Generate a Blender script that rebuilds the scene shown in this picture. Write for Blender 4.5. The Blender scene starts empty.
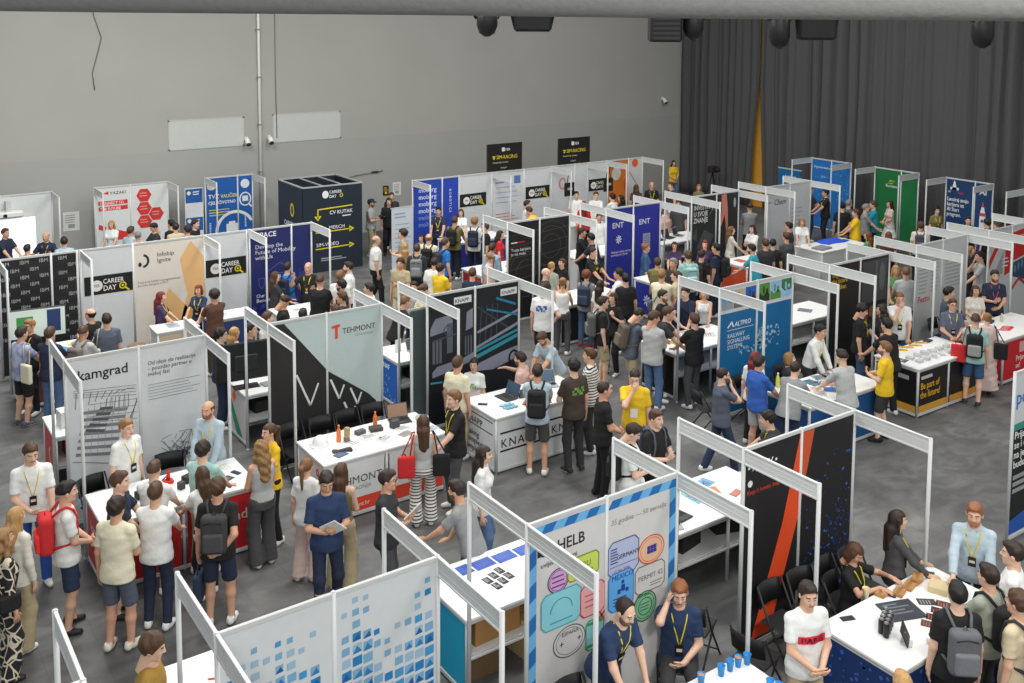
import bpy, math, random
import numpy as np
from mathutils import Vector, Matrix

# ------------------------------------------------------------------ camera, world, lamps, exposure
SC = bpy.context.scene
COL = SC.collection
CAM_H = 7.4
YAW, PITCH, ROLL = 0.607595583, 0.0928460994, -0.00527667126
FPX, PCX, PCY = 1001.38, 511.99, 108.84          # focal length and optical axis for a 1024x683 frame

def cam_axes():
    cy, sy, cp, sp = math.cos(YAW), math.sin(YAW), math.cos(PITCH), math.sin(PITCH)
    fwd = np.array([sy*cp, cy*cp, -sp]); right = np.array([cy, -sy, 0.0]); down = np.cross(fwd, right)
    cr, sr = math.cos(ROLL), math.sin(ROLL)
    return cr*right + sr*down, -sr*right + cr*down, fwd
CR, CD, CF = cam_axes()
cam = bpy.data.cameras.new('camera')
cam_ob = bpy.data.objects.new('camera', cam); COL.objects.link(cam_ob)
cam.sensor_width = 36.0; cam.lens = FPX*36.0/1024.0
cam.shift_x = 0.0; cam.shift_y = -(341.5 - PCY)/1024.0
cam.clip_start = 0.1; cam.clip_end = 200
m = Matrix.Identity(4)
for i in range(3):
    m[i][0] = CR[i]; m[i][1] = -CD[i]; m[i][2] = -CF[i]
m[2][3] = CAM_H
cam_ob.matrix_world = m
SC.camera = cam_ob

def at(px, py, z=0.0):
    """the point of the level z that the photograph shows at a pixel"""
    d = CR*((px-PCX)/FPX) + CD*((py-PCY)/FPX) + CF
    t = (z-CAM_H)/d[2]
    return d[0]*t, d[1]*t

SC.view_settings.view_transform = 'Standard'
SC.view_settings.look = 'None'
SC.view_settings.gamma = 1.0
SC.view_settings.use_curve_mapping = False
SC.view_settings.exposure = 0.0
W = bpy.data.worlds.new('hall_ambient'); SC.world = W; W.use_nodes = True
W.node_tree.nodes['Background'].inputs[0].default_value = (0.93, 0.97, 1.0, 1)
W.node_tree.nodes['Background'].inputs[1].default_value = 0.48
HALL_AND_FILL_LAMPS = [(-3, -3, 10.0, 620), (4, -1, 9.6, 720), (11, -1, 9.6, 560), (4, 8, 11.2, 330), (11, 7, 11.2, 280), (20, 7, 11.2, 260), (4, 17, 11.2, 600), (12, 16.5, 11.2, 440),  # the lamps at negative y are fill added to brighten fronts facing the camera
              (21, 16, 11.2, 300), (5, 23, 10.6, 640), (13.5, 22, 11.2, 420), (23, 21.5, 11.2, 230)]
def area_lamp(x, y, z, power, size):
    l = bpy.data.lights.new('hall_and_fill_lamp', 'AREA'); l.shape = 'RECTANGLE'; l.size = size; l.size_y = size*0.6
    l.energy = power; l.color = (1.0, 0.975, 0.93)
    o = bpy.data.objects.new('hall_and_fill_lamp', l); COL.objects.link(o); o.location = (x, y, z)
    return o
for hx, hy, hz, hp in HALL_AND_FILL_LAMPS:
    area_lamp(hx, hy, hz, hp, 2.6)

# ------------------------------------------------------------------ materials
def lin(c):
    c = c/255.0
    return c/12.92 if c <= 0.04045 else ((c+0.055)/1.055)**2.4
def rgb(c):
    return (lin(c[0]), lin(c[1]), lin(c[2]), 1.0)
MATS = {}
def mat(c, rough=0.6, kind='plain', metal=0.0, spec=0.4, emit=0.0):
    key = (tuple(c), rough, kind, metal, emit)
    if key in MATS: return MATS[key]
    M = bpy.data.materials.new('%s_%d_%d_%d' % (kind, c[0], c[1], c[2])); M.use_nodes = True
    nt = M.node_tree; N = nt.nodes; L = nt.links; b = N['Principled BSDF']
    b.inputs['Roughness'].default_value = rough; b.inputs['Metallic'].default_value = metal
    b.inputs['Specular IOR Level'].default_value = spec
    tc = N.new('ShaderNodeTexCoord'); no = N.new('ShaderNodeTexNoise')
    L.new(tc.outputs['Object'], no.inputs['Vector'])
    sc, amt = {'plain': (9, .05), 'cloth': (22, .12), 'hair': (38, .5), 'skin': (14, .08), 'wood': (5, .25), 'metal': (30, .04),
               'card': (12, .08), 'screen': (3, .1), 'print': (5, .03)}.get(kind, (9, .05))
    no.inputs['Scale'].default_value = sc; no.inputs['Detail'].default_value = 3
    if kind in ('hair', 'wood'):
        mp = N.new('ShaderNodeMapping'); mp.inputs['Scale'].default_value = (2.0, 2.0, .25) if kind == 'hair' else (1, 8, 1)
        L.new(tc.outputs['Object'], mp.inputs['Vector']); L.new(mp.outputs['Vector'], no.inputs['Vector'])
    r = N.new('ShaderNodeMapRange'); r.inputs['To Min'].default_value = 1-amt; r.inputs['To Max'].default_value = 1+amt
    L.new(no.outputs['Fac'], r.inputs['Value'])
    mx = N.new('ShaderNodeMix'); mx.data_type = 'RGBA'; mx.blend_type = 'MULTIPLY'; mx.inputs[0].default_value = 1
    mx.inputs[6].default_value = rgb(c)
    L.new(r.outputs['Result'], mx.inputs[7]); L.new(mx.outputs[2], b.inputs['Base Color'])
    if kind == 'cloth':
        bp = N.new('ShaderNodeBump'); bp.inputs['Strength'].default_value = .25; bp.inputs['Distance'].default_value = .02
        L.new(no.outputs['Fac'], bp.inputs['Height']); L.new(bp.outputs['Normal'], b.inputs['Normal'])
    if emit:
        L.new(mx.outputs[2], b.inputs['Emission Color']); b.inputs['Emission Strength'].default_value = emit
    MATS[key] = M
    return M
WHITE = (226, 228, 226); ALU = (196, 199, 199)
M_ALU = mat(ALU, .35, 'metal', .0); M_TOP = mat((236, 237, 236), .35); M_PANEL = mat((214, 218, 219), .5)
M_FASCIA = mat((208, 211, 210), .45); M_BLACK = mat((24, 24, 26), .5); M_INK = mat((30, 31, 33), .6, 'print')

# ------------------------------------------------------------------ mesh helpers
def link(name, me, m=None, parent=None, loc=None):
    o = bpy.data.objects.new(name, me); COL.objects.link(o)
    if m is not None:
        if isinstance(m, (list, tuple)):
            for q in m: me.materials.append(q)
        elif me is not None: me.materials.append(m)
    if parent is not None: o.parent = parent
    if loc is not None: o.location = loc
    return o
def share(name, me, mats, parent=None, loc=None, rot=None):
    """an object on shared mesh data with its own materials"""
    o = bpy.data.objects.new(name, me); COL.objects.link(o)
    for i, q in enumerate(mats):
        o.material_slots[i].link = 'OBJECT'; o.material_slots[i].material = q
    if parent is not None: o.parent = parent
    if loc is not None: o.location = loc
    if rot is not None: o.rotation_euler = rot
    return o
def tag(o, label, cat, group=None):
    o['label'] = label; o['category'] = cat
    if group: o['group'] = group
    return o
def thing(name, label, cat, loc=(0, 0, 0), rz=0.0, group=None):
    o = bpy.data.objects.new(name, None); COL.objects.link(o)
    o.empty_display_size = .1; o.location = loc; o.rotation_euler = (0, 0, rz)
    return tag(o, label, cat, group)
def np_mesh(name, V, Q, smooth=True, mi=None, sharp=None):
    """mesh from vertex and quad arrays"""
    V = np.asarray(V, np.float32); Q = np.asarray(Q, np.int32)
    me = bpy.data.meshes.new(name)
    me.vertices.add(len(V)); me.vertices.foreach_set('co', V.ravel())
    k = Q.shape[1]
    me.loops.add(Q.size); me.loops.foreach_set('vertex_index', Q.ravel())
    me.polygons.add(len(Q)); me.polygons.foreach_set('loop_start', np.arange(0, Q.size, k, dtype=np.int32))
    me.polygons.foreach_set('loop_total', np.full(len(Q), k, np.int32))
    if mi is not None: me.polygons.foreach_set('material_index', np.asarray(mi, np.int32))
    if smooth: me.polygons.foreach_set('use_smooth', np.ones(len(Q), bool))
    me.update(calc_edges=True)
    return me
class MB:
    """collects faces for one mesh"""
    def __init__(s): s.v = []; s.f = []; s.sm = []
    def quad_faces(s, vs, fs, smooth=False):
        n = len(s.v); s.v += [tuple(p) for p in vs]
        for f in fs: s.f.append(tuple(i+n for i in f)); s.sm.append(smooth)
    def box(s, x0, y0, z0, x1, y1, z1, M=None, ch=0.0):
        c = min(ch, (x1-x0)*.45, (y1-y0)*.45, (z1-z0)*.45)
        if c <= 0:
            P = [(x, y, z) for z in (z0, z1) for x, y in ((x0, y0), (x1, y0), (x1, y1), (x0, y1))]
            F = [(3, 2, 1, 0), (4, 5, 6, 7), (0, 1, 5, 4), (1, 2, 6, 5), (2, 3, 7, 6), (3, 0, 4, 7)]
        else:
            def ring(z, a): return [(x0+a, y0+c, z), (x0+c, y0+a, z), (x1-c, y0+a, z), (x1-a, y0+c, z), (x1-a, y1-c, z), (x1-c, y1-a, z), (x0+c, y1-a, z), (x0+a, y1-c, z)]
            def inn(z): return [(x0+c, y0+c, z)]*2 + [(x1-c, y0+c, z)]*2 + [(x1-c, y1-c, z)]*2 + [(x0+c, y1-c, z)]*2
            P = inn(z0) + ring(z0+c, 0) + ring(z1-c, 0) + inn(z1)
            F = []
            for r in range(3):
                for i in range(8):
                    j = (i+1) % 8; F.append((r*8+i, r*8+j, r*8+8+j, r*8+8+i))
            F.append((6, 4, 2, 0)); F.append((24, 26, 28, 30))
        if M is not None: P = [tuple(M @ Vector(p)) for p in P]
        s.quad_faces(P, F)
    def tube(s, pts, r, n=8, cap=True):
        pts = [Vector(p) for p in pts]
        rs = r if isinstance(r, (list, tuple)) else [r]*len(pts)
        base = len(s.v); up = Vector((0, 0, 1))
        for i, p in enumerate(pts):
            d = (pts[min(i+1, len(pts)-1)] - pts[max(i-1, 0)]).normalized()
            a = d.cross(up if abs(d.z) < .95 else Vector((1, 0, 0))).normalized(); b = a.cross(d)
            for k in range(n):
                t = 2*math.pi*k/n; s.v.append(tuple(p + (a*math.cos(t) + b*math.sin(t))*rs[i]))
        for i in range(len(pts)-1):
            for k in range(n):
                j = (k+1) % n; q = base+i*n
                s.f.append((q+k, q+n+k, q+n+j, q+j)); s.sm.append(True)
        if cap:
            s.f.append(tuple(base+k for k in range(n))); s.sm.append(False)
            q = base+(len(pts)-1)*n; s.f.append(tuple(q+n-1-k for k in range(n))); s.sm.append(False)
    def lathe(s, prof, n=16, c=(0, 0, 0)):
        base = len(s.v)
        for r, z in prof:
            for k in range(n):
                t = 2*math.pi*k/n; s.v.append((c[0]+r*math.cos(t), c[1]+r*math.sin(t), c[2]+z))
        for i in range(len(prof)-1):
            for k in range(n):
                j = (k+1) % n; q = base+i*n; s.f.append((q+k, q+j, q+n+j, q+n+k)); s.sm.append(True)
        s.f.append(tuple(base+n-1-k for k in range(n))); s.sm.append(False)
        q = base+(len(prof)-1)*n; s.f.append(tuple(q+k for k in range(n))); s.sm.append(False)
    def prism(s, poly, z0, z1, fr=None):
        """polygon (u,v) extruded; fr maps (u,v,w) to a point"""
        n = len(poly); fr = fr or (lambda u, v, w: (u, v, w))
        P = [fr(u, v, z0) for u, v in poly] + [fr(u, v, z1) for u, v in poly]
        s.quad_faces(P, [tuple(range(n-1, -1, -1)), tuple(range(n, 2*n))] + [(i, (i+1) % n, n+(i+1) % n, n+i) for i in range(n)])
    def mesh(s, name):
        me = bpy.data.meshes.new(name); me.from_pydata(s.v, [], s.f)
        me.polygons.foreach_set('use_smooth', np.array(s.sm, bool)); me.update()
        return me
    def build(s, name, m, parent=None, loc=None):
        return link(name, s.mesh(name), m, parent, loc)
def text_mesh(s, size, bold=0.0, align='LEFT', shear=0.0, sx=1.0, space=1.0):
    cu = bpy.data.curves.new('lettering', 'FONT'); cu.body = s; cu.size = size; cu.align_x = align
    cu.offset = (0 if 'M' in s else 1)*bold*size*(.36 if size > .1 else .2); cu.shear = shear; cu.resolution_u = 2; cu.extrude = .0008; cu.space_character = space; cu.space_line = .95
    o = bpy.data.objects.new('lettering', cu)
    COL.objects.link(o); dg = bpy.context.evaluated_depsgraph_get()
    me = bpy.data.meshes.new_from_object(o.evaluated_get(dg))
    COL.objects.unlink(o); bpy.data.objects.remove(o); bpy.data.curves.remove(cu)
    if sx != 1.0: me.transform(Matrix.Diagonal((sx, 1, 1, 1)))
    return me
# faces of panels: local frame x = along the wall, y = normal, z = up; front graphics look towards -y
def lettering(parent, s, u, v, size, c, y=-.007, bold=.0, align='LEFT', shear=0.0, sx=1.0, flip=False, space=1.0, name='lettering', flat=None):
    me = text_mesh(s, size, bold, align, shear, sx, space)
    if flat is not None:                                   # lying on a level top
        me.transform(Matrix.Translation((u, v, y)) @ Matrix.Rotation(flat, 4, 'Z'))
    elif flip == 'side':                                   # on a face that looks towards -x, reading towards -y
        me.transform(Matrix(((0, 0, -1, y), (-1, 0, 0, u), (0, 1, 0, v), (0, 0, 0, 1))))
    else:
        me.transform(Matrix(((1, 0, 0, u), (0, 0, -1, y), (0, 1, 0, v), (0, 0, 0, 1))))
    return link(name, me, mat(c, .6, 'print'), parent)
def patch(parent, polys, c, y=-.006, name='graphic', t=.002, side=False, kind='print', rough=.6):
    """flat printed shapes (u,v) on a wall face; one mesh"""
    b = MB()
    if side: fr = lambda u, v, w: (y-w, u, v)
    else: fr = lambda u, v, w: (u, y-w, v)
    for p in polys: b.prism(p, 0, t, fr)
    return b.build(name, mat(c, rough, kind) if isinstance(c, tuple) else c, parent)
def rect(u0, v0, u1, v1): return [(u0, v0), (u1, v0), (u1, v1), (u0, v1)]
def disc(u, v, a, b=None, n=24): 
    b = b or a
    return [(u+a*math.cos(2*math.pi*k/n), v+b*math.sin(2*math.pi*k/n)) for k in range(n)]
def ringpolys(u, v, a, b, w, n=28, t0=0, t1=2*math.pi):
    out = []
    for k in range(n):
        s0 = t0+(t1-t0)*k/n; s1 = t0+(t1-t0)*(k+1)/n
        out.append([(u+a*math.cos(s0), v+b*math.sin(s0)), (u+a*math.cos(s1), v+b*math.sin(s1)),
                    (u+(a-w)*math.cos(s1), v+(b-w)*math.sin(s1)), (u+(a-w)*math.cos(s0), v+(b-w)*math.sin(s0))])
    return out
def bars(u, v, w, n, dv, h, jag=.2, seed=0):
    """lines of print too small to read"""
    r = random.Random(seed+int(u*100)); return [rect(u, v-i*dv, u+w*(1-jag*r.random()), v-i*dv+h) for i in range(n)]
def stroke(p, q, w):
    dx, dy = q[0]-p[0], q[1]-p[1]; l = math.hypot(dx, dy) or 1; nx, ny = -dy/l*w/2, dx/l*w/2
    return [(p[0]+nx, p[1]+ny), (p[0]-nx, p[1]-ny), (q[0]-nx, q[1]-ny), (q[0]+nx, q[1]+ny)]

# ------------------------------------------------------------------ the hall
WALL_Y, CURT_X = 30.5, 29.75
def structure(o): o['kind'] = 'structure'; return o
def floor_material():
    M = bpy.data.materials.new('worn_dark_floor_tiles'); M.use_nodes = True; nt = M.node_tree; N = nt.nodes; L = nt.links
    b = N['Principled BSDF']; tc = N.new('ShaderNodeTexCoord')
    def noise(scale, detail, sx=1, sy=1, rot=0.0, dist=0.0):
        mp = N.new('ShaderNodeMapping'); mp.inputs['Scale'].default_value = (sx, sy, 1); mp.inputs['Rotation'].default_value = (0, 0, rot)
        L.new(tc.outputs['Object'], mp.inputs['Vector'])
        n = N.new('ShaderNodeTexNoise'); n.inputs['Scale'].default_value = scale; n.inputs['Detail'].default_value = detail
        n.inputs['Distortion'].default_value = dist
        L.new(mp.outputs['Vector'], n.inputs['Vector']); return n
    n1 = noise(.55, 5, dist=.6); n2 = noise(1.7, 9, 1, 1.7, .5, 1.6); n3 = noise(16, 3)
    r1 = N.new('ShaderNodeValToRGB'); r1.color_ramp.elements[0].position = .3; r1.color_ramp.elements[1].position = .72
    r1.color_ramp.elements[0].color = rgb((76, 77, 78)); r1.color_ramp.elements[1].color = rgb((116, 116, 115))
    L.new(n1.outputs['Fac'], r1.inputs['Fac'])
    r2 = N.new('ShaderNodeValToRGB'); r2.color_ramp.elements[0].position = .38; r2.color_ramp.elements[1].position = .70
    r2.color_ramp.elements[0].color = (.74, .74, .74, 1); r2.color_ramp.elements[1].color = (1.42, 1.42, 1.40, 1)
    L.new(n2.outputs['Fac'], r2.inputs['Fac'])
    m1 = N.new('ShaderNodeMix'); m1.data_type = 'RGBA'; m1.blend_type = 'MULTIPLY'; m1.inputs[0].default_value = .75
    L.new(r1.outputs['Color'], m1.inputs[6]); L.new(r2.outputs['Color'], m1.inputs[7])
    br = N.new('ShaderNodeTexBrick'); br.inputs['Scale'].default_value = 1.0; br.offset = 0.0
    br.inputs['Brick Width'].default_value = .6; br.inputs['Row Height'].default_value = .6; br.inputs['Mortar Size'].default_value = .006
    br.inputs['Color1'].default_value = (1, 1, 1, 1); br.inputs['Color2'].default_value = (.9, .9, .9, 1); br.inputs['Mortar'].default_value = (.6, .6, .6, 1)
    L.new(tc.outputs['Object'], br.inputs['Vector'])
    m2 = N.new('ShaderNodeMix'); m2.data_type = 'RGBA'; m2.blend_type = 'MULTIPLY'; m2.inputs[0].default_value = .55
    L.new(m1.outputs[2], m2.inputs[6]); L.new(br.outputs['Color'], m2.inputs[7]); L.new(m2.outputs[2], b.inputs['Base Color'])
    rr = N.new('ShaderNodeMapRange'); rr.inputs['To Min'].default_value = .38; rr.inputs['To Max'].default_value = .7
    L.new(n2.outputs['Fac'], rr.inputs['Value']); L.new(rr.outputs['Result'], b.inputs['Roughness'])
    bp = N.new('ShaderNodeBump'); bp.inputs['Strength'].default_value = .08; L.new(n3.outputs['Fac'], bp.inputs['Height']); L.new(bp.outputs['Normal'], b.inputs['Normal'])
    return M
b = MB(); b.box(-8, -4, -.12, 32, 32, 0); structure(b.build('floor', floor_material()))
def wall_material():
    M = bpy.data.materials.new('two_tone_painted_wall'); M.use_nodes = True; nt = M.node_tree; N = nt.nodes; L = nt.links
    bs = N['Principled BSDF']; bs.inputs['Roughness'].default_value = .85
    tc = N.new('ShaderNodeTexCoord'); sx = N.new('ShaderNodeSeparateXYZ'); L.new(tc.outputs['Object'], sx.inputs[0])
    gt = N.new('ShaderNodeMath'); gt.operation = 'GREATER_THAN'; gt.inputs[1].default_value = 3.27; L.new(sx.outputs['Z'], gt.inputs[0])
    no = N.new('ShaderNodeTexNoise'); no.inputs['Scale'].default_value = .8; no.inputs['Detail'].default_value = 6; L.new(tc.outputs['Object'], no.inputs['Vector'])
    mr = N.new('ShaderNodeMapRange'); mr.inputs['To Min'].default_value = .93; mr.inputs['To Max'].default_value = 1.06; L.new(no.outputs['Fac'], mr.inputs['Value'])
    mx = N.new('ShaderNodeMix'); mx.data_type = 'RGBA'; mx.inputs[6].default_value = rgb((165, 166, 162)); mx.inputs[7].default_value = rgb((170, 169, 163))
    L.new(gt.outputs[0], mx.inputs[0])
    mu = N.new('ShaderNodeMix'); mu.data_type = 'RGBA'; mu.blend_type = 'MULTIPLY'; mu.inputs[0].default_value = 1
    L.new(mx.outputs[2], mu.inputs[6]); L.new(mr.outputs['Result'], mu.inputs[7]); L.new(mu.outputs[2], bs.inputs['Base Color'])
    return M
b = MB(); b.box(-8, WALL_Y, 0, 32, WALL_Y+.3, 12); structure(b.build('wall_back', wall_material()))
b = MB(); b.box(30.05, -4, 0, 30.4, WALL_Y, 12); structure(b.build('wall_right', mat((226, 164, 62), .6, 'wood')))
# pleated stage curtain along the right wall, parted to show the wooden wall behind
def curtain(name, y0, y1, skew, label):
    n = int(abs(y1-y0)*34); V = []; F = []; r = random.Random(int(y0*7))
    hs = [0.03, .5, 1.06, 2, 3, 4, 4.83, 6.2, 7.6, 9.6]
    ph = [r.random()*6 for _ in range(5)]
    for j, z in enumerate(hs):
        k = max(0.0, 1-z/4.83)
        for i in range(n+1):
            t = i/n; y = y0+(y1-y0)*t
            th = y*5.2+1.1*math.sin(y*1.3+ph[0])+.5*math.sin(y*3.7+ph[1])
            w = .30*(1-abs(math.sin(th)))**1.6*(.6+.4*math.sin(y*.8+ph[3])) + .03*math.sin(y*17+ph[2]) + .04*math.sin(y*2.9+ph[4])
            y += skew*k*max(0, 1-t*(2.2 if skew > 0 else 9))**2
            V.append((CURT_X+w, y + .02*math.sin(z*1.1+y*4), z))
    for j in range(len(hs)-1):
        for i in range(n):
            a = j*(n+1)+i; F.append((a, a+1, a+n+2, a+n+1))
    me = bpy.data.meshes.new(name); me.from_pydata(V, [], F); me.polygons.foreach_set('use_smooth', np.ones(len(F), bool)); me.update()
    o = link(name, me, mat((88, 88, 89), .95, 'cloth', spec=.1))
    so = o.modifiers.new('thick', 'SOLIDIFY'); so.thickness = .012
    return tag(o, label, 'curtain')
curtain('stage_curtain', 26.16, 30.4, .34, 'tall dark grey pleated curtain, the narrow length left of the golden gap')
curtain('stage_curtain', 26.12, 2.0, -.26, 'wide dark grey pleated curtain behind the blue and green booths, right of the golden gap')
# panels, pipe and fittings on the back wall
def wall_panel(x0, x1, z0, z1, label):
    t = thing('wall_hatch', label, 'wall panel', (x0, WALL_Y, z0))
    b = MB(); b.box(0.04, -.012, .04, x1-x0-.04, -.003, z1-z0-.04); b.build('board', mat((196, 199, 195), .7), t)
    b = MB()
    for q in ((0, 0, x1-x0, .04), (0, z1-z0-.04, x1-x0, z1-z0), (0, 0, .04, z1-z0), (x1-x0-.04, 0, x1-x0, z1-z0)): b.box(q[0], -.016, q[1], q[2], -.003, q[3])
    b.build('frame', mat((188, 191, 187), .7), t)
wall_panel(8.60, 10.95, 3.28, 4.2, 'pale blank wall panel, the left one of the two on the grey wall')
wall_panel(11.88, 14.25, 3.3, 4.22, 'pale blank wall panel just right of the white pipe')
t = thing('wall_pipe', 'thin white vertical pipe running up the grey back wall', 'pipe', (11.45, WALL_Y-.06, 0))
b = MB(); b.tube([(0, 0, .0), (0, 0, 11)], .045, 10); b.build('pipe', mat((224, 225, 220), .4), t)
b = MB()
for z in (2.4, 3.9, 5.4, 6.9): b.box(-.07, -.055, z, .07, .06, z+.05)
b.build('clamp', mat((150, 150, 148), .5, 'metal'), t)
b = MB(); b.tube([(12.02, WALL_Y-.02, 3.45), (12.0, WALL_Y-.02, 5.4), (12.03, WALL_Y-.02, 11)], .012, 6); tag(b.build('wall_cable', mat((120, 120, 118))), 'thin straight cable on the back wall right of the white pipe', 'cable')
pts = [(6.55, 5.2), (6.5, 5.7), (6.65, 6.2), (6.78, 6.7), (6.6, 7.3), (6.5, 7.9), (6.5, 9.5), (6.5, 11)]
b = MB(); b.tube([(x, WALL_Y-.02, z) for x, z in pts], .014, 6); tag(b.build('wall_cable', mat((105, 105, 103))), 'loose wavy cable hanging down the upper left of the back wall', 'cable')
def wall_light(x, z, label):
    t = thing('wall_spotlight', label, 'light', (x, WALL_Y, z))
    b = MB(); b.box(-.05, -.05, -.06, .05, 0, .06, ch=.01); b.build('bracket', mat((225, 225, 220)), t)
    b = MB(); b.tube([(0, -.05, .02), (0, -.14, -.05), (0, -.24, -.16)], [.05, .075, .09], 12); b.build('lamp_head', mat((235, 235, 230), .4), t)
    b = MB(); b.tube([(0, -.24, -.16), (0, -.26, -.18)], .07, 12); b.build('lens', mat((50, 50, 50), .3), t)
wall_light(11.0, 3.5, 'small white wall lamp just left of the pipe, under the left pale panel')
wall_light(11.75, 3.5, 'small white wall lamp just right of the pipe, beside the right pale panel')
wall_light(28.8, 4.0, 'small white wall lamp in the far corner next to the dark curtain')
def poster(x, y, z0, w, h, c, ink, label, sheet='posted_sheet'):
    t = thing(sheet, label, 'poster', (x, y, z0)); b = MB(); b.box(0, -.012, 0, w, -.002, h); p = b.build('sheet', mat(c, .6), t)
    patch(p, bars(.12*w, h*.8, w*.7, 4, h*.12, h*.045) + [rect(w*.3, h*.15, w*.7, h*.36)], ink, y=-.013)
poster(5.58, WALL_Y, 1.17, .44, .55, (214, 216, 214), (150, 152, 152), 'white framed notice on the back wall left of the red hexagon booth')
poster(15.81, WALL_Y, 1.2, .22, .34, (30, 30, 28), (222, 196, 50), 'small black and yellow notice on the wall by the dark direction sign')
poster(16.19, WALL_Y, 1.16, .32, .46, (220, 222, 220), (150, 160, 165), 'white printed notice beside the small black and yellow notice')
b = MB(); b.tube([(14.3, WALL_Y-.03, 1.9), (14.7, WALL_Y-.05, 2.0), (15.2, WALL_Y-.05, 2.04), (15.7, WALL_Y-.03, 2.06)], .012, 6); tag(b.build('wall_cable', mat((120, 120, 118))), 'cable along the back wall above the people by the dark sign', 'cable')
t = thing('door_closer', 'small dark device on the back wall above the photographers', 'device', (15.5, WALL_Y, 2.06)); b = MB(); b.box(-.12, -.06, -.03, .12, 0, .03, ch=.012); b.build('housing', mat((60, 60, 60)), t); b = MB(); b.tube([(.14, -.05, 0), (.3, -.05, .03)], .012, 6); b.build('arm', mat((80, 80, 80)), t)
# fabric air duct hung across the front of the hall, and the lighting truss behind it
R2 = Vector((float(CR[0]), float(CR[1]), 0)).normalized(); F2 = Vector((float(CF[0]), float(CF[1]), 0)).normalized()
t = thing('air_duct', 'long grey fabric tube hung across the top of the picture', 'duct', (0, 0, 0))
c0 = F2*6.2; b = MB()
pts = [c0 + R2*u + Vector((0, 0, 7.535 + (-.005)*u)) for u in (-7.5, -6, -4.2, -2.4, -.6, 1.2, 3, 4.8, 6.6, 8)]
b.tube([tuple(p) for p in pts], [.138, .142, .138, .142, .138, .142, .138, .142, .138, .142], 40); b.build('fabric_tube', mat((134, 134, 132), .8, 'cloth'), t)
b = MB()
for p in pts[1::2]: b.tube([tuple(p+Vector((0, 0, .13))), tuple(p+Vector((0, 0, 4)))], .01, 6)
b.build('hanger', mat((60, 60, 60), .4, 'metal'), t)
t = thing('lighting_truss', 'black lighting truss hung behind the grey duct', 'truss')
p0, p1 = F2*19 - R2*9 + Vector((0, 0, 7.9)), F2*19 + R2*11 + Vector((0, 0, 7.9)); b = MB()
dirv = (p1-p0)
for dz, dn in ((0, 0), (0, .3), (.3, .15)): b.tube([tuple(p0+F2*dn+Vector((0, 0, dz))), tuple(p1+F2*dn+Vector((0, 0, dz)))], .025, 8)
b.build('chord', mat((150, 150, 152), .4, 'metal', .6), t); b = MB()
for i in range(50):
    q = p0+dirv*(i/50); q2 = p0+dirv*((i+.5)/50); b.tube([tuple(q), tuple(q2+F2*.15+Vector((0, 0, .3)))], .01, 5); b.tube([tuple(q2+F2*.15+Vector((0, 0, .3))), tuple(p0+dirv*((i+1)/50)+F2*.3)], .01, 5)
b.build('bracing', mat((150, 150, 152), .4, 'metal', .6), t); b = MB()
for i in (0.1, .5, .9): b.tube([tuple(p0+dirv*i+F2*.15+Vector((0, 0, .3))), tuple(p0+dirv*i+F2*.15+Vector((0, 0, 4)))], .012, 6)
b.build('hanger', mat((60, 60, 60), .4, 'metal'), t)
def stage_light(u, dz, kind, label):
    p = F2*19 + R2*u + Vector((0, 0, 7.9))
    t = thing('stage_light', label, 'stage light', tuple(p), -YAW)
    b = MB(); b.box(-.06, -.05, -.22, .06, .05, -.03, ch=.01); b.build('clamp', M_BLACK, t)
    if kind == 'spot':
        b = MB(); b.box(-.2, -.09, -.34, .2, .09, -.2, ch=.02); b.build('base', M_BLACK, t)
        b = MB(); b.tube([(-.2, 0, -.3), (-.24, 0, -.5), (-.2, 0, -.56)], .03, 8); b.tube([(.2, 0, -.3), (.24, 0, -.5), (.2, 0, -.56)], .03, 8); b.build('yoke', M_BLACK, t)
        b = MB(); b.lathe([(.05, -dz-.02), (.15, -dz+.05), (.2, -dz+.2), (.19, -.42), (.1, -.34)], 16); b.build('lamp_head', mat((30, 30, 32), .4), t)
    elif kind == 'wide':
        b = MB(); b.box(-.36, -.14, -dz, .36, .14, -.3, ch=.05); b.build('body', M_BLACK, t)
        b = MB(); b.tube([(-.37, 0, -.2), (-.4, 0, -.45), (-.34, 0, -dz+.1)], .03, 8); b.tube([(.37, 0, -.2), (.4, 0, -.45), (.34, 0, -dz+.1)], .03, 8); b.tube([(-.37, 0, -.2), (.37, 0, -.2)], .03, 8); b.build('yoke', M_BLACK, t)
    else:
        b = MB(); b.box(-.3, -.25, -dz, .3, .2, -.2, ch=.04); b.build('cabinet', M_BLACK, t)
        b = MB()
        for k in range(5): b.box(-.25, -.262, -dz+.05+k*.09, .25, -.25, -dz+.1+k*.09)
        b.build('grille', mat((50, 50, 52), .5), t)
for u, dz, kind, label in ((-.48, .88, 'spot', 'black moving head lamp hanging under the duct, leftmost of the stage lights'),
                           (.38, .80, 'wide', 'squat black lamp hanging under the duct, second stage light from the left'),
                           (2.88, .98, 'box', 'black boxy loudspeaker hanging where grey wall meets curtain'),
                           (3.42, .93, 'spot', 'black lamp hanging tight beside the boxy loudspeaker at the curtain edge'),
                           (5.05, 1.08, 'spot', 'round black lamp hanging in front of the curtain, left of the wide lamp'),
                           (5.75, .93, 'wide', 'wide black lamp hanging in front of the middle of the curtain'),
                           (8.9, 1.05, 'spot', 'small black lamp hanging at far right before the curtain')):
    stage_light(u, dz, kind, label)

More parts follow.
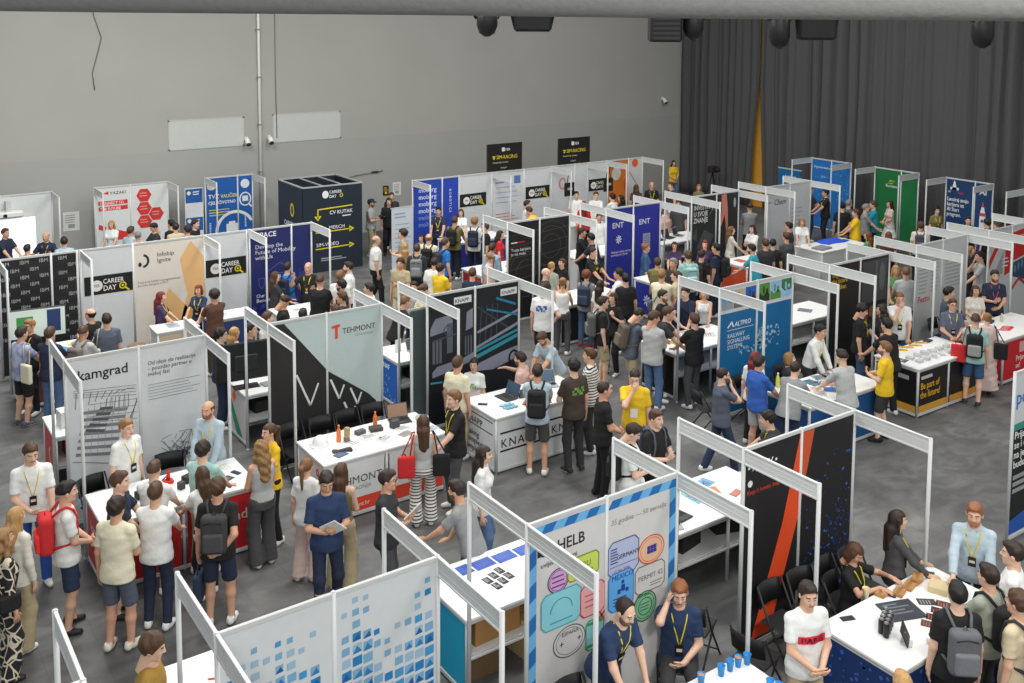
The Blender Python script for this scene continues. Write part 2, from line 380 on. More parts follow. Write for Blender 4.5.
# ------------------------------------------------------------------ exhibition booths: aluminium posts, infill panels, fascia boards
TOPZ = 2.49
def octpost():
    b = MB(); n = 8; r = .024
    for z0, z1, rr in ((0, .02, .03), (.02, TOPZ, r), (TOPZ, TOPZ+.006, r*.7)):
        b.lathe([(rr, z0), (rr, z1)], n)
    me = b.mesh('post'); me.materials.append(M_ALU); return me
ME_POST = octpost()
ARM_MESH = {}
def fascia_mesh(L):
    k = round(L, 2)
    if k not in ARM_MESH:
        b = MB(); z0 = TOPZ-.19
        b.box(-.008, .02, z0+.02, .008, L-.02, TOPZ-.02)
        for z in (z0, TOPZ-.022): b.box(-.017, .02, z, .017, L-.02, z+.022, ch=.004)
        for q in (1, 2): b.box(-.0105, .02, z0+.02+.05*q, .0105, L-.02, z0+.026+.05*q)
        me = b.mesh('fascia_board'); me.materials.append(M_FASCIA); ARM_MESH[k] = me
    return ARM_MESH[k]
class Booth: pass
def booth(label, x0, y0, bays, front, back=None, arms='', rot=0.0, front_arms=None, back_arms=None, arm_len=1.05, name='exhibition_booth', zbot=.06):
    """bays = panel widths from left; front = panel colours; arms are fascia boards at joint numbers, out to the front (-y) and back (+y)"""
    B = Booth(); t = B.root = thing(name, label, 'booth', (x0, y0, 0), rot)
    us = [0.0]
    for w in bays: us.append(us[-1]+w)
    B.us = us; B.panels = []
    for u in us: share('post', ME_POST, [M_ALU], t, (u, 0, 0))
    for i, w in enumerate(bays):
        c = front[i] if i < len(front) else front[-1]
        b = MB(); b.box(us[i]+.02, -.004, zbot, us[i+1]-.02, .004, TOPZ-.05)
        p = b.build('panel', c if not isinstance(c, tuple) else mat(c, .5), t); B.panels.append(p)
        b = MB(); b.box(us[i]+.02, -.017, TOPZ-.05, us[i+1]-.02, .017, TOPZ-.004, ch=.004); b.build('top_rail', M_ALU, t)
        b = MB(); b.box(us[i]+.02, -.012, .02, us[i+1]-.02, .012, .07, ch=.004); b.build('bottom_rail', M_ALU, t)
    n = len(us)-1
    for side, js in ((-1, front_arms if front_arms is not None else (0, n)), (1, back_arms if back_arms is not None else (0, n))):
        for j in js:
            o = share('fascia_board', fascia_mesh(arm_len), [M_FASCIA], t, (us[j], 0, 0))
            if side < 0: o.rotation_euler = (0, 0, math.pi)
            share('post', ME_POST, [M_ALU], t, (us[j], side*arm_len, 0))
    return B
def career_sign(B, k, u, v, w=.98, h=.4):
    P = B.panels[k]
    patch(P, [rect(u, v, u+w, v+h)], (28, 28, 28), y=-.006, name='sign_board', t=.006)
    patch(P, [disc(u+w*.25, v+h*.47, h*.3)], (228, 228, 226), y=-.0125, name='emblem', t=.001)
    lettering(P, 'FER', u+w*.25, v+h*.41, h*.2, (60, 60, 60), y=-.0145, align='CENTER', bold=.01)
    lettering(P, 'CAREER', u+w*.38, v+h*.54, h*.36, (235, 235, 232), y=-.0135, bold=.025, sx=.82)
    lettering(P, 'DAY', u+w*.38, v+h*.16, h*.40, (235, 235, 232), y=-.0135, bold=.025, sx=.82)
    cx, cy, r = u+w*.79, v+h*.33, h*.19
    patch(P, ringpolys(cx, cy, r, r, r*.32) + [stroke((cx+r*.7, cy-r*.7), (cx+r*1.7, cy-r*1.6), r*.45)] + [disc(cx, cy, r*.34)], (222, 206, 40), y=-.0125, name='magnifier_emblem', t=.001)

# --- front row, Y 7.54
B = booth('white front booth with a blue square mosaic on its back wall at bottom left', 2.40, 7.54, [1.01, 1.03], [(206, 211, 213)])
r = random.Random(5)
cols = [(34, 122, 182), (66, 146, 198), (120, 166, 198), (152, 182, 204), (20, 92, 152)]
for k in range(2):
    sets = {}
    for i in range(9):
        for j in range(18):
            u = B.us[k] + .07 + i*.103; v = 2.33 - j*.116 - .008*i; ci = i+k*9
            top = [2, 2, 1, 2, 1, 1, 2, 1, 9, 1, 0, 0, 3, 4, 3, 2, 1, 0][ci]
            d = j-top
            if u+.08 > B.us[k+1]-.04 or d < 0: continue
            if d < 3 and r.random() < .25: continue
            f = min(1, .6+d*.09+r.uniform(-.05, .05)); ss = .088*f; c = r.choice(cols[:2]+[cols[2]] if r.random() < .15+d*.10 else cols[2:4])
            sets.setdefault(c, []).append([(u, v), (u+ss, v+ss*.1), (u+ss, v+ss*1.05), (u, v+ss*.95)])
            if d > 1 and r.random() < .6:
                sets.setdefault(r.choice(cols[:1]+cols[4:]), []).append([(u, v), (u+ss, v+ss*.1), (u+ss*(.3+.6*r.random()), v+ss*.8)])
    for q, (c, ps) in enumerate(sets.items()): patch(B.panels[k], ps, c, y=-.006-.0012*q, name='mosaic_squares', t=.001)
booth('white booth frame whose corner post and board rise at the bottom left edge', -.66, 7.54, [1.03, 1.03], [(206, 211, 213)])

B = booth('front booth with a striped blue border and coloured passport stamps on its wall', 5.45, 7.54, [1.0, 1.0], [(208, 207, 205)])
P0, P1 = B.panels
for P, u0, u1, edge in ((P0, .02, .98, 0), (P1, 1.02, 1.98, 1)):
    b1, b2 = [], []
    x = u0; k = edge
    while x < u1-.001:
        x2 = min(x+.14, u1); (b1 if k % 2 else b2).append([(x, 2.33), (x2, 2.33), (min(x2+.06, u1), 2.42), (min(x+.06, u1), 2.42)]); x = x2; k += 1
    z = 2.33; k = 0; xa = u0 if edge == 0 else u1-.09
    while z > .1:
        z2 = max(z-.17, .1); (b1 if k % 2 else b2).append([(xa, z), (xa, z2), (xa+.09, z2+.06), (xa+.09, z+.06 if z < 2.3 else z)]); z = z2; k += 1
    patch(P, b1, (30, 108, 178), y=-.006, name='border_stripes'); patch(P, b2, (108, 176, 222), y=-.0065, name='border_stripes')
lettering(P0, 'HELB', .36, 2.10, .165, (36, 38, 44), bold=.03, sx=.95); patch(P0, [disc(.2, 2.17, .06, .08), rect(.12, 2.1, .16, 2.24)], (36, 38, 44), name='emblem')
lettering(P0, 'uvijek povezani', .16, 1.98, .075, (40, 42, 48), bold=.01); lettering(P1, '35 godina \u2014 50 zemalja', 1.06, 2.15, .08, (140, 140, 142), shear=.15)
def stamp(P, shape, u, v, a, bb, fill, edge, q):
    if shape == 'o':
        patch(P, [disc(u, v, a, bb)], fill, y=-.007-q*.0022, name='passport_stamp', t=.001); patch(P, ringpolys(u, v, a, bb, .012) + ringpolys(u, v, a*.82, bb*.82, .006), edge, y=-.0082-q*.0022, name='stamp_outline', t=.0008)
    else:
        c = min(a, bb)*.3; pl = [(u-a+c, v-bb), (u+a-c, v-bb), (u+a, v-bb+c), (u+a, v+bb-c), (u+a-c, v+bb), (u-a+c, v+bb), (u-a, v+bb-c), (u-a, v-bb+c)]
        patch(P, [pl], fill, y=-.007-q*.0022, name='passport_stamp', t=.001); patch(P, [stroke(pl[i], pl[(i+1) % 8], .012) for i in range(8)], edge, y=-.0082-q*.0022, name='stamp_outline', t=.0008)
stamp(P0, 'o', .38, 1.79, .135, .13, (206, 160, 206), (70, 40, 90), 0); patch(P0, bars(.3, 1.83, .16, 3, .05, .014), (110, 60, 130), y=-.0115, name='stamp_print')
stamp(P0, 'r', .70, 1.84, .2, .12, (196, 214, 98), (120, 140, 30), 1); lettering(P0, 'PERU', .60, 1.83, .085, (90, 110, 30), y=-.0125, bold=.01); patch(P0, bars(.58, 1.78, .24, 2, .04, .012), (90, 110, 30), y=-.0125, name='stamp_print')
stamp(P0, 'r', .42, 1.49, .25, .19, (138, 206, 216), (60, 160, 180), 2); patch(P0, ringpolys(.42, 1.47, .14, .13, .008, t0=0, t1=3.14) + [rect(.28, 1.36, .56, 1.37)], (50, 140, 165), y=-.0145, name='stamp_print')
stamp(P0, 'r', .825, 1.45, .16, .17, (226, 168, 168), (196, 52, 60), 3); patch(P0, bars(.72, 1.5, .2, 3, .06, .014), (190, 90, 100), y=-.0165, name='stamp_print')
stamp(P0, 'o', .53, 1.1, .21, .17, (208, 207, 205), (90, 96, 100), 0); lettering(P0, 'ESPA\u00d1A', .43, 1.17, .06, (90, 96, 100), y=-.0115); lettering(P0, '+      +', .40, 1.06, .1, (60, 66, 70), y=-.0115)
stamp(P0, 'r', .86, 1.06, .115, .16, (150, 205, 215), (40, 160, 84), 1); patch(P0, [rect(.76, 1.17, .96, 1.2), rect(.76, .93, .96, .96)], (40, 160, 84), y=-.013, name='stamp_print')
stamp(P1, 'r', 1.24, 1.77, .21, .19, (176, 186, 218), (70, 80, 120), 0); lettering(P1, 'GERMANY', 1.14, 1.76, .068, (40, 46, 70), y=-.0115, bold=.02); patch(P1, bars(1.06, 1.88, .1, 6, .03, .012) + [rect(1.05, 1.69, 1.43, 1.695)], (70, 80, 120), y=-.0115, name='stamp_print'); lettering(P1, '17 Sep 2024', 1.1, 1.62, .045, (190, 60, 70), y=-.0115)
stamp(P1, 'o', 1.63, 1.73, .19, .16, (228, 188, 152), (214, 70, 52), 1); patch(P1, [rect(1.57+.045*i, 1.69+.045*j, 1.61+.045*i, 1.73+.045*j) for i in range(3) for j in range(2)], (60, 56, 160), y=-.013, name='stamp_print')
stamp(P1, 'r', 1.21, 1.41, .17, .21, (92, 168, 226), (60, 120, 190), 2); lettering(P1, 'M\u00c9XICO', 1.08, 1.54, .078, (30, 60, 130), y=-.0145, bold=.02); patch(P1, [rect(1.16, 1.38, 1.2, 1.43), rect(1.21, 1.4, 1.26, 1.47), rect(1.27, 1.38, 1.31, 1.42), disc(1.23, 1.5, .02)] + bars(1.1, 1.33, .22, 3, .035, .01), (30, 60, 150), y=-.0145, name='stamp_print')
stamp(P1, 'r', 1.62, 1.42, .21, .15, (208, 207, 205), (104, 108, 112), 0); lettering(P1, 'PERMIT 42', 1.45, 1.41, .078, (130, 132, 134), y=-.0115); patch(P1, bars(1.62, 1.35, .18, 2, .03, .01), (130, 132, 134), y=-.0115, name='stamp_print')
stamp(P1, 'o', 1.55, 1.12, .165, .17, (132, 190, 150), (40, 84, 62), 3); patch(P1, ringpolys(1.55, 1.12, .1, .1, .01) + bars(1.48, 1.15, .14, 3, .035, .01), (50, 110, 80), y=-.0165, name='stamp_print'); lettering(P1, 'REPUBLIC', 1.44, 1.235, .045, (30, 60, 46), y=-.0165, bold=.02)
patch(P0, [stroke((.9, 1.2), (1.0, 1.28), .02), stroke((.92, 1.28), (.98, 1.18), .02)], (200, 60, 60), y=-.016, name='stamp_print')

B = booth('black front booth with a glowing orange diagonal stripe and blue speckles', 8.50, 7.54, [1.0, 1.02], [(33, 32, 34)])
P0, P1 = B.panels
lettering(P0, '\u2022 APTIV \u2022', .06, 2.18, .125, (235, 235, 235), bold=.025, sx=1.05, shear=.1); lettering(P0, '\u2022', .06, 1.93, .3, (230, 230, 228), bold=.04)
lettering(P0, 'Keep it human, keep it moving', .06, 1.9, .08, (196, 72, 40), bold=.02, shear=.1, sx=.85)
patch(P0, [[(.70, 1.4), (.98, 2.43), (.98, 1.4)], [(.2, .1), (.70, 1.4), (.98, 1.4), (.52, .1)]], (226, 78, 36), name='orange_stripe')
patch(P1, [[(1.02, 1.55), (1.02, 2.43), (1.24, 2.43), (1.02, 1.55)]], (196, 84, 48), name='orange_stripe')
r = random.Random(9); s1, s2 = [], []
for i in range(420):
    a = r.random(); u = 1.12+.88*r.random(); v = 2.0*r.random()**1.6+.08
    if v > 1.7-1.1*abs(1.99-u)**1.2 and r.random() < .8: continue
    (s1 if r.random() < .6 else s2).append(disc(u, v, .006+.014*r.random(), n=6))
patch(P1, s1, (24, 60, 132), name='blue_speckles'); patch(P1, s2, (52, 104, 190), y=-.0065, name='blue_speckles')

# --- second row, Y 15.03
B = booth('light grey booth with a stadium drawing and bold black lettering with a small red mark', 2.70, 15.03, [1.02, 1.0], [(208, 213, 215)])
P0, P1 = B.panels
lettering(P0, 'kamgrad', .16, 2.13, .21, (38, 38, 40), bold=.035, sx=.98); patch(P0, [rect(.075+.028*i, 2.13+.05*j, .097+.028*i, 2.165+.05*j) for i in range(2) for j in range(3)], (206, 52, 52), name='emblem')
lettering(P1, 'Od ideje do realizacije\n\u2013 pouzdan partner u\nsvakoj fazi', 1.14, 2.17, .088, (58, 60, 62), bold=.012, shear=.12, sx=.9)
patch(P1, bars(1.14, 1.86, .78, 6, .045, .010, .25), (150, 155, 158), name='print_lines')
sh = []
for i in range(7): sh.append([(.10+.02*i, 1.02+.10*i), (.62+.035*i, .92+.105*i), (.64+.035*i, .965+.105*i), (.11+.02*i, 1.065+.10*i)])
patch(P0, sh, (124, 128, 131), name='stadium_drawing')
patch(P0, [stroke((.12+.09*i, 1.72+.02*i), (.14+.1*i, 1.95-.01*i), .012) for i in range(9)] + [stroke((.1, 1.9+.03*j), (.97, 1.76+.05*j), .007) for j in range(4)] + [stroke((.62+.05*i, .93), (.98, 1.66+.02*i), .007) for i in range(4)] + [stroke((.06, .95), (.66, .78), .012), stroke((.66, .78), (.98, 1.0), .008)], (128, 132, 136), y=-.007, name='stadium_drawing')
patch(P0, [[(.24+.05*i, 1.36+.07*i), (.5+.03*i, 1.3+.08*i), (.52+.03*i, 1.335+.08*i), (.26+.05*i, 1.4+.07*i)] for i in range(5)], (84, 88, 92), y=-.0075, name='stadium_drawing')
patch(P0, [stroke((.2+.1*i, .95+.03*i), (.3+.085*i, 1.7+.03*i), .006) for i in range(7)] + [stroke((.5+.07*i, 1.5+.02*i), (.56+.06*i, 1.8), .014) for i in range(6)] + [stroke((.3, 1.48+.09*j), (.97, 1.4+.1*j), .01) for j in range(4)], (150, 154, 157), y=-.0065, name='stadium_drawing')
r = random.Random(3)
patch(P1, [stroke((1.3+.55*r.random(), .55+.5*r.random()), (1.3+.55*r.random(), .55+.5*r.random()), .008) for i in range(46)], (120, 124, 128), name='stadium_drawing')
B = booth('pale green booth with a black diagonal corner and white V marks', 5.73, 15.03, [1.0, 1.02], [(188, 205, 204)])
P0, P1 = B.panels
patch(P0, [[(.02, .07), (.98, .07), (.98, 1.54), (.26, 2.43), (.02, 2.43)]], (44, 43, 44), name='black_field')
patch(P1, [[(1.02, .07), (1.9, .07), (1.9, .8), (1.75, .96), (1.02, 1.49)]], (44, 43, 44), name='black_field')
def vee(P, u, v, h, c=(216, 228, 226)): patch(P, [stroke((u, v+h), (u+h*.42, v), .035), stroke((u+h*.42, v), (u+h*.68, v+h*.62), .03)], c, y=-.0085, name='v_mark')
vee(P0, .46, .98, .56); vee(P1, 1.06, .98, .36); vee(P1, 1.42, .82, .30); vee(P1, 1.3, .6, .3)
lettering(P1, 'TEHMONT', 1.28, 2.08, .135, (74, 58, 50), bold=.03, sx=.95); lettering(P1, 'IZGRADNJA', 1.52, 2.0, .055, (150, 158, 152), bold=.01, space=1.15)
patch(P1, [[(1.08, 2.24), (1.24, 2.26), (1.24, 2.21), (1.20, 2.205), (1.20, 2.02), (1.15, 2.01), (1.15, 2.2), (1.09, 2.2)]], (214, 82, 58), name='emblem')
B = booth('dark booth with a photo of silver conveyor machines and cyan light streaks', 8.65, 15.03, [1.0, .98], [(30, 33, 38)])
P0, P1 = B.panels
for P, u in ((P0, .55), (P1, 1.56)):
    patch(P, [rect(u, 2.22, u+.37, 2.35)], (222, 224, 226), name='name_plate'); lettering(P, 'KNAPP', u+.02, 2.245, .095, (24, 24, 26), y=-.0095, bold=.03)
    patch(P, [rect(u+.01, 2.36, u+.36, 2.40)], (24, 24, 26), y=-.0065, name='name_plate')
patch(P0, [[(.06, 1.85), (.16, 2.02), (.42, 2.05), (.52, 1.95), (.52, 1.78), (.06, 1.72)], [(.1, 1.05), (.2, 1.14), (.75, 1.2), (.98, 1.28), (.98, 1.12), (.3, .98), (.1, .95)], [(.8, 1.7), (.95, 1.74), (.95, 2.1), (.82, 2.04)]], (128, 134, 150), name='machine_photo')
patch(P0, [rect(.1+.07*i, 1.2, .15+.07*i, 1.62) for i in range(3)] + [rect(.78+.06*i, 1.25, .81+.06*i, 1.6) for i in range(3)] + [rect(.4, 1.35, .52, 1.9)], (92, 98, 108), y=-.0085, name='machine_photo')
patch(P0, ringpolys(.42, 1.78, .09, .09, .02) + [stroke((.1, 1.62), (.6, 1.68), .03)], (70, 76, 84), y=-.010, name='machine_photo')
patch(P0, [stroke((.06, .86), (.3, .84), .035)], (52, 148, 196), y=-.0085, name='cyan_streak')
patch(P1, [stroke((1.26, 2.02), (1.97, 1.80), .035), stroke((1.46, 2.2), (1.9, 2.02), .045)], (30, 128, 158), y=-.0085, name='cyan_streak')
patch(P1, [[(1.02, 1.2), (1.97, 1.46), (1.97, 1.39), (1.02, 1.12)], [(1.02, 1.3), (1.97, 1.55), (1.97, 1.50), (1.02, 1.25)]], (46, 142, 158), y=-.0085, name='cyan_streak')
patch(P1, [[(1.02, 1.36), (1.97, 1.68), (1.97, 1.62), (1.02, 1.31)], [(1.02, 1.02), (1.6, 1.16), (1.97, 1.22), (1.97, 1.0), (1.4, .86), (1.02, .9)], stroke((1.05, 1.62), (1.97, 1.9), .05)], (136, 142, 160), y=-.0072, name='machine_photo')
patch(P1, [stroke((1.1+.12*i, 1.35), (1.14+.12*i, 2.1), .02) for i in range(4)] + [stroke((1.05, 2.1), (1.8, 1.55), .03)], (64, 72, 82), y=-.0064, name='machine_photo')
patch(P1, ringpolys(1.86, 1.0, .12, .15, .04), (18, 18, 20), y=-.0095, name='machine_photo')

# --- right row, Y 12.5
B = booth('blue railway signalling booth with a strip of photographs along the top of its wall', 13.30, 12.47, [1.0, 1.0], [(24, 104, 158)])
P0, P1 = B.panels
for k, P in enumerate(B.panels):
    patch(P, [rect(B.us[k]+.02, 1.98, B.us[k+1]-.02, 2.44)], (206, 212, 214), name='photo_strip')
    for i, (c1, c2) in enumerate((((110, 170, 215), (150, 165, 175)), ((190, 176, 156), (120, 110, 96)), ((40, 96, 186), (70, 60, 60)), ((86, 140, 60), (40, 60, 40)), ((140, 186, 226), (90, 140, 70)), ((60, 120, 60), (150, 200, 236)))[k*3:k*3+3]):
        u = B.us[k]+.05+i*.31; patch(P, [rect(u, 2.05, u+.29, 2.40)], c1, y=-.009, name='photograph'); patch(P, [[(u, 2.05), (u+.29, 2.05), (u+.29, 2.18), (u+.2, 2.22), (u+.1, 2.16), (u, 2.24)], rect(u+.1, 2.2, u+.14, 2.34), rect(u+.18, 2.18, u+.24, 2.29)], c2, y=-.0115, name='photograph')
lettering(P0, 'ALTPRO', .40, 1.70, .125, (232, 238, 240), bold=.02, sx=.95, shear=.2); patch(P0, [stroke((.22, 1.70), (.33, 1.80), .03), stroke((.33, 1.80), (.37, 1.70), .03), rect(.2, 1.64, .93, 1.648)], (232, 238, 240), name='emblem')
lettering(P0, 'RAILWAY\nSIGNALLING\nSYSTEMS', .22, 1.50, .115, (214, 226, 234), bold=.004, sx=.92)
r = random.Random(12)
patch(P0, [disc(.55+.4*r.random(), 1.15+.14*r.random(), .01+.02*r.random(), n=7) for i in range(26)], (150, 190, 214), name='world_map'); patch(P1, [disc(1.05+.6*r.random()**1.5, 1.15+.42*r.random(), .01+.03*r.random(), n=7) for i in range(60)], (150, 190, 214), name='world_map')
B = booth('black booth with yellow slogan lettering and a dim photo of people', 16.42, 12.47, [.98, .98], [(34, 33, 34)])
P0, P1 = B.panels
lettering(P0, 'Engineering\nthe future.\nTogether.', .08, 2.2, .14, (214, 164, 48), bold=.03, sx=.85)
patch(P1, [disc(1.2+.2*i, 1.2+.1*(i % 2), .09, .12) for i in range(4)], (120, 84, 60), name='photo_of_people'); patch(P1, [[(1.1+.2*i, .7), (1.3+.2*i, .7), (1.28+.2*i, 1.12), (1.12+.2*i, 1.12)] for i in range(4)], (58, 56, 58), y=-.0085, name='photo_of_people'); patch(P1, [rect(1.06, 1.5, 1.9, 2.38)], (70, 70, 72), y=-.0055, name='photo_of_people', t=.001); patch(P1, [rect(1.5, 1.6, 1.55, 2.35), disc(1.72, 2.0, .1, .3)], (96, 98, 100), y=-.0075, name='photo_of_people')
B = booth('pale grey booth with faint text columns and a red name low on the wall', 19.45, 12.53, [.98, .98], [(190, 193, 194)])
P0, P1 = B.panels
patch(P0, bars(.12, 2.05, .34, 9, .085, .03, .3), (158, 162, 165), name='print_lines'); patch(P0, bars(.56, 2.05, .34, 9, .085, .03, .3, 4), (158, 162, 165), name='print_lines'); patch(P1, bars(1.1, 2.05, .7, 9, .085, .03, .3, 6), (158, 162, 165), name='print_lines')
lettering(P0, 'Festo', .1, 1.17, .2, (192, 56, 60), bold=.03)
B = booth('booth with a huge red triangle sign and blue photo strips at right edge', 22.25, 12.5, [1.0, 1.0], [(196, 199, 200)])
P0, P1 = B.panels
patch(P0, [[(.06, 1.55), (.45, 2.02), (.74, 2.02), (.74, 1.3), (.97, 1.35), (.97, 2.15), (.4, 2.2), (.06, 1.75)]], (196, 48, 40), name='red_sign'); patch(P0, [[(.3, 1.45), (.66, 1.9), (.66, 1.35)]], (150, 154, 156), y=-.0085, name='red_sign')
patch(P1, [[(1.03, 1.6), (1.97, 1.75), (1.97, 2.4), (1.03, 2.3)]], (196, 48, 40), name='red_sign'); lettering(P1, 'REDPERT', 1.08, 2.1, .16, (230, 226, 224), y=-.0095, bold=.02)
patch(P1, [[(1.03, 1.55), (1.97, 1.7), (1.97, 1.0), (1.03, 1.25)]], (56, 74, 104), y=-.0088, name='photo_collage'); patch(P1, [disc(1.2+.15*i, 1.4+.05*(i % 3), .04, .1) for i in range(5)], (96, 140, 160), y=-.0112, name='photo_collage'); patch(P1, [stroke((1.05, .9), (1.4, 1.15), .07), stroke((1.4, 1.15), (1.9, .85), .07)], (190, 44, 60), y=-.0125, name='photo_collage')
patch(P0, bars(.62, 1.7, .3, 3, .09, .03), (230, 226, 224), y=-.0095, name='print_lines')

# --- third row, Y 22
B = booth('black booth wall covered in rows of white striped lettering, at the left edge', 2.80, 22.0, [.97, .5], [(40, 40, 42)], front_arms=(0,), back_arms=())
for k, (a, bnd) in enumerate(((.02, .97), (1.01, 1.47))):
    ps = []
    for j in range(14):
        for i in range(6):
            u = .02+.36*i+(.18 if j % 2 else 0); v = 2.33-.155*j
            if u < a-.02 or u+.2 > bnd+.03: continue
            lettering(B.panels[k], 'IBM', u, v, .105, (206, 208, 210), bold=.035, space=1.05) if j < 12 else None
    patch(B.panels[k], [rect(a, 2.33-.155*j+.012+q*.024, bnd, 2.33-.155*j+.017+q*.024) for j in range(12) for q in range(3)], (40, 40, 42), y=-.0085, name='letter_stripes', t=.0008)
B = booth('long white booth wall with two black signs, a crescent emblem and orange leaf art', 4.33, 22.0, [1.06, 1.54, .98], [(212, 217, 219), (226, 219, 208), (212, 217, 219)], front_arms=(0, 2), back_arms=())
career_sign(B, 0, .06, 1.48); career_sign(B, 2, 2.61, 1.49, .94)
P1 = B.panels[1]
patch(P1, [[(1.9, .1), (2.58, .1), (2.58, 2.0), (2.3, 2.4), (2.05, 2.0), (2.2, 1.2)], [(1.3, .1), (1.9, .1), (2.2, .9), (1.8, 1.4), (1.55, .9)]], (232, 186, 128), name='leaf_art'); patch(P1, [[(2.1, .2), (2.4, .3), (2.5, 1.3), (2.25, 1.0)], [(1.5, .3), (1.8, .3), (1.85, .9), (1.7, 1.0)]], (226, 166, 92), y=-.0085, name='leaf_art')
patch(P1, ringpolys(1.27, 2.07, .13, .15, .05, t0=-1.6, t1=1.5), (40, 44, 60), name='emblem'); patch(P1, [disc(1.2, 2.0, .035, .05)], (40, 44, 60), name='emblem')
lettering(P1, 'Infobip\nIgnite', 1.56, 2.13, .135, (70, 72, 80), bold=.008); lettering(P1, 'Tvoj prvi korak u programiranju\nza novu karijeru u IT-u', 1.14, 1.58, .07, (110, 112, 116), bold=.006)
B = booth('deep blue booth about mobility with glowing drawings', 7.97, 22.0, [1.02, .5], [(38, 46, 104)], back_arms=())
P0, P1 = B.panels
lettering(P0, 'dSPACE', .08, 2.26, .17, (236, 238, 242), bold=.04); lettering(P0, 'Develop the\nFuture of Mobility\nwith Us', .13, 2.0, .135, (226, 230, 240), bold=.012); lettering(P0, 'Our\nBenefits', .14, .85, .12, (226, 230, 240), bold=.02)
patch(P0, [stroke((.45, 1.45), (.72, 1.62), .012), stroke((.72, 1.62), (.98, 1.45), .012), stroke((.2, 1.3), (.35, 1.3), .01), stroke((.2, 1.3), (.22, 1.12), .01), stroke((.35, 1.3), (.33, 1.12), .01), stroke((.22, 1.12), (.28, 1.05), .01), stroke((.33, 1.12), (.28, 1.05), .01)] + bars(.66, 1.36, .2, 2, .05, .012), (96, 112, 190), name='line_drawing')
r = random.Random(4)
patch(P1, [disc(1.08+.42*r.random(), .4+1.2*r.random(), .02+.05*r.random(), n=9) for i in range(26)], (44, 70, 176), name='glow_dots'); patch(P0, [disc(.05+.9*r.random(), .15+.5*r.random(), .02+.05*r.random(), n=9) for i in range(26)], (52, 70, 170), name='glow_dots')

# --- middle row, Y 19.4
B = booth('black booth with thin white circles and lines on its wall', 13.38, 19.4, [.95, .93], [(34, 33, 34)])
P0, P1 = B.panels
patch(P0, [rect(.1, 1.94, .28, 1.97)], (226, 226, 226), name='emblem'); patch(P0, [rect(.28, 1.94, .5, 1.97)], (196, 44, 52), name='emblem'); lettering(P0, 'Tvoja karijera\nje na redu.', .1, 1.74, .105, (214, 214, 214), bold=.02)
for P, a, bnd, c in ((P0, .03, .92, (.55, 1.2)), (P1, .98, 1.85, (1.3, 1.75))):
    def inside(pl): return all(a < p[0] < bnd and .08 < p[1] < 2.42 for p in pl)
    ps = [q for rr in (.3, .5, .62) for q in ringpolys(c[0], c[1], rr, rr, .006, 48) if inside(q)] + [stroke((a, 1.0+.28*i), (bnd, 1.12+.27*i), .006) for i in range(5)]
    patch(P, ps, (104, 102, 102), name='line_drawing')
B = booth('bright blue booth with white three letter name on both wall panels', 16.45, 19.4, [.92, .96], [(44, 52, 150)])
P0, P1 = B.panels
for P, u in ((P0, .2), (P1, 1.12)): lettering(P, 'ENT', u, 1.94, .20, (226, 228, 240), bold=.03, sx=1.05)
patch(P0, [stroke((.43, 1.63), (.43+.1*math.cos(a*math.pi/4), 1.63+.11*math.sin(a*math.pi/4)), .03) for a in range(8)], (226, 228, 240), name='emblem'); lettering(P0, 'Najnaprednije mreze\npovezujemo ljude', .18, 1.28, .08, (206, 210, 232), bold=.02)
patch(P1, [rect(1.27, 1.2, 1.53, 1.68)], (150, 156, 176), name='code_sheet'); patch(P1, bars(1.3, 1.6, .2, 6, .06, .02, .1), (110, 116, 150), y=-.0085, name='code_sheet')
patch(P1, [disc(1.0+.4*random.Random(i).random(), .2+.5*random.Random(i+50).random(), .012, n=6) for i in range(30)], (70, 110, 210), name='dots')
B = booth('dark charcoal booth with stacked white capitals and a long pink shape', 19.55, 19.45, [.96, .9], [(44, 46, 48)])
P0, P1 = B.panels
lettering(P0, 'INVESTIRAJ\nU SVOJE\nZNANJE', .08, 2.08, .19, (224, 226, 226), bold=.035, sx=.8)
patch(P0, [[(.05, 1.3), (.2, 1.6), (.22, 1.2)], [(.2, 1.0), (.5, 1.5), (.9, 1.3), (.6, .9)]], (76, 80, 82), name='grey_shapes'); patch(P0, [stroke((.7, 1.9), (.93, 2.2), .01), stroke((.75, 2.1), (.93, 2.0), .01)], (140, 142, 144), name='grey_shapes')
patch(P1, [[(1.16, 2.42), (1.36, 2.42), (1.42, 2.0), (1.44, 1.5), (1.38, 1.32), (1.35, 1.55), (1.3, 1.85), (1.24, 1.7), (1.16, 1.5), (1.14, 1.6), (1.18, 2.0)]], (206, 128, 112), name='pink_shape'); patch(P1, [disc(1.7, 2.15, .05, .14)], (170, 172, 176), name='grey_shapes')
B = booth('white booth with slender black handwriting style lettering on a plain wall', 22.5, 19.4, [1.05, .95], [(196, 201, 203)])
lettering(B.panels[0], 'Chem', .34, 1.9, .24, (60, 62, 66), shear=.4, sx=.9); patch(B.panels[0], [rect(.1, 1.98, .25, 2.0)], (60, 62, 66), name='emblem'); patch(B.panels[1], bars(1.15, 1.7, .5, 5, .12, .03, .4), (164, 168, 170), name='print_lines')

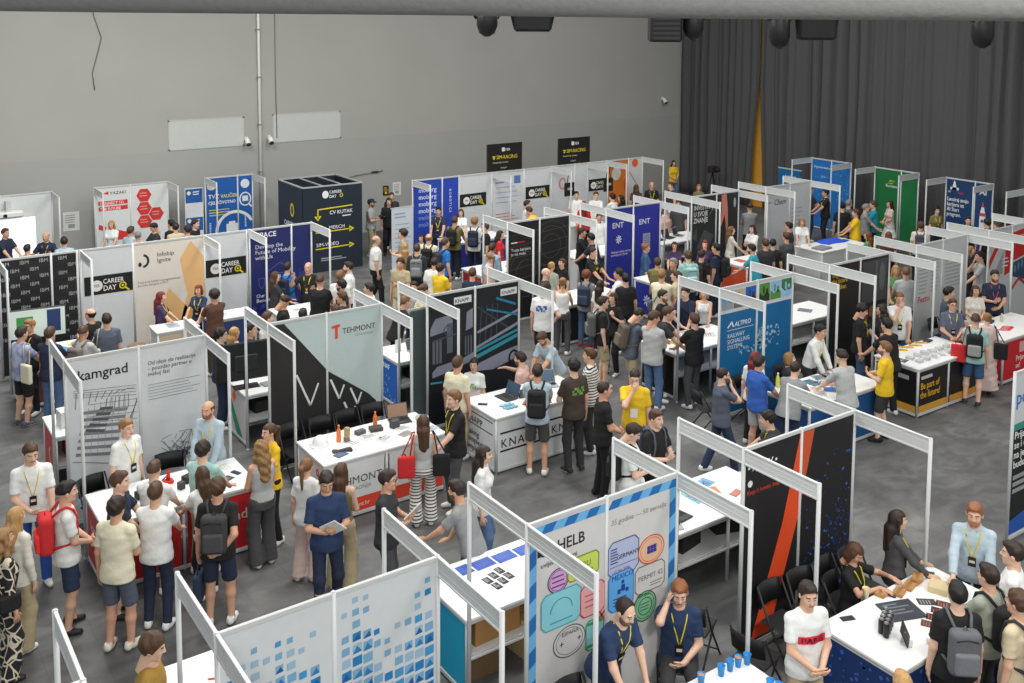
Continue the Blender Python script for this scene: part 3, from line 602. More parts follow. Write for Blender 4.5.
# --- far row, Y 26
WT = (208, 213, 215)
B = booth('long white far booth wall with a blue name column at left and an orange end', 14.47, 26.0, [1.03, .6, 1.22, 1.25, 1.1, .98, .55, .82, 1.0, .66], [(44, 72, 176), (44, 72, 176), WT, WT, WT, WT, WT, WT, (206, 116, 40), (206, 205, 203)], front_arms=(0, 3, 5, 7, 8, 10), back_arms=())
for i in range(6): lettering(B.panels[0], 'moberg', .2, 2.08-.21*i, .2, (212, 222, 244) if i < 4 else (120, 150, 224), bold=.035)
me = text_mesh('ROBOTICS', .11, .03, space=1.5); me.transform(Matrix(((0, 1, 0, 1.28), (0, 0, -1, -.007), (-1, 0, 0, 2.1), (0, 0, 0, 1)))); me.transform(Matrix.Identity(4)); link('lettering', me, mat((212, 222, 244), .6, 'print'), B.panels[1])
career_sign(B, 2, 1.66, 1.48, .97); career_sign(B, 4, 4.16, 1.48, .96); career_sign(B, 7, 6.78, 1.49, .82)
patch(B.panels[3], [rect(2.98, 2.1, 3.3, 2.14), rect(3.7, 2.05, 3.95, 2.3)], (90, 120, 180), name='emblem'); patch(B.panels[3], bars(3.0, 1.95, .9, 4, .16, .02, .3), (140, 160, 190), name='print_lines'); patch(B.panels[3], bars(3.0, 1.1, .9, 5, .1, .02, .5), (200, 90, 90), name='print_lines')
patch(B.panels[5], ringpolys(5.66, 1.86, .15, .2, .05), (214, 120, 130), name='pink_ring')
patch(B.panels[8], [disc(8.0, 2.0, .2, .24)], (206, 206, 202), name='emblem'); patch(B.panels[8], [disc(8.42, 1.6, .07, .22)], (206, 74, 44), name='red_blob'); patch(B.panels[9], [disc(8.85, 2.3, .14, .14)], (214, 96, 50), name='red_blob'); patch(B.panels[9], [stroke((8.6, 2.0), (8.9, 1.6), .02), stroke((8.9, 1.6), (8.98, 1.2), .02)], (60, 74, 100), name='line_drawing')
# banners set on top of that wall
for bx, lab in ((17.14, 'black banner with yellow lettering above the far white wall, the left one of two'), (19.94, 'black banner with yellow lettering above the far white wall, the right one of two')):
    t = thing('hanging_banner', lab, 'banner', (bx, 26.0, 2.5))
    b = MB(); b.box(0, -.012, 0, 1.32, .012, .87); p = b.build('board', mat((30, 29, 29), .5), t)
    b = MB()
    for q in ((-.015, 0, 0, .87), (1.32, 0, 1.335, .87)): b.box(q[0], -.016, q[1], q[2], .016, q[3])
    b.box(.25, -.01, -.03, .3, .01, .02); b.box(1.0, -.01, -.03, 1.05, .01, .02)
    b.build('frame', mat((70, 60, 30)), t)
    lettering(p, 'SIM-RACING', .34, .38, .17, (226, 208, 40), y=-.014, bold=.012, sx=.86); patch(p, [[(.2, .42), (.29, .42), (.25, .36)], rect(.2, .44, .3, .48)], (226, 208, 40), y=-.013, name='emblem', t=.001)
    lettering(p, 'Powered by students', .2, .25, .07, (214, 206, 150), y=-.014); patch(p, [rect(.55, .62, .66, .74)], (220, 220, 218), y=-.013, name='emblem', t=.001); lettering(p, 'FER', .68, .63, .12, (220, 220, 218), y=-.014, bold=.02); lettering(p, 'racing.hr', .5, .08, .07, (200, 200, 198), y=-.014)
    
# --- far left row, Y 29.8
B = booth('white booth with a lit screen on its wall at the far left', 1.1, 29.8, [1.4, 1.4, 1.28], [(210, 215, 214)], back_arms=(), front_arms=(0, 3))
t = thing('wall_screen', 'big bright white projection screen at the far left', 'screen', (2.2, 29.72, .75)); b = MB(); b.box(0, -.03, 0, 2.55, .05, 1.12); b.build('casing', mat((200, 204, 204)), t); b = MB(); b.box(.02, -.036, .02, 2.53, -.0305, 1.10); p = b.build('screen', mat((246, 250, 250), .3, 'screen', emit=.75), t); patch(p, bars(.9, .62, 1.0, 3, .1, .02), (190, 205, 210), y=-.037, t=.001)
t = thing('projector', 'white projector fixed high on the wall above the bright screen', 'projector', (4.05, 29.75, 2.05)); b = MB(); b.box(-.45, -.4, -.12, .35, -.05, .03, ch=.03); b.build('body', mat((226, 228, 226)), t); b = MB(); b.box(-.06, -.3, .03, .06, -.02, .3); b.build('arm', mat((200, 202, 200)), t); b = MB(); b.tube([(-.1, -.42, -.05), (-.1, -.39, -.05)], .05, 12); b.build('lens', M_BLACK, t)
B = booth('white booth with red hexagons and red lettering, before the back wall', 6.30, 29.8, [.98, 1.06], [(216, 220, 220)], back_arms=())
P0, P1 = B.panels
RED = (206, 56, 52)
lettering(P0, 'YAZAKI', .42, 2.24, .12, (60, 60, 62), bold=.03, space=1.1); patch(P0, [[(.22, 2.28), (.38, 2.34), (.38, 2.24)]], RED, name='emblem')
patch(P0, [rect(.1, 1.94, .9, 2.06), rect(.1, 1.78, .9, 1.90)], RED, name='text_bar'); lettering(P0, 'CONNECT TO', .14, 1.955, .11, (240, 236, 234), y=-.0095, bold=.03, sx=.9); lettering(P0, 'THE FUTURE', .14, 1.795, .11, (240, 236, 234), y=-.0095, bold=.03, sx=.9)
patch(P0, [[(.1, 1.4), (.3, 1.3), (.25, 1.2), (.08, 1.25)], [(.6, 1.2), (.9, 1.1), (.85, .9), (.5, .9)], [(.1, .5), (.2, .8), (.25, .5)]], RED, name='red_shapes')
def hexa(u, v, r0): return [(u+r0*math.cos(math.pi/3*k), v+r0*math.sin(math.pi/3*k)) for k in range(6)]
patch(P1, [hexa(*q, .215) for q in ((1.36, 2.13), (1.36, 1.74), (1.7, 1.55), (1.36, 1.35))], RED, name='hexagon')
for q in ((1.36, 2.13), (1.36, 1.74), (1.7, 1.55), (1.36, 1.35)): patch(P1, bars(q[0]-.12, q[1]+.05, .24, 2, .08, .03), (226, 150, 146), y=-.009, name='print_lines')
B = booth('blue booth with a big white briefcase ring and yellow and white lettering', 9.46, 29.8, [1.0, .47], [(34, 92, 168)], back_arms=())
P0, P1 = B.panels
lettering(P0, 'TVZ', .08, 1.82, .18, (236, 238, 240), bold=.035); lettering(P0, 'VAU\u010cERI', .46, 1.82, .15, (232, 214, 60), bold=.035, sx=.9); lettering(P0, 'CJELO\u017dIVOTNO', .08, 1.64, .135, (236, 238, 240), bold=.035, sx=.86); patch(P0, bars(.1, 1.45, .75, 3, .08, .025, .3), (222, 206, 80), name='print_lines'); patch(P0, [disc(.18, 2.22, .14)], (226, 230, 234), name='emblem')
patch(P0, ringpolys(.9, .78, .62, .62, .09, 40, .0 if False else 1.42, 3.3), (226, 230, 234), y=-.0085, name='ring'); patch(P1, ringpolys(.9, .78, .62, .62, .09, 24, .45, 1.38), (226, 230, 234), y=-.0085, name='ring'); patch(P0, [rect(.62, .7, .98, 1.0), rect(.7, 1.0, .9, 1.07)], (226, 230, 234), y=-.0085, name='briefcase')
patch(P1, [disc(1.23, 2.2, .14)], (226, 230, 234), name='emblem'); patch(P1, ringpolys(1.23, 1.72, .19, .22, .04) + [stroke((1.34, 1.56), (1.43, 1.46), .05), rect(1.14, 1.65, 1.32, 1.82)], (226, 230, 234), name='ring'); patch(P1, bars(1.2, 1.25, .06, 9, .05, .03), (200, 210, 226), name='print_lines'); patch(P0, bars(.1, 1.05, .06, 9, .05, .03), (200, 210, 226), name='print_lines')
# leaflet stand panels beside it
t = thing('poster_stand', 'narrow stand with two blue and white posters between hexagon booth and blue booth', 'stand', (8.85, 29.85, 0))
b = MB(); b.box(0, -.02, .3, .55, .0, 2.2); p = b.build('board', mat((216, 220, 222)), t); b = MB(); b.box(.03, -.25, 0, .09, .2, .03); b.box(.46, -.25, 0, .52, .2, .03); b.box(.03, -.0, 0, .08, .03, 2.2); b.box(.47, -.0, 0, .52, .03, 2.2); b.build('foot_frame', M_ALU, t)
patch(p, [rect(.02, 1.75, .53, 2.17), rect(.02, .9, .53, 1.3)], (40, 92, 160), y=-.022, name='poster_print'); patch(p, [disc(.12, 2.05, .06), disc(.12, 1.2, .06)] + bars(.24, 2.06, .22, 2, .07, .03) + bars(.24, 1.2, .22, 2, .07, .03), (226, 230, 234), y=-.0245, name='poster_print')
# --- dark sign cube with yellow arrows
t = thing('direction_cube', 'tall dark navy box with yellow arrows and white direction words', 'sign', (11.15, 26.4, 0))
DK = (36, 46, 56); b = MB(); b.box(0, -.02, 0, 1.84, .02, TOPZ); PF = b.build('front_panel', mat(DK, .5), t); b = MB(); b.box(-.02, .02, 0, .02, 1.8, TOPZ); PS = b.build('side_panel', mat(DK, .5), t)
b = MB(); b.box(1.82, .02, 0, 1.86, 1.8, TOPZ); b.build('side_panel', mat(DK, .5), t); b = MB(); b.box(0, 1.78, 0, 1.84, 1.82, TOPZ); b.build('back_panel', mat(DK, .5), t)
b = MB(); b.box(-.025, -.025, TOPZ-.01, 1.86, .025, TOPZ+.025); b.box(-.025, .025, TOPZ-.01, .025, 1.8, TOPZ+.025); b.box(1.81, .025, TOPZ-.01, 1.86, 1.8, TOPZ+.025); b.box(-.025, 1.77, TOPZ-.01, 1.86, 1.83, TOPZ+.025); b.box(.6, .0, TOPZ-.01, .64, 1.8, TOPZ+.02); b.box(1.2, .0, TOPZ-.01, 1.24, 1.8, TOPZ+.02); b.build('top_rail', mat((170, 174, 176), .4, 'metal'), t)
YE = (222, 206, 44); WH = (232, 234, 234)
patch(PF, [disc(.68, 2.25, .10, .11)], WH, y=-.021, name='emblem'); lettering(PF, 'CAREER', .80, 2.27, .12, WH, y=-.022, bold=.03, sx=.9); lettering(PF, 'DAY', .80, 2.14, .12, WH, y=-.022, bold=.03, sx=.9); patch(PF, ringpolys(1.18, 2.19, .055, .055, .02), YE, y=-.021, name='emblem')
patch(PF, [stroke((1.52, 1.87), (.44, 1.83), .035), stroke((.44, 1.845), (.44, 1.55), .035), [(.33, 1.64), (.55, 1.64), (.44, 1.50)]], YE, y=-.021, name='arrow'); lettering(PF, 'CV KUTAK', .80, 1.66, .15, WH, y=-.022, bold=.03); patch(PF, bars(1.2, 1.57, .3, 1, .1, .03), WH, y=-.021, name='print_lines')
for v, s in ((1.18, 'MERCH'), (.70, 'SIM-VIDEO')):
    patch(PF, [stroke((.36, v-.02), (1.5, v), .03), [(1.42, v+.09), (1.42, v-.09), (1.58, v)]], YE, y=-.021, name='arrow'); lettering(PF, s, .38 if s[0] == 'S' else .78, v+.045, .15, WH, y=-.022, bold=.03)
patch(PF, bars(.52, .38, .8, 2, .06, .03), (150, 160, 168), y=-.021, name='print_lines')
patch(PS, ringpolys(.75, 1.75, .14, .2, .06), YE, y=-.021, name='emblem', side=True); lettering(PS, 'CAREER', 1.35, 1.25, .2, WH, y=-.024, bold=.03, flip='side')
# --- right hand booths that face left
def side_booth(label, yb, bays, front, **k): return booth(label, 28.65, yb, bays, front, rot=-math.pi/2, back_arms=(), **k)
B = side_booth('sky blue booth at the dark curtain, farthest of the three along the right', 22.67, [.84, .79], [(36, 112, 186)])
lettering(B.panels[0], 'Digitalna buducnost', .1, 2.15, .11, (214, 230, 240), bold=.02); patch(B.panels[0], [disc(.1+.7*random.Random(i).random(), .8+1.1*random.Random(i+9).random(), .02, n=6) for i in range(26)] + [rect(.4, 1.82, .6, 1.9)], (90, 160, 215), name='dots'); patch(B.panels[1], [disc(.95+.6*random.Random(i).random(), .8+1.3*random.Random(i+9).random(), .02, n=6) for i in range(30)], (90, 170, 220), name='dots')
B = side_booth('plain dark green booth in front of the curtain', 20.1, [.98, .62], [(28, 110, 62)])
patch(B.panels[0], [disc(.62, 2.05, .08, .07), stroke((.5, 2.0), (.75, 2.1), .03)], (150, 190, 70), name='emblem'); lettering(B.panels[0], 'Romano', .42, 1.88, .13, (226, 232, 226), bold=.03)
B = side_booth('navy booth with a white rocket and bold white text', 17.55, [.95, .56], [(28, 62, 106)])
P0, P1 = B.panels
patch(P0, [[(.2, 2.12), (.25, 2.36), (.28, 2.42), (.31, 2.36), (.36, 2.12)], [(.14, 2.12), (.42, 2.12), (.42, 2.2), (.14, 2.2)]], (230, 232, 234), name='rocket_emblem'); lettering(P0, 'AI', .08, 2.02, .1, (230, 232, 234), bold=.02); lettering(P0, 'Start', .4, 2.02, .1, (206, 60, 80), bold=.02)
lettering(P0, 'Lansiraj svoju\nkarijeru uz\nAI Start\nprogram.', .06, 1.77, .165, (234, 236, 238), bold=.045, sx=.78)
lettering(P1, 'AI', 1.1, 2.1, .25, (234, 236, 238), bold=.04); patch(P1, [[(1.12, .9), (1.13, 1.5), (1.22, 1.9), (1.31, 1.5), (1.32, .9)]], (226, 228, 230), name='rocket'); patch(P1, [[(1.18, 1.72), (1.22, 1.92), (1.26, 1.72)], [(1.12, .9), (1.0, .6), (1.13, 1.1)], [(1.32, .9), (1.44, .6), (1.31, 1.1)], [(1.13, 1.45), (1.31, 1.45), (1.3, 1.55), (1.14, 1.55)]], (206, 70, 48), y=-.0085, name='rocket'); patch(P1, [[(1.15, .88), (1.29, .88), (1.22, .4)]], (226, 150, 60), name='rocket'); patch(P1, [disc(1.22, 1.3, .05)], (60, 96, 150), y=-.0085, name='rocket')
side_booth('pale booth frame at the right edge before the curtain', 15.05, [.98, .98], [(196, 200, 200)])
t = thing('pull_up_banner', 'bright blue banner left of the sky blue booth, before the curtain', 'banner', (28.5, 24.0, 0), -math.pi/2); b = MB(); b.box(0, -.01, .1, 1.0, 0, 1.95); p = b.build('sheet', mat((20, 104, 160), .5), t); lettering(p, 'karijera', .3, 1.65, .16, (226, 234, 240), y=-.012, bold=.02); b = MB(); b.box(-.02, -.09, 0, 1.02, .09, .1, ch=.02); b.build('base', M_ALU, t); b = MB(); b.box(-.02, -.015, 1.95, 1.02, .015, 1.99); b.tube([(.5, .02, .05), (.5, .02, 1.97)], .012, 8); b.build('support', M_ALU, t)
# info board at the right edge
B = booth('tall info board with white bold text on black, cut off by the right picture edge', 13.52, 7.12, [1.0], [(206, 210, 212)], front_arms=(), back_arms=(), name='info_board')
P0 = B.panels[0]
patch(P0, [rect(.02, .1, .98, 1.62)], (28, 30, 32), name='black_field'); patch(P0, [rect(.02, 1.62, .98, 1.72)], (56, 140, 128), y=-.0065, name='teal_band'); lettering(P0, 'poslovi', .06, 2.0, .3, (44, 108, 190), bold=.03); lettering(P0, 'Prijavi\nse i osvoji\nna jesen\nbudu\u0107nost', .06, 1.5, .15, (230, 232, 232), y=-.0095, bold=.035); patch(P0, bars(.07, .9, .8, 3, .1, .06, .2), (150, 152, 154), y=-.0085, name='print_lines'); patch(P0, [[(.02, .3), (.98, .45), (.98, .1), (.02, .1)]], (36, 86, 170), y=-.009, name='blue_field')
# back of a roll-up between the pale green booth and the conveyor booth
t = thing('pull_up_banner', 'grey green back of a roll-up banner between pale green and conveyor photo booths', 'banner', (8.5, 15.4, 0)); b = MB(); b.box(0, -.01, .1, .56, .0, 2.12); b.build('sheet', mat((92, 106, 106), .6), t); b = MB(); b.box(-.02, -.1, 0, .58, .1, .1, ch=.02); b.build('base', M_ALU, t); b = MB(); b.box(-.02, -.015, 2.12, .58, .015, 2.16); b.tube([(.28, .03, .05), (.28, .03, 2.13)], .012, 8); b.build('support', M_ALU, t)
# white roll-up near the moberg column
t = thing('pull_up_banner', 'pale white roll-up banner left of the blue name column', 'banner', (13.28, 25.1, 0), .05); b = MB(); b.box(0, -.01, .1, .72, .0, 1.88); p = b.build('sheet', mat((200, 208, 214), .5), t); patch(p, bars(.1, 1.7, .4, 2, .1, .04) + bars(.1, 1.4, .55, 6, .13, .02), (140, 160, 190), y=-.012); b = MB(); b.box(-.02, -.1, 0, .74, .1, .1, ch=.02); b.build('base', M_ALU, t); b = MB(); b.box(-.02, -.015, 1.88, .74, .015, 1.91); b.tube([(.36, .03, .05), (.36, .03, 1.89)], .012, 8); b.build('support', M_ALU, t)

# ------------------------------------------------------------------ counters in aluminium frames with white tops
def counter(label, x0, y0, w=2.02, d=.98, front=WHITE, side=None, open_to='+y', h=.93, right=None, n=2, name='display_counter'):
    """local origin at the corner with the least x and y; front panels face -y unless open_to is -y (then they face +y)"""
    C = Booth(); t = C.root = thing(name, label, 'counter', (x0, y0, 0)); C.w, C.d, C.h = w, d, h
    side = side or front; right = right or side
    b = MB(); b.box(-.012, -.012, h-.035, w+.012, d+.012, h, ch=.006); C.top = b.build('top', M_TOP, t)
    us = [w*i/n for i in range(n+1)]
    for u in us:
        for v in (0, d):
            b = MB(); c = .022; uu = min(max(u, c), w-c); vv = min(max(v, c), d-c)
            b.tube([(uu, vv, 0), (uu, vv, h-.036)], .024, 8); b.build('post', M_ALU, t)
    yf = .012 if open_to == '+y' else d-.012
    C.fronts = []
    for i in range(n):
        b = MB(); b.box(us[i]+.046, yf-.004, .085, us[i+1]-.046, yf+.004, h-.05); C.fronts.append(b.build('front_panel', mat(front, .45), t))
    b = MB(); b.box(.04, yf-.012, .03, w-.04, yf+.012, .085, ch=.005); b.box(.04, yf-.01, h-.08, w-.04, yf+.01, h-.036, ch=.004)
    for xx in (.012, w-.012):
        b.box(xx-.012, .046, .03, xx+.012, d-.046, .085, ch=.005); b.box(xx-.01, .046, h-.08, xx+.01, d-.046, h-.036, ch=.004)
    yo = d-.012 if open_to == '+y' else .012
    b.box(.04, yo-.01, h-.08, w-.04, yo+.01, h-.036, ch=.004); b.box(.04, yo-.012, .44, w-.04, yo+.012, .47, ch=.004)
    b.build('rail', M_ALU, t)
    b = MB(); b.box(.008, .05, .085, .016, d-.05, h-.05); C.left = b.build('side_panel', mat(side, .45), t)
    b = MB(); b.box(w-.016, .05, .085, w-.008, d-.05, h-.05); C.right = b.build('side_panel', mat(right, .45), t)
    b = MB(); b.box(.04, .05, .445, w-.04, d-.05, .465); C.shelf = b.build('shelf', M_TOP, t)
    C.o = (x0, y0)
    return C
def on(C, u, v): return (C.o[0]+u, C.o[1]+v, C.h)
K = {}
RED2 = (190, 40, 44)
# second row fronts
c = K['kam'] = counter('white topped counter with red panels before the stadium drawing booth', 2.70, 12.92, 2.04, 1.0, RED2, RED2)
lettering(c.fronts[1], 'kamgrad', 1.2, .5, .2, (226, 206, 206), y=.004, bold=.02); lettering(c.left, 'kamgrad', .75, .55, .2, (226, 206, 206), y=.004, flip='side', bold=.02)
c = K['teh'] = counter('long white counter with brown lettering and an orange red band, before the pale green booth', 5.73, 12.94, 2.04, .98, (214, 218, 220))
for k, P in enumerate(c.fronts): patch(P, [rect(.05+1.02*k, .09, .97+1.02*k, .3)], (214, 70, 50), y=.006, name='orange_band')
lettering(c.fronts[0], 'TEHMONT', .14, .52, .165, (82, 70, 64), y=.005, bold=.035); lettering(c.fronts[0], 'IZGRADNJA', .3, .42, .085, (150, 154, 156), y=.005, bold=.02); patch(c.fronts[1], ringpolys(1.3, .72, .05, .05, .02), (206, 66, 50), y=.006, name='emblem'); lettering(c.fronts[0], 'www.tehmont.hr', .1, .16, .09, (240, 214, 206), y=.002, bold=.02); patch(c.left, ringpolys(.25, .72, .05, .06, .03), (206, 66, 50), y=.006, side=True, name='emblem'); lettering(c.left, 'TEHMONT', .7, .5, .1, (90, 84, 100), y=.004, flip='side', bold=.02)
c = K['kna'] = counter('square white counter with black name lettering between two bars, before the conveyor photo booth', 8.70, 12.92, 2.0, .98, (212, 216, 218), h=.95)
lettering(c.fronts[0], 'KNAPP', .10, .42, .20, (34, 34, 36), y=.005, bold=.012, space=1.25); patch(c.fronts[0], [rect(.09, .65, .95, .68), rect(.09, .35, .95, .38)], (34, 34, 36), y=.006, name='name_bars'); lettering(c.fronts[1], 'KNAPP', 1.12, .42, .20, (34, 34, 36), y=.005, bold=.012, space=1.25); patch(c.fronts[1], [rect(1.09, .65, 1.95, .68), rect(1.09, .35, 1.95, .38)], (34, 34, 36), y=.006, name='name_bars')
lettering(c.left, 'KNAPP', .9, .66, .15, (40, 40, 44), y=.004, flip='side', bold=.01, space=1.1); patch(c.left, [rect(.1, .82, .92, .835), rect(.1, .62, .92, .635)], (40, 40, 44), y=.006, side=True, name='name_bars'); lettering(c.left, 'making\ncomplexity\nsimple', .9, .44, .14, (60, 62, 66), y=.004, flip='side', bold=.015)
# second row backs
c = K['jan'] = counter('counter with a blue end panel and white name, behind the pale green booth', 8.66, 16.14, 1.98, .95, (206, 210, 212), (34, 96, 180), open_to='-y')
lettering(c.left, 'JANAF', .74, .68, .14, (230, 236, 244), y=.004, flip='side', bold=.03); r = random.Random(2); patch(c.left, [disc(.12+.7*r.random(), .12+.42*r.random(), .02, n=6) for i in range(22)], (120, 170, 226), y=.006, side=True, name='dots')
c = K['mid'] = counter('white shelving counter with a black screen on it, behind the pale green booth at left', 5.73, 16.14, 2.0, .9, (206, 210, 212), (206, 210, 212), open_to='-y')
c = K['kmb'] = counter('white counter with a red end panel and boxes, behind the stadium drawing booth', 2.72, 16.14, 2.0, .95, (206, 210, 212), (196, 52, 50), open_to='-y')
patch(c.left, [stroke((.3, .2), (.55, .5), .05), stroke((.55, .5), (.45, .6), .05)], (226, 190, 186), y=.006, side=True, name='emblem')
patch(K['mid'].left, [[(.2, .1), (.5, .1), (.85, .55), (.85, .75)], ], (40, 150, 120), y=.006, side=True, name='green_stripe'); patch(K['mid'].left, [[(.5, .75), (.62, .6), (.7, .72), (.58, .87)]], (226, 110, 60), y=.0065, side=True, name='orange_stripe')
# right row fronts
c = K['alt'] = counter('long white topped counter with dark blue panels, before the railway signalling booth', 13.30, 10.40, 2.0, .96, (34, 84, 140))
c = K['yb'] = counter('black counter with yellow slogan and yellow base band', 16.42, 10.43, 2.0, .94, (30, 29, 30), h=.95)
lettering(c.fronts[0], 'Be part of\nthe future!', .09, .53, .18, (222, 168, 44), y=.005, bold=.035, sx=.82)
for k, P in enumerate(c.fronts): patch(P, [rect(.05+1.0*k, .09, .95+1.0*k, .22)], (206, 150, 50), y=.006, name='yellow_band')
patch(c.fronts[0], [rect(.1, .72, .45, .78)], (190, 190, 190), y=.006, name='emblem'); patch(c.left, [rect(.05, .09, .95, .22)], (206, 150, 50), y=.006, side=True, name='yellow_band'); patch(c.left, [rect(.2, .68, .75, .76)], (170, 170, 172), y=.006, side=True, name='emblem')
c = K['red'] = counter('red counter with white print at the right edge', 19.35, 10.45, 2.0, .96, (196, 38, 46), h=.95)
lettering(c.fronts[0], 'Prijavi\nse!', .5, .42, .16, (236, 226, 226), y=.005, bold=.02); patch(c.fronts[0], [rect(.62, .58, .85, .8)], (220, 170, 172), y=.006, name='code_sheet')
# right row backs
c = K['altb'] = counter('black sided white counter behind the railway signalling booth', 13.30, 13.58, 1.98, .98, (28, 28, 30), (28, 28, 30), open_to='-y')
c = K['ybb'] = counter('white counter with a bright blue cloth on top, behind the yellow slogan booth', 16.42, 13.58, 2.0, .95, (206, 210, 212), open_to='-y')
c = K['feb'] = counter('plain white counter behind the pale grey booth at right', 19.45, 13.64, 1.98, .95, (206, 210, 212), open_to='-y')
# middle row
c = K['ent'] = counter('white topped counter with bright blue panels before the blue three letter booth', 16.45, 17.38, 1.86, .92, (44, 52, 150))
lettering(c.fronts[0], 'ENT', .2, .42, .22, (206, 210, 232), y=.005, bold=.02); patch(c.left, [stroke((.45, .45), (.45+.12*math.cos(a*math.pi/4), .45+.14*math.sin(a*math.pi/4)), .035) for a in range(8)], (206, 210, 232), y=.006, side=True, name='emblem')
c = K['inv'] = counter('white topped counter with an orange panel before the charcoal booth', 19.55, 17.4, 1.86, .94, (206, 84, 48))
c = K['che'] = counter('white counter before the plain white handwriting booth', 22.5, 17.35, 2.0, .94, (204, 208, 210), h=.95)
c = K['cir'] = counter('white topped counter with black panels before the black circle drawing booth', 13.38, 17.3, 1.9, .95, (34, 34, 36))
c = K['cib'] = counter('white counter with red end behind the black circle drawing booth', 13.38, 20.52, 1.9, .95, (206, 210, 212), (190, 44, 48), open_to='-y')
c = K['enb'] = counter('white counter behind the bright blue three letter booth', 16.45, 20.52, 1.9, .95, (206, 210, 212), open_to='-y')
c = K['inb'] = counter('white counter with laptops behind the charcoal booth', 19.55, 20.57, 1.86, .95, (206, 210, 212), open_to='-y')
# third row
c = K['ibm'] = counter('white topped counter before the black wall of striped lettering', 2.83, 20.05, 1.55, .8, (120, 70, 60), (206, 210, 212), h=.95)
c = K['spa'] = counter('white counter before the deep blue mobility booth', 7.93, 19.9, 1.56, .85, (206, 210, 212))
c = K['inf'] = counter('small white bar counter with a pale wooden front', 5.36, 20.15, .85, .55, (196, 176, 150), (212, 214, 214), n=1, h=1.02)
c = K['in2'] = counter('second small bar counter draped in dark blue cloth', 6.5, 20.35, 1.0, .55, (48, 64, 110), (48, 64, 110), n=1, h=1.02)
# far row
c = K['mob'] = counter('white topped counter with dark blue name panel in the far row', 14.6, 23.95, 1.9, .8, (40, 52, 140))
lettering(c.fronts[1], 'moberg', 1.05, .5, .2, (150, 165, 226), y=.005, bold=.03)
c = K['ora'] = counter('white counter before the orange wall in the far row', 21.9, 23.95, 1.7, .8, (206, 210, 212))
c = K['fa1'] = counter('white counter before the pink ring wall in the far row', 18.2, 23.95, 2.0, .8, (206, 210, 212))
# front row
c = K['apt'] = counter('big white table with dark blue starry panels at bottom right', 8.52, 5.48, 2.04, .97, (26, 52, 104))
for k, P in enumerate([c.left]):
    r = random.Random(6); patch(P, [disc(.08+.9*r.random(), .1+.7*r.random(), .006+.02*r.random(), n=6) for i in range(70)], (52, 96, 176), y=.006, side=True, name='blue_speckles')
for k, P in enumerate(c.fronts): patch(P, [disc(.08+1.02*k+.85*r.random(), .1+.7*r.random(), .006+.02*r.random(), n=6) for i in range(60)], (52, 96, 176), y=.006, name='blue_speckles')
c = K['hel'] = counter('white table with blue paper cups at the bottom edge, before the stamp booth', 5.49, 5.49, 1.92, 1.07, (206, 210, 212))
c = K['heb'] = counter('white open shelved counter with a turquoise end panel and leaflets, behind the stamp booth', 5.45, 8.64, 2.0, 1.03, (206, 210, 212), (0, 156, 196), open_to='-y')
c = K['apb'] = counter('white open shelved counter with a laptop, behind the orange striped black booth', 8.52, 8.66, 2.0, 1.0, (206, 210, 212), (206, 210, 212), open_to='-y')
c = K['blb'] = counter('white table with red letters at the bottom left edge, behind the blue mosaic booth', 2.40, 8.64, 2.04, 1.03, (206, 210, 212), open_to='-y')
lettering(c.top, 'ABB', .45, .62, .3, (206, 50, 56), y=.9315, flat=-math.pi/2, bold=.02)

# ------------------------------------------------------------------ folding chairs
def chair_meshes():
    out = []
    b = MB(); b.box(-.20, -.19, .435, .20, .21, .46, ch=.012); out.append(('seat', b, (30, 30, 32)))
    b = MB(); nseg = 8
    P = []
    for i in range(nseg+1):
        u = -.2+.4*i/nseg; y = .225+.05*(1-(u/.2)**2)
        for z, dy in ((.58, -.02), (.82, .035)): P.append((u, y+dy, z)); P.append((u, y+dy+.016, z))
    F = []
    for i in range(nseg):
        a = i*4; F += [(a, a+2, a+6, a+4), (a+1, a+5, a+7, a+3), (a+2, a+3, a+7, a+6), (a, a+4, a+5, a+1)]
    F += [(0, 1, 3, 2), (nseg*4, nseg*4+2, nseg*4+3, nseg*4+1)]
    b.quad_faces(P, F, True); out.append(('backrest', b, (28, 28, 30)))
    for s in (-1, 1):
        b = MB(); b.tube([(s*.215, -.26, .0), (s*.215, .06, .46), (s*.21, .25, .83)], .0125, 8); out.append(('leg', b, (40, 40, 42)))
        b = MB(); b.tube([(s*.185, .30, .0), (s*.185, -.10, .44)], .0125, 8); out.append(('leg', b, (40, 40, 42)))
    b = MB(); b.tube([(-.215, -.2, .085), (.215, -.2, .085)], .009, 6); out.append(('stretcher', b, (40, 40, 42)))
    res = []
    for nme, bb, c in out:
        me = bb.mesh(nme); me.materials.append(mat(c, .55)); res.append((nme, me))
    return res
CHAIR = chair_meshes()
def chair(x, y, rz, label, group=None):
    t = thing('folding_chair', label, 'chair', (x, y, 0), rz, group)
    for nme, me in CHAIR:
        o = bpy.data.objects.new(nme, me); COL.objects.link(o); o.parent = t
    return t
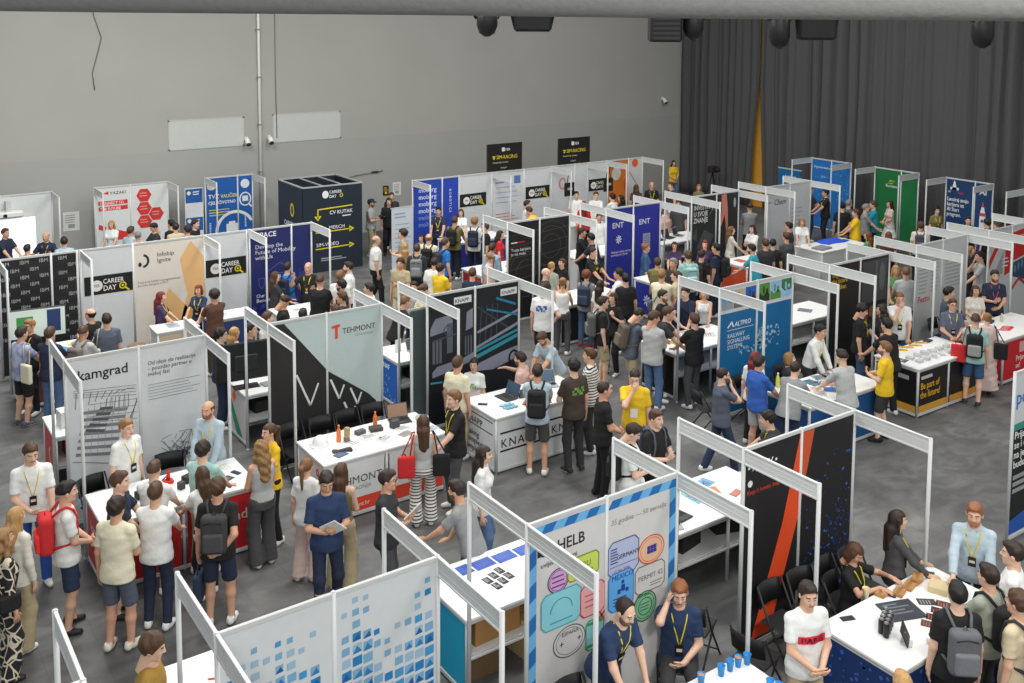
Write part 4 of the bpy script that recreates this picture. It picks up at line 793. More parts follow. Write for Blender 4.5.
for i, (x, y, a, lab) in enumerate([
    (6.02, 14.62, .1, 'black folding chair leftmost along the black corner of the pale green booth'),
    (6.50, 14.60, -.1, 'black folding chair under the big white V mark, second from the left'),
    (7.0, 14.62, .06, 'black folding chair third from the left by the pale green wall'),
    (7.46, 14.62, -.05, 'black folding chair at the right end of the pale green wall'),
    (8.86, 7.16, .05, 'black folding chair against the black wall left of the orange stripe, nearest the left post'),
    (9.33, 7.14, -.06, 'black folding chair right in front of the orange stripe'),
    (9.80, 7.14, .1, 'black folding chair against the black wall just right of the orange stripe'),
    (10.25, 7.12, .0, 'black folding chair before the blue speckles at the right end of the black wall'),
    (5.85, 7.12, .1, 'black folding chair under the turquoise stamp, partly cut by the bottom edge'),
    (8.0, 7.75, 2.0, 'black folding chair in the gap between the stamp booth and the black booth'),
    (8.15, 6.95, 1.8, 'black folding chair beside the left post of the black booth, nearer the camera'),
    (3.0, 14.45, .3, 'black chair at the left corner post below the stadium drawing'),
    (4.06, 14.6, -.1, 'black chair below the stadium drawing between the two staff men'),
    (8.98, 14.45, .1, 'black folding chair at the left post of the conveyor photo booth'),
    (13.7, 12.05, .2, 'black folding chair at the left end of the blue railway wall'),
    (12.8, 12.2, 1.2, 'black folding chair beside the left post of the blue railway booth, in the aisle'),
    (14.75, 12.0, -.2, 'black folding chair behind the blonde woman at the railway booth'),
    (19.9, 12.1, .1, 'black chair below the red name on the pale grey wall'),
    (20.75, 12.1, 0, 'black chair at the right part of the pale grey wall')]):
    chair(x, y, a, lab)
def bar_stool(x, y, label):
    t = thing('bar_stool', label, 'stool', (x, y, 0))
    b = MB(); b.lathe([(.16, .74), (.18, .75), (.18, .79), (.165, .80)], 18); b.build('seat', mat((120, 96, 70), .5, 'wood'), t)
    for a in range(4):
        q = math.pi/4+a*math.pi/2; b = MB(); b.tube([(.24*math.cos(q), .24*math.sin(q), 0), (.12*math.cos(q), .12*math.sin(q), .745)], .014, 6); b.build('leg', M_BLACK, t)
    b = MB(); n = 16; b.tube([(.19*math.cos(2*math.pi*k/n), .19*math.sin(2*math.pi*k/n), .3) for k in range(n+1)], .01, 6); b.build('footrest', M_BLACK, t)
bar_stool(7.65, 20.6, 'wooden topped bar stool with black legs right of the blue draped bar counter')
bar_stool(5.0, 20.3, 'bar stool with black legs left of the pale wooden bar counter')

# ------------------------------------------------------------------ things on the counters
def laptop(p, rz, label, scr=(40, 44, 52), dark=True):
    t = thing('laptop', label, 'laptop', p, rz); c = (48, 49, 52) if dark else (168, 170, 172)
    b = MB(); b.box(-.17, -.12, .002, .17, .12, .018, ch=.004); base = b.build('base', mat(c, .4, 'metal'), t); patch_flat(base, [rect(-.15, -.02, .15, .10)], (26, 26, 28), .0185, 'keyboard'); patch_flat(base, [rect(-.05, -.105, .05, -.04)], (70, 70, 74), .0185, 'touchpad')
    M = Matrix.Translation((0, .12, .018)) @ Matrix.Rotation(math.radians(-18), 4, 'X')
    b = MB(); b.box(-.17, -.004, 0, .17, .006, .225, M, ch=.003); s = b.build('screen', mat(c, .4, 'metal'), t)
    b = MB(); b.box(-.158, -.0052, .012, .158, -.0042, .214, M); b.build('display', mat(scr, .25, 'screen', emit=.12), s)
def patch_flat(parent, polys, c, z, name='print', kind='print'):
    b = MB()
    for p in polys: b.prism(p, 0, .0012, lambda u, v, w: (u, v, z+w))
    return b.build(name, mat(c, .5, kind), parent)
def sheet(p, rz, w, d, c, label, group=None, ink=None, name='brochure', cat='brochure', hgt=.004, seed=0):
    t = thing(name, label, cat, p, rz, group); b = MB(); b.box(-w/2, -d/2, .001, w/2, d/2, hgt); o = b.build('cover', mat(c, .5, 'card'), t)
    if ink: patch_flat(o, bars(-.38*w, .3*d, .7*w, 4, d*.16, d*.06, .4, seed), ink, hgt+.0002)
    return t
def bottle(p, c, label, hgt=.24, cap=(230, 230, 228), r=.035):
    t = thing('bottle', label, 'bottle', p); b = MB(); b.lathe([(r*.9, .001), (r, .01), (r, hgt*.62), (r*.8, hgt*.72), (r*.4, hgt*.84), (r*.4, hgt*.9)], 14); b.build('body', mat(c, .3), t)
    b = MB(); b.lathe([(r*.46, hgt*.9), (r*.46, hgt)], 12); b.build('cap', mat(cap, .4), t)
def paper_cup(p, c, label, drink=None, group=None, r=.04, h=.11):
    t = thing('paper_cup', label, 'cup', p, 0, group); b = MB(); n = 18
    b.lathe([(r*.68, .001), (r*.97, h-.006), (r*1.05, h-.002), (r*1.0, h), (r*.92, h-.004), (r*.72, h*.35 if drink is None else h*.72)], n); b.build('body', mat(c, .45), t)
    b = MB(); z = h*.86 if drink else h*.36; b.lathe([(r*.9 if drink else r*.73, z-.003), (r*.9 if drink else r*.73, z)], n); b.build('drink' if drink else 'inner_base', mat(drink or (150, 205, 235), .3), t)
def box_thing(p, rz, w, d, h, c, label, name='box', cat='box', kind='card', group=None, flap=True):
    t = thing(name, label, cat, p, rz, group); b = MB(); b.box(-w/2, -d/2, .001, w/2, d/2, h, ch=.004); o = b.build('body', mat(c, .6, kind), t)
    if flap: 
        b = MB(); b.box(-w/2+.005, -.02, h, w/2-.005, .02, h+.0012); b.build('tape', mat(tuple(int(q*.86) for q in c), .4), t)
    return t
def phone(p, rz, label):
    t = thing('mobile_phone', label, 'phone', p, rz); b = MB(); b.box(-.038, -.078, .001, .038, .078, .010, ch=.003); o = b.build('body', M_BLACK, t); patch_flat(o, [rect(-.034, -.072, .034, .072)], (50, 56, 66), .0102, 'screen')
def can(p, label, group=None, c=(28, 28, 30)):
    t = thing('drink_can', label, 'can', p, 0, group); b = MB(); b.lathe([(.026, .001), (.033, .01), (.033, .145), (.027, .16)], 16); o = b.build('body', mat(c, .3, 'metal'), t)
    b = MB(); b.lathe([(.027, .16), (.0255, .163), (.0245, .16)], 16); b.box(-.012, -.006, .16, .012, .012, .1635); b.build('lid', mat((196, 198, 200), .3, 'metal', .6), t)
RL = random.Random(77)
# stamp booth, back counter: blue leaflets, dark badges, water jug, boxes
c = K['heb']
for i in range(4): sheet(on(c, .45+.30*i, .84-.01*i), .05, .27, .19, (62, 92, 178), 'blue leaflet in the row of four on the white counter behind the stamp booth', 'blue leaflets in a row', (90, 120, 200), seed=i)
for i in range(3):
    for j in range(2): sheet(on(c, .60+.115*i+.03*j, .50-.15*j+.05*i), .1, .085, .13, (34, 36, 46), 'small dark card in the block of six beside the blue leaflets', 'small dark cards', (190, 192, 196), 'info_card', 'card', seed=i+j)
t = thing('water_jug', 'clear plastic jug standing behind the blue leaflets', 'jug', on(c, 1.58, .6)); b = MB(); b.lathe([(.05, .001), (.055, .02), (.055, .15), (.045, .17), (.045, .175)], 16); b.build('body', mat((206, 216, 216), .15), t); b = MB(); b.tube([(.05, 0, .14), (.1, 0, .12), (.1, 0, .06), (.055, 0, .04)], .008, 6); b.build('handle', mat((206, 216, 216), .2), t)
b = MB(); b.tube([(0, 0, .17), (.01, 0, .2), (.05, 0, .21)], .015, 8); b.build('spout', mat((150, 206, 210), .2), t)
def shelf_pt(C, u, v, z=.466): return (C.o[0]+u, C.o[1]+v, z)
box_thing(shelf_pt(c, .50, .36), .05, .62, .42, .32, (176, 130, 76), 'large brown cardboard box with a label on the shelf by the turquoise panel', kind='card')
box_thing(shelf_pt(c, 1.0, .3), -.1, .3, .3, .06, (196, 160, 104), 'flat tan parcel on the shelf right of the large cardboard box', 'parcel', 'parcel')
box_thing(shelf_pt(c, 1.45, .4), .2, .38, .3, .16, (52, 66, 104), 'dark blue box on the shelf behind the stamp booth', kind='cloth', flap=False)
box_thing(shelf_pt(c, 1.75, .28), -.1, .25, .25, .08, (60, 120, 200), 'small bright blue bag on the shelf near the striped border', 'folded_bag', 'bag', 'cloth', flap=False)
box_thing((c.o[0]+1.2, c.o[1]+.4, 0), .1, .6, .45, .3, (196, 168, 124), 'open tan box on the floor below the shelf behind the stamp booth', flap=False)
box_thing((c.o[0]+.4, c.o[1]+.45, 0), 0, .5, .45, .34, (120, 96, 66), 'brown box on the floor beneath the large cardboard box')
# orange stripe booth, back counter
c = K['apb']
laptop(on(c, .36, .30), .15, 'open black laptop on the counter behind the orange striped booth', (30, 30, 34)); laptop(on(c, .12, .22), -.5, 'silver laptop beside the open black one behind the striped booth', (60, 66, 72), False)
for i, (u, v, cc) in enumerate(((.95, .55, (120, 190, 206)), (1.1, .75, (226, 190, 110)), (1.25, .6, (206, 140, 110)), (1.35, .8, (120, 170, 210)), (1.0, .75, (150, 206, 200)), (1.2, .45, (214, 170, 90)))):
    sheet(on(c, u, v), .6*i, .2, .26, cc, ['pale teal flyer nearest the camera', 'sandy flyer at the back', 'salmon flyer in the middle', 'light blue flyer at the far side', 'mint flyer at the left back', 'mustard flyer at the front'][i] + ' in the loose pile behind the black booth', ink=(90, 90, 96), seed=i)
t = thing('pen_cup', 'dark blue pen cup among the colourful flyers', 'cup', on(c, 1.1, .58)); b = MB(); b.lathe([(.035, .001), (.04, .1), (.034, .1), (.03, .02)], 14); b.build('body', mat((44, 60, 150), .4), t); b = MB(); [b.tube([(.01*k, 0, .02), (.02*k, .01*k, .16)], .004, 5) for k in (-1, 0, 1)]; b.build('pens', mat((40, 60, 160)), t)
sheet(on(c, 1.5, .35), .3, .2, .1, (206, 130, 110), 'salmon paper slip on the white counter by the grey post', ink=None, hgt=.01); box_thing(shelf_pt(c, .55, .4), .2, .42, .3, .2, (30, 30, 32), 'black bag on the shelf behind the black booth, left', 'shoulder_bag', 'bag', 'cloth', flap=False); box_thing(shelf_pt(c, 1.35, .4), -.3, .45, .32, .22, (36, 34, 34), 'black bag on the shelf behind the black booth, right', 'shoulder_bag', 'bag', 'cloth', flap=False)
# big bottom right table
c = K['apt']
sheet(on(c, .95, .62), -.35, .42, .34, (58, 64, 72), 'large dark grey folder lying in the middle of the bottom right table', ink=(120, 126, 132), name='folder', cat='folder', hgt=.012)
for i, (u, v, z, a, lab) in enumerate(((1.05, .93, 0, .2, 'leftmost brown carton beside the seated reader'), (1.22, .83, 0, .3, 'brown carton second from the left'), (1.42, .84, 0, .25, 'brown carton in the middle of the carton group'), (1.58, .86, 0, .1, 'brown carton at the right of the group'), (1.6, .85, .045, .5, 'brown carton lying on top of the others'))):
    p = on(c, u, v); box_thing((p[0], p[1], p[2]+z), a, .17, .11, .04, (178, 132, 82), lab+' on the bottom right table')
for i in range(4):
    for j in range(2): can(on(c, .42+.068*i-.02*j, .50-.072*j+.03*i), 'black drink can in the tight cluster on the bottom right table', 'black drink cans')
for i in range(8): 
    u, v = .98+.155*(i % 4)+.02*(i//4), .30+.04*(i % 4)-.19*(i//4)
    sheet(on(c, u, v), .5, .12, .17, (40, 38, 40) if i % 3 else (66, 62, 62), 'black and orange flyer in the neat rows on the bottom right table', 'black and orange flyers', (206, 84, 50), seed=i)
sheet(on(c, .72, .10), .6, .13, .13, (206, 206, 206), 'white and orange leaflet at the near edge of the bottom right table', ink=(206, 84, 50))
t = thing('tablet_stand', 'thin dark tablet propped in a stand at the near edge of the table', 'tablet', on(c, .50, .22), .5); b = MB(); b.box(-.11, -.006, .02, .11, .006, .20, Matrix.Rotation(math.radians(-25), 4, 'X')); b.build('tablet', M_BLACK, t); b = MB(); b.box(-.06, -.03, .001, .06, .09, .012); b.tube([(0, .08, .01), (0, .05, .12)], .008, 6); b.build('stand', M_ALU, t)
phone(on(c, .34, .86), 1.2, 'black phone lying alone at the left of the bottom right table')
paper_cup(on(c, .85, 1.0), (226, 214, 180), 'cream cup beside the seated reader in black', (200, 170, 110))
sheet(on(c, 1.33, .56), .9, .12, .2, (60, 58, 58), 'dark wallet card near the middle of the bottom right table', ink=(150, 150, 150)); box_thing(on(c, 1.66, .62), .4, .22, .2, .07, (206, 190, 150), 'tray of cream pins near the grey green tee visitor', 'tray', 'tray', flap=False); sheet(on(c, 1.85, .85), .7, .16, .11, (46, 44, 46), 'dark leaflet in front of the ginger bearded man', ink=(200, 200, 200)); sheet(on(c, 1.9, .55), .2, .16, .11, (190, 92, 70), 'small reddish leaflet at the right end of the table', ink=(230, 220, 210))
# cups
c = K['hel']
for px, py, dr, lab in ((701, 667, (206, 140, 96), 'blue paper cup full of milky coffee, nearest the dark bearded man'), (721, 658.5, None, 'empty blue paper cup second from the left at the bottom edge'), (730, 653.5, None, 'empty blue paper cup third from the left at the bottom edge'), (738, 649.5, (206, 130, 86), 'blue paper cup with coffee, second from the right at the bottom edge'), (747, 647, None, 'empty blue paper cup rightmost of the five in the row')):
    x, y = at(px, py+17, c.h); paper_cup((x, y, c.h), (44, 140, 206), lab, dr)
for px, py, lab in ((770, 676, 'tall blue cup at the bottom edge, left of two near the grinning man'), (779, 680, 'tall blue cup at the bottom edge, right of two near the grinning man')):
    x, y = at(px, py+14, c.h); paper_cup((x, y, c.h), (44, 140, 206), lab)
# pale green booth counter
c = K['teh']
t = thing('hard_hat', 'white safety helmet at the left end of the long white counter', 'helmet', on(c, .24, .66)); b = MB(); b.lathe([(.15, .005), (.14, .015), (.125, .02), (.12, .06), (.1, .11), (.06, .14), (.01, .15)], 24); b.build('shell', mat((232, 234, 234), .3), t); b = MB(); b.lathe([(.15, .001), (.165, .004), (.15, .012)], 24); b.box(-.16, -.2, .002, .16, -.1, .012, ch=.004); b.build('brim', mat((232, 234, 234), .3), t)
bottle(on(c, .52, .62), (226, 120, 60), 'orange drink bottle at the left of the long white counter', .26, (226, 120, 60)); bottle(on(c, 1.24, .82), (226, 120, 60), 'orange drink bottle at the middle of the long white counter', .24, (226, 120, 60))
t = thing('paper_fan', 'fan of black and tan leaflets at the left end of the long white counter', 'leaflets', on(c, .42, .28)); b = MB()
for i in range(6): b.box(-.02, -.15, .002+.003*i, .05, .15, .005+.003*i, Matrix.Rotation(.9+.14*i, 4, 'Z'))
b.build('leaflet_fan', mat((52, 48, 46)), t)
for i, (u, v, a, w, d, cc, lab) in enumerate(((.35, .18, .3, .2, .14, (70, 90, 120), 'blue grey flyer at the near left corner of the long white counter'), (.7, .45, .2, .21, .3, (214, 216, 216), 'white sheet left of centre on the long white counter'), (1.0, .5, -.2, .3, .21, (206, 210, 212), 'white booklet at the centre of the long white counter'), (1.18, .32, .4, .3, .21, (200, 206, 208), 'open white magazine at the front of the long white counter'), (1.5, .3, .3, .22, .15, (150, 150, 140), 'grey catalogue near the striped trousers woman'), (1.6, .5, .0, .3, .21, (210, 213, 214), 'pale printout on the right half of the long white counter'), (1.9, .25, .1, .25, .16, (170, 180, 190), 'blue grey booklet at the near right corner of the long white counter'))):
    sheet(on(c, u, v), a, w, d, cc, lab, ink=(120, 122, 126), seed=i, hgt=.008)
box_thing(on(c, .72, .75), .4, .07, .07, .13, (170, 150, 110), 'small tan gadget beside the left orange bottle', 'metal_sample', 'sample', 'metal', flap=False); box_thing(on(c, .92, .7), .2, .16, .1, .06, (90, 88, 84), 'grey metal sample in the middle of the long counter', 'metal_sample', 'sample', 'metal', flap=False); box_thing(on(c, 1.18, .68), -.2, .2, .14, .06, (70, 64, 60), 'dark brown box below the middle orange bottle', flap=False); box_thing(on(c, 1.48, .62), .3, .14, .1, .12, (70, 76, 84), 'dark scale model near the laptop on the long counter', 'scale_model', 'model', flap=False); box_thing(on(c, .62, .55), .2, .08, .06, .08, (120, 112, 90), 'brass coloured fitting next to the orange bottle', 'metal_sample', 'sample', 'metal', flap=False)
laptop(on(c, 1.66, .78), math.pi-.2+math.pi, 'open laptop with a colourful screen on the long white counter', (150, 120, 100)); 
t = thing('glass_bowl', 'clear bowl of yellow sweets at the right end of the long white counter', 'bowl', on(c, 1.93, .55)); b = MB(); b.lathe([(.05, .002), (.09, .03), (.11, .09), (.104, .09), (.085, .035), (.045, .012)], 20); b.build('bowl', mat((170, 180, 184), .15), t); b = MB(); rr = random.Random(1); [b.box(x-.015, y-.015, .04, x+.015, y+.015, .075, ch=.006) for x, y in [(rr.uniform(-.055, .055), rr.uniform(-.055, .055)) for _ in range(14)]]; o = b.build('sweets', mat((226, 190, 40), .4), t)
# conveyor booth counter
c = K['kna']
laptop(on(c, .62, .62), -1.5, 'dark open laptop facing the woman in the green print top', (60, 80, 100)); phone(on(c, .14, .60), .8, 'dark phone on the left edge of the square white counter')
for i in range(6): sheet(on(c, .36+.08*(i % 3), .22+.11*(i//3)), .5, .07, .1, (96, 160, 180), 'small turquoise pack in the pile at the left of the square counter', 'turquoise packs', (190, 220, 226), 'sweet_pack', 'pack', .02)
for i in range(3): sheet(on(c, .72+.06*i, .20+.05*i), .6, .06, .08, (156, 84, 66), 'small rust coloured pack on the square white counter', 'rust coloured packs', None, 'sweet_pack', 'pack', .02)
laptop(on(c, 1.55, .66), -.3, 'silver laptop at the right end of the square white counter', (90, 110, 130), False); sheet(on(c, 1.0, .45), .2, .21, .28, (70, 72, 76), 'dark grey notebook in front of the man in pink', ink=None, hgt=.015); sheet(on(c, 1.25, .55), -.4, .21, .3, (222, 224, 224), 'white form in front of the man in pink', ink=(160, 162, 166)); sheet(on(c, 1.0, .12), .3, .16, .1, (120, 84, 66), 'brown card near the backpack wearer at the square counter'); t = thing('desk_figurine', 'grey wire gadget beside the dark laptop', 'gadget', on(c, .86, .5)); b = MB(); b.lathe([(.05, .001), (.055, .05), (.03, .09), (.04, .12)], 12); b.build('body', mat((84, 90, 96), .4, 'metal'), t); b = MB(); b.tube([(0, 0, .12), (.04, 0, .17), (.08, 0, .13)], .006, 6); b.build('arm', M_BLACK, t)
# red counter left: stadium booth
c = K['kam']
for i, (u, v, lab) in enumerate(((.38, .62, 'black camera set at the left of the red counter'), (.62, .5, 'dark control box beside the left camera set on the red counter'), (1.28, .62, 'black toy vehicle in front of the bearded man in light blue'))):
    box_thing(on(c, u, v), .2*i, .18, .12, .09, (34, 34, 36), lab, 'device', 'device', flap=False)
t = thing('crane_model', 'small red crane toy on the red counter', 'model', on(c, 1.02, .72)); b = MB(); b.box(-.07, -.05, .001, .07, .05, .05, ch=.01); b.build('base', mat((206, 44, 40), .4), t); b = MB(); b.tube([(0, 0, .05), (.01, 0, .16), (.03, .02, .2)], [.03, .02, .008], 8); b.tube([(0, 0, .12), (-.08, 0, .06)], .01, 6); b.build('jib', mat((206, 44, 40), .4), t)
sheet(on(c, 1.75, .75), .2, .3, .2, (206, 208, 206), 'leaflet with green and yellow print at the right end of the red counter', ink=(120, 160, 60)); sheet(on(c, 1.72, .38), .5, .2, .14, (60, 62, 64), 'dark tray card at the right front of the red counter', ink=(180, 180, 180)); phone(on(c, 1.9, .5), .4, 'phone at the right edge of the red counter'); sheet(on(c, 1.5, .55), .2, .28, .2, (214, 216, 216), 'white pad in the middle of the red counter', ink=(150, 150, 150)); box_thing(on(c, 1.12, .45), .4, .08, .08, .1, (60, 62, 66), 'small dark cup next to the red crane toy', 'device', 'device', flap=False)
# back counters of row two
c = K['mid']
t = thing('monitor', 'large black screen seen from behind, left of the pale green booth', 'screen', on(c, .06+.1, .42), -.12); b = MB(); b.box(-.52, -.02, .12, .52, .03, .80, ch=.02); b.build('casing', mat((32, 32, 34), .45), t); b = MB(); b.box(-.2, -.06, .3, .2, -.02, .58, ch=.02); b.build('rear_cover', mat((40, 40, 42), .5), t); b = MB(); b.box(-.04, -.05, .015, .04, -.02, .35); b.build('neck', M_BLACK, t); b = MB(); b.box(-.22, -.14, .001, .22, .1, .016, ch=.005); b.build('foot', M_BLACK, t)
t['label'] = 'large black screen seen from behind, between the stadium booth and pale green booth'
box_thing(on(c, .55, .3), .1, .3, .2, .03, (150, 156, 160), 'grey tray on the shelf counter below the black screen', 'tray', 'tray', flap=False); box_thing(shelf_pt(c, .4, .4), .1, .3, .25, .2, (40, 38, 38), 'dark bag on the shelf below the black screen', 'shoulder_bag', 'bag', 'cloth', flap=False); bottle(shelf_pt(c, .75, .3), (206, 60, 70), 'red and white bottle on the shelf below the black screen', .25)
c = K['jan']
for u, v, lab in ((.30, .55, 'white stand with a card on the blue ended counter'), ): 
    t = thing('card_stand', lab, 'stand', on(c, u, v), .3); b = MB(); b.box(-.08, -.004, .01, .08, .004, .24); b.build('card', M_TOP, t); b = MB(); b.box(-.08, -.04, .001, .08, .04, .012); b.build('foot', M_ALU, t)
laptop(on(c, .62, .35), .2, 'grey laptop on the blue ended counter', (90, 94, 98), False); box_thing(on(c, .75, .7), .2, .2, .15, .08, (206, 206, 204), 'white box on the blue ended counter', flap=False); box_thing(shelf_pt(c, .5, .4), .2, .3, .2, .15, (44, 44, 46), 'black bag on the shelf of the blue ended counter', 'shoulder_bag', 'bag', 'cloth', flap=False)
c = K['kmb']; box_thing(on(c, .28, .4), .1, .3, .26, .26, (214, 214, 212), 'white box on the red ended counter at left', flap=False); bottle(on(c, .62, .5), (226, 110, 60), 'orange bottle on the red ended counter', .26); bottle(on(c, .52, .28), (206, 214, 216), 'clear bottle on the red ended counter', .22); bottle(on(c, .68, .3), (200, 206, 210), 'second clear bottle on the red ended counter, beside the orange one', .2); box_thing(shelf_pt(c, .4, .4), 0, .4, .3, .2, (170, 40, 44), 'red box on the shelf of the red ended counter', flap=False)
# right row counters
c = K['alt']
bottle(on(c, .28, .92), (196, 206, 90), 'yellow green bottle at the left end of the blue panelled counter', .26)
for i, (u, v, cc, lab) in enumerate(((.95, .72, (90, 130, 150), 'teal brochure in front of the blonde woman at the blue panelled counter'), (1.15, .62, (196, 204, 206), 'white leaflet in the middle of the blue panelled counter'), (.98, .3, (60, 110, 190), 'blue brochure at the near side of the blue panelled counter'), (1.3, .8, (150, 160, 160), 'grey brochure near the standing man in the white shirt'), (1.55, .5, (180, 190, 192), 'pale catalogue by the visitor in the white tee'), (1.2, .35, (170, 190, 206), 'light blue brochure by the man in grey'), (.7, .35, (206, 190, 180), 'pinkish leaflet by the man in the grey tee'), (1.5, .85, (110, 120, 118), 'dark grey catalogue at the back of the blue panelled counter'))):
    sheet(on(c, u, v), .4*i, .21, .29, cc, lab, ink=(70, 90, 110), seed=i, hgt=.008)
c = K['yb']
for i in range(5): sheet(on(c, .42+.24*i, .86-.03*(i % 2)), .9, .09, .26, (222, 176, 60), 'yellow strip leaflet at the back of the black slogan counter', 'yellow strip leaflets', (60, 50, 30), hgt=.01)
for i in range(12):
    box_thing(on(c, .35+.24*(i % 6), .22+.2*(i//6)), .3*i, .15, .1, .05+.01*(i % 3), (196, 198, 198), 'silver grey gift pack in the rows on the black slogan counter', 'gift_pack', 'pack', 'metal', 'silver gift packs', False)
box_thing(on(c, 1.6, .85), .2, .2, .14, .02, (50, 54, 70), 'dark blue notebook at the back of the black slogan counter', 'notebook', 'notebook', flap=False); sheet(on(c, .15, .5), .2, .2, .28, (90, 92, 94), 'grey leaflet at the left end of the black slogan counter', ink=(200, 200, 200)); sheet(on(c, .25, .75), .5, .21, .28, (206, 208, 206), 'white leaflet at the left back of the black slogan counter', ink=(120, 122, 124))
c = K['red']; sheet(on(c, .35, .5), .4, .3, .3, (110, 114, 170), 'violet blue brochure at the left of the red counter at right edge', ink=(200, 204, 230), hgt=.02); 
for i in range(4): sheet(on(c, .65+.08*i, .35+.02*i), .9, .09, .2, (206, 60, 56), 'red flyer in the small fan on the right edge counter', 'red flyers', (236, 200, 196), hgt=.006+.004*i)
box_thing(on(c, .9, .8), .2, .2, .1, .05, (60, 60, 62), 'dark box at the back of the right edge counter', flap=False); bottle(on(c, 1.15, .7), (206, 200, 170), 'cream bottle on the right edge counter', .18)
# middle and far counters
c = K['che']
t = thing('folded_cloth', 'bright blue cloth heaped on the white counter', 'cloth', (18.0, 14.0, .93))
def heap(t, w, d, h, c):
    n, k = 14, 10; V, F = [], []; rr = random.Random(8); ph = [rr.random()*6 for _ in range(6)]
    for j in range(k+1):
        for i in range(n+1):
            u, v = i/n, j/k; e = min(1, 4*min(u, 1-u), 4*min(v, 1-v))
            V.append((w*(u-.5)+.03*math.sin(7*v+ph[0]), d*(v-.5)+.03*math.sin(8*u+ph[1]), .002+h*max(0, e)**.6*(.55+.25*math.sin(9*u+3*v+ph[2])+.2*math.sin(11*v-4*u+ph[3]))))
    for j in range(k):
        for i in range(n): a = j*(n+1)+i; F.append((a, a+1, a+n+2, a+n+1))
    m = len(V); V += [(x, y, .001) for x, y, z in V]; F += [tuple(reversed([q+m for q in f])) for f in F]
    for i in range(n): F.append((i, i+m, i+1+m, i+1)); a = k*(n+1)+i; F.append((a, a+1, a+1+m, a+m))
    for j in range(k): a = j*(n+1); F.append((a, a+n+1, a+n+1+m, a+m)); a += n; F.append((a, a+m, a+n+1+m, a+n+1))
    me = bpy.data.meshes.new('cloth'); me.from_pydata(V, [], F); me.polygons.foreach_set('use_smooth', np.ones(len(F), bool)); me.update(); link('cloth', me, mat(c, .9, 'cloth'), t)
x, y = at(832, 240, .99); t.location = (x, y, K['che'].h); heap(t, 1.0, .5, .1, (40, 84, 200))
box_thing(on(c, .35, .3), .1, .5, .35, .05, (130, 134, 140), 'flat grey case at the left of the white counter with the blue cloth', 'flat_case', 'case', flap=False)
c = K['inb']
for i, (u, v, lab) in enumerate(((.3, .45, 'black keyboard laptop at the left of the counter behind the charcoal booth'), (.75, .5, 'second black laptop on the counter behind the charcoal booth'), (1.2, .55, 'rightmost grey laptop on the counter behind the charcoal booth'))): laptop(on(c, u, v), .2*i, lab, (50, 54, 60), i < 2)
for key, items in (('ent', ((.4, .5, (70, 90, 190)), (.9, .6, (226, 226, 226)), (1.3, .4, (90, 96, 110)))), ('inv', ((.4, .6, (206, 90, 56)), (.9, .5, (214, 214, 210)), (1.4, .5, (206, 120, 90)))), ('cir', ((.5, .5, (206, 208, 208)), (1.2, .5, (60, 60, 62)))), ('altb', ((.5, .5, (206, 170, 80)), (.9, .4, (50, 50, 52)), (1.4, .5, (210, 210, 206)))), ('ibm', ((.4, .4, (206, 208, 210)), (.8, .3, (90, 150, 190)), (1.1, .5, (226, 190, 120)))), ('spa', ((.5, .4, (206, 210, 214)), (1.0, .4, (150, 160, 190)))), ('mob', ((.5, .4, (226, 228, 230)), (1.2, .4, (120, 140, 200)))), ('inf', ((.4, .3, (150, 160, 170)),)), ('in2', ((.4, .25, (214, 216, 216)),)), ('cib', ((.5, .5, (206, 206, 206)), (1.2, .4, (190, 60, 60)))), ('ybb', ((.5, .5, (190, 194, 196)), (1.3, .5, (120, 126, 130)))), ('blb', ((1.5, .4, (226, 190, 110)),))):
    nm = {'ent': 'bright blue panelled counter', 'inv': 'orange panelled counter', 'cir': 'black panelled counter before the circle drawing', 'altb': 'black sided counter', 'ibm': 'counter before the striped lettering', 'spa': 'counter before the mobility booth', 'mob': 'far counter with the dark blue name', 'inf': 'pale wooden bar counter', 'in2': 'blue draped bar counter', 'cib': 'red ended counter behind the circle drawing', 'ybb': 'white counter behind the yellow slogan booth', 'blb': 'white table with red letters'}[key]
    for i, (u, v, cc) in enumerate(items): sheet(on(K[key], u, v), .5*i, .24, .3, cc, '%s %s on the %s' % (['left', 'next', 'right hand'][i], {0: 'brochure', 1: 'leaflet', 2: 'flyer'}[i], nm), ink=(110, 112, 118), seed=i, hgt=.01)
t = thing('screen_monitor', 'monitor with green and white picture beside the black striped lettering wall', 'screen', (2.95, 21.45, .0), -.12); b = MB(); b.box(-.1, -.03, .95, .95, .03, 1.55, ch=.01); s = b.build('casing', mat((60, 62, 64)), t); b = MB(); b.box(-.08, -.036, .97, .93, -.03, 1.53); p = b.build('display', mat((196, 210, 200), .3, 'screen', emit=.25), s); b = MB(); b.tube([(.42, .05, 0), (.42, .05, 1.2)], .03, 8); b.box(.1, -.2, 0, .75, .3, .03); b.build('stand', M_BLACK, t); patch(s, [rect(.05, 1.05, .35, 1.4)], (70, 150, 80), y=-.037, t=.001, name='display_picture'); patch(s, [rect(.6, 1.05, .85, 1.5)], (40, 60, 110), y=-.037, t=.001, name='display_picture')
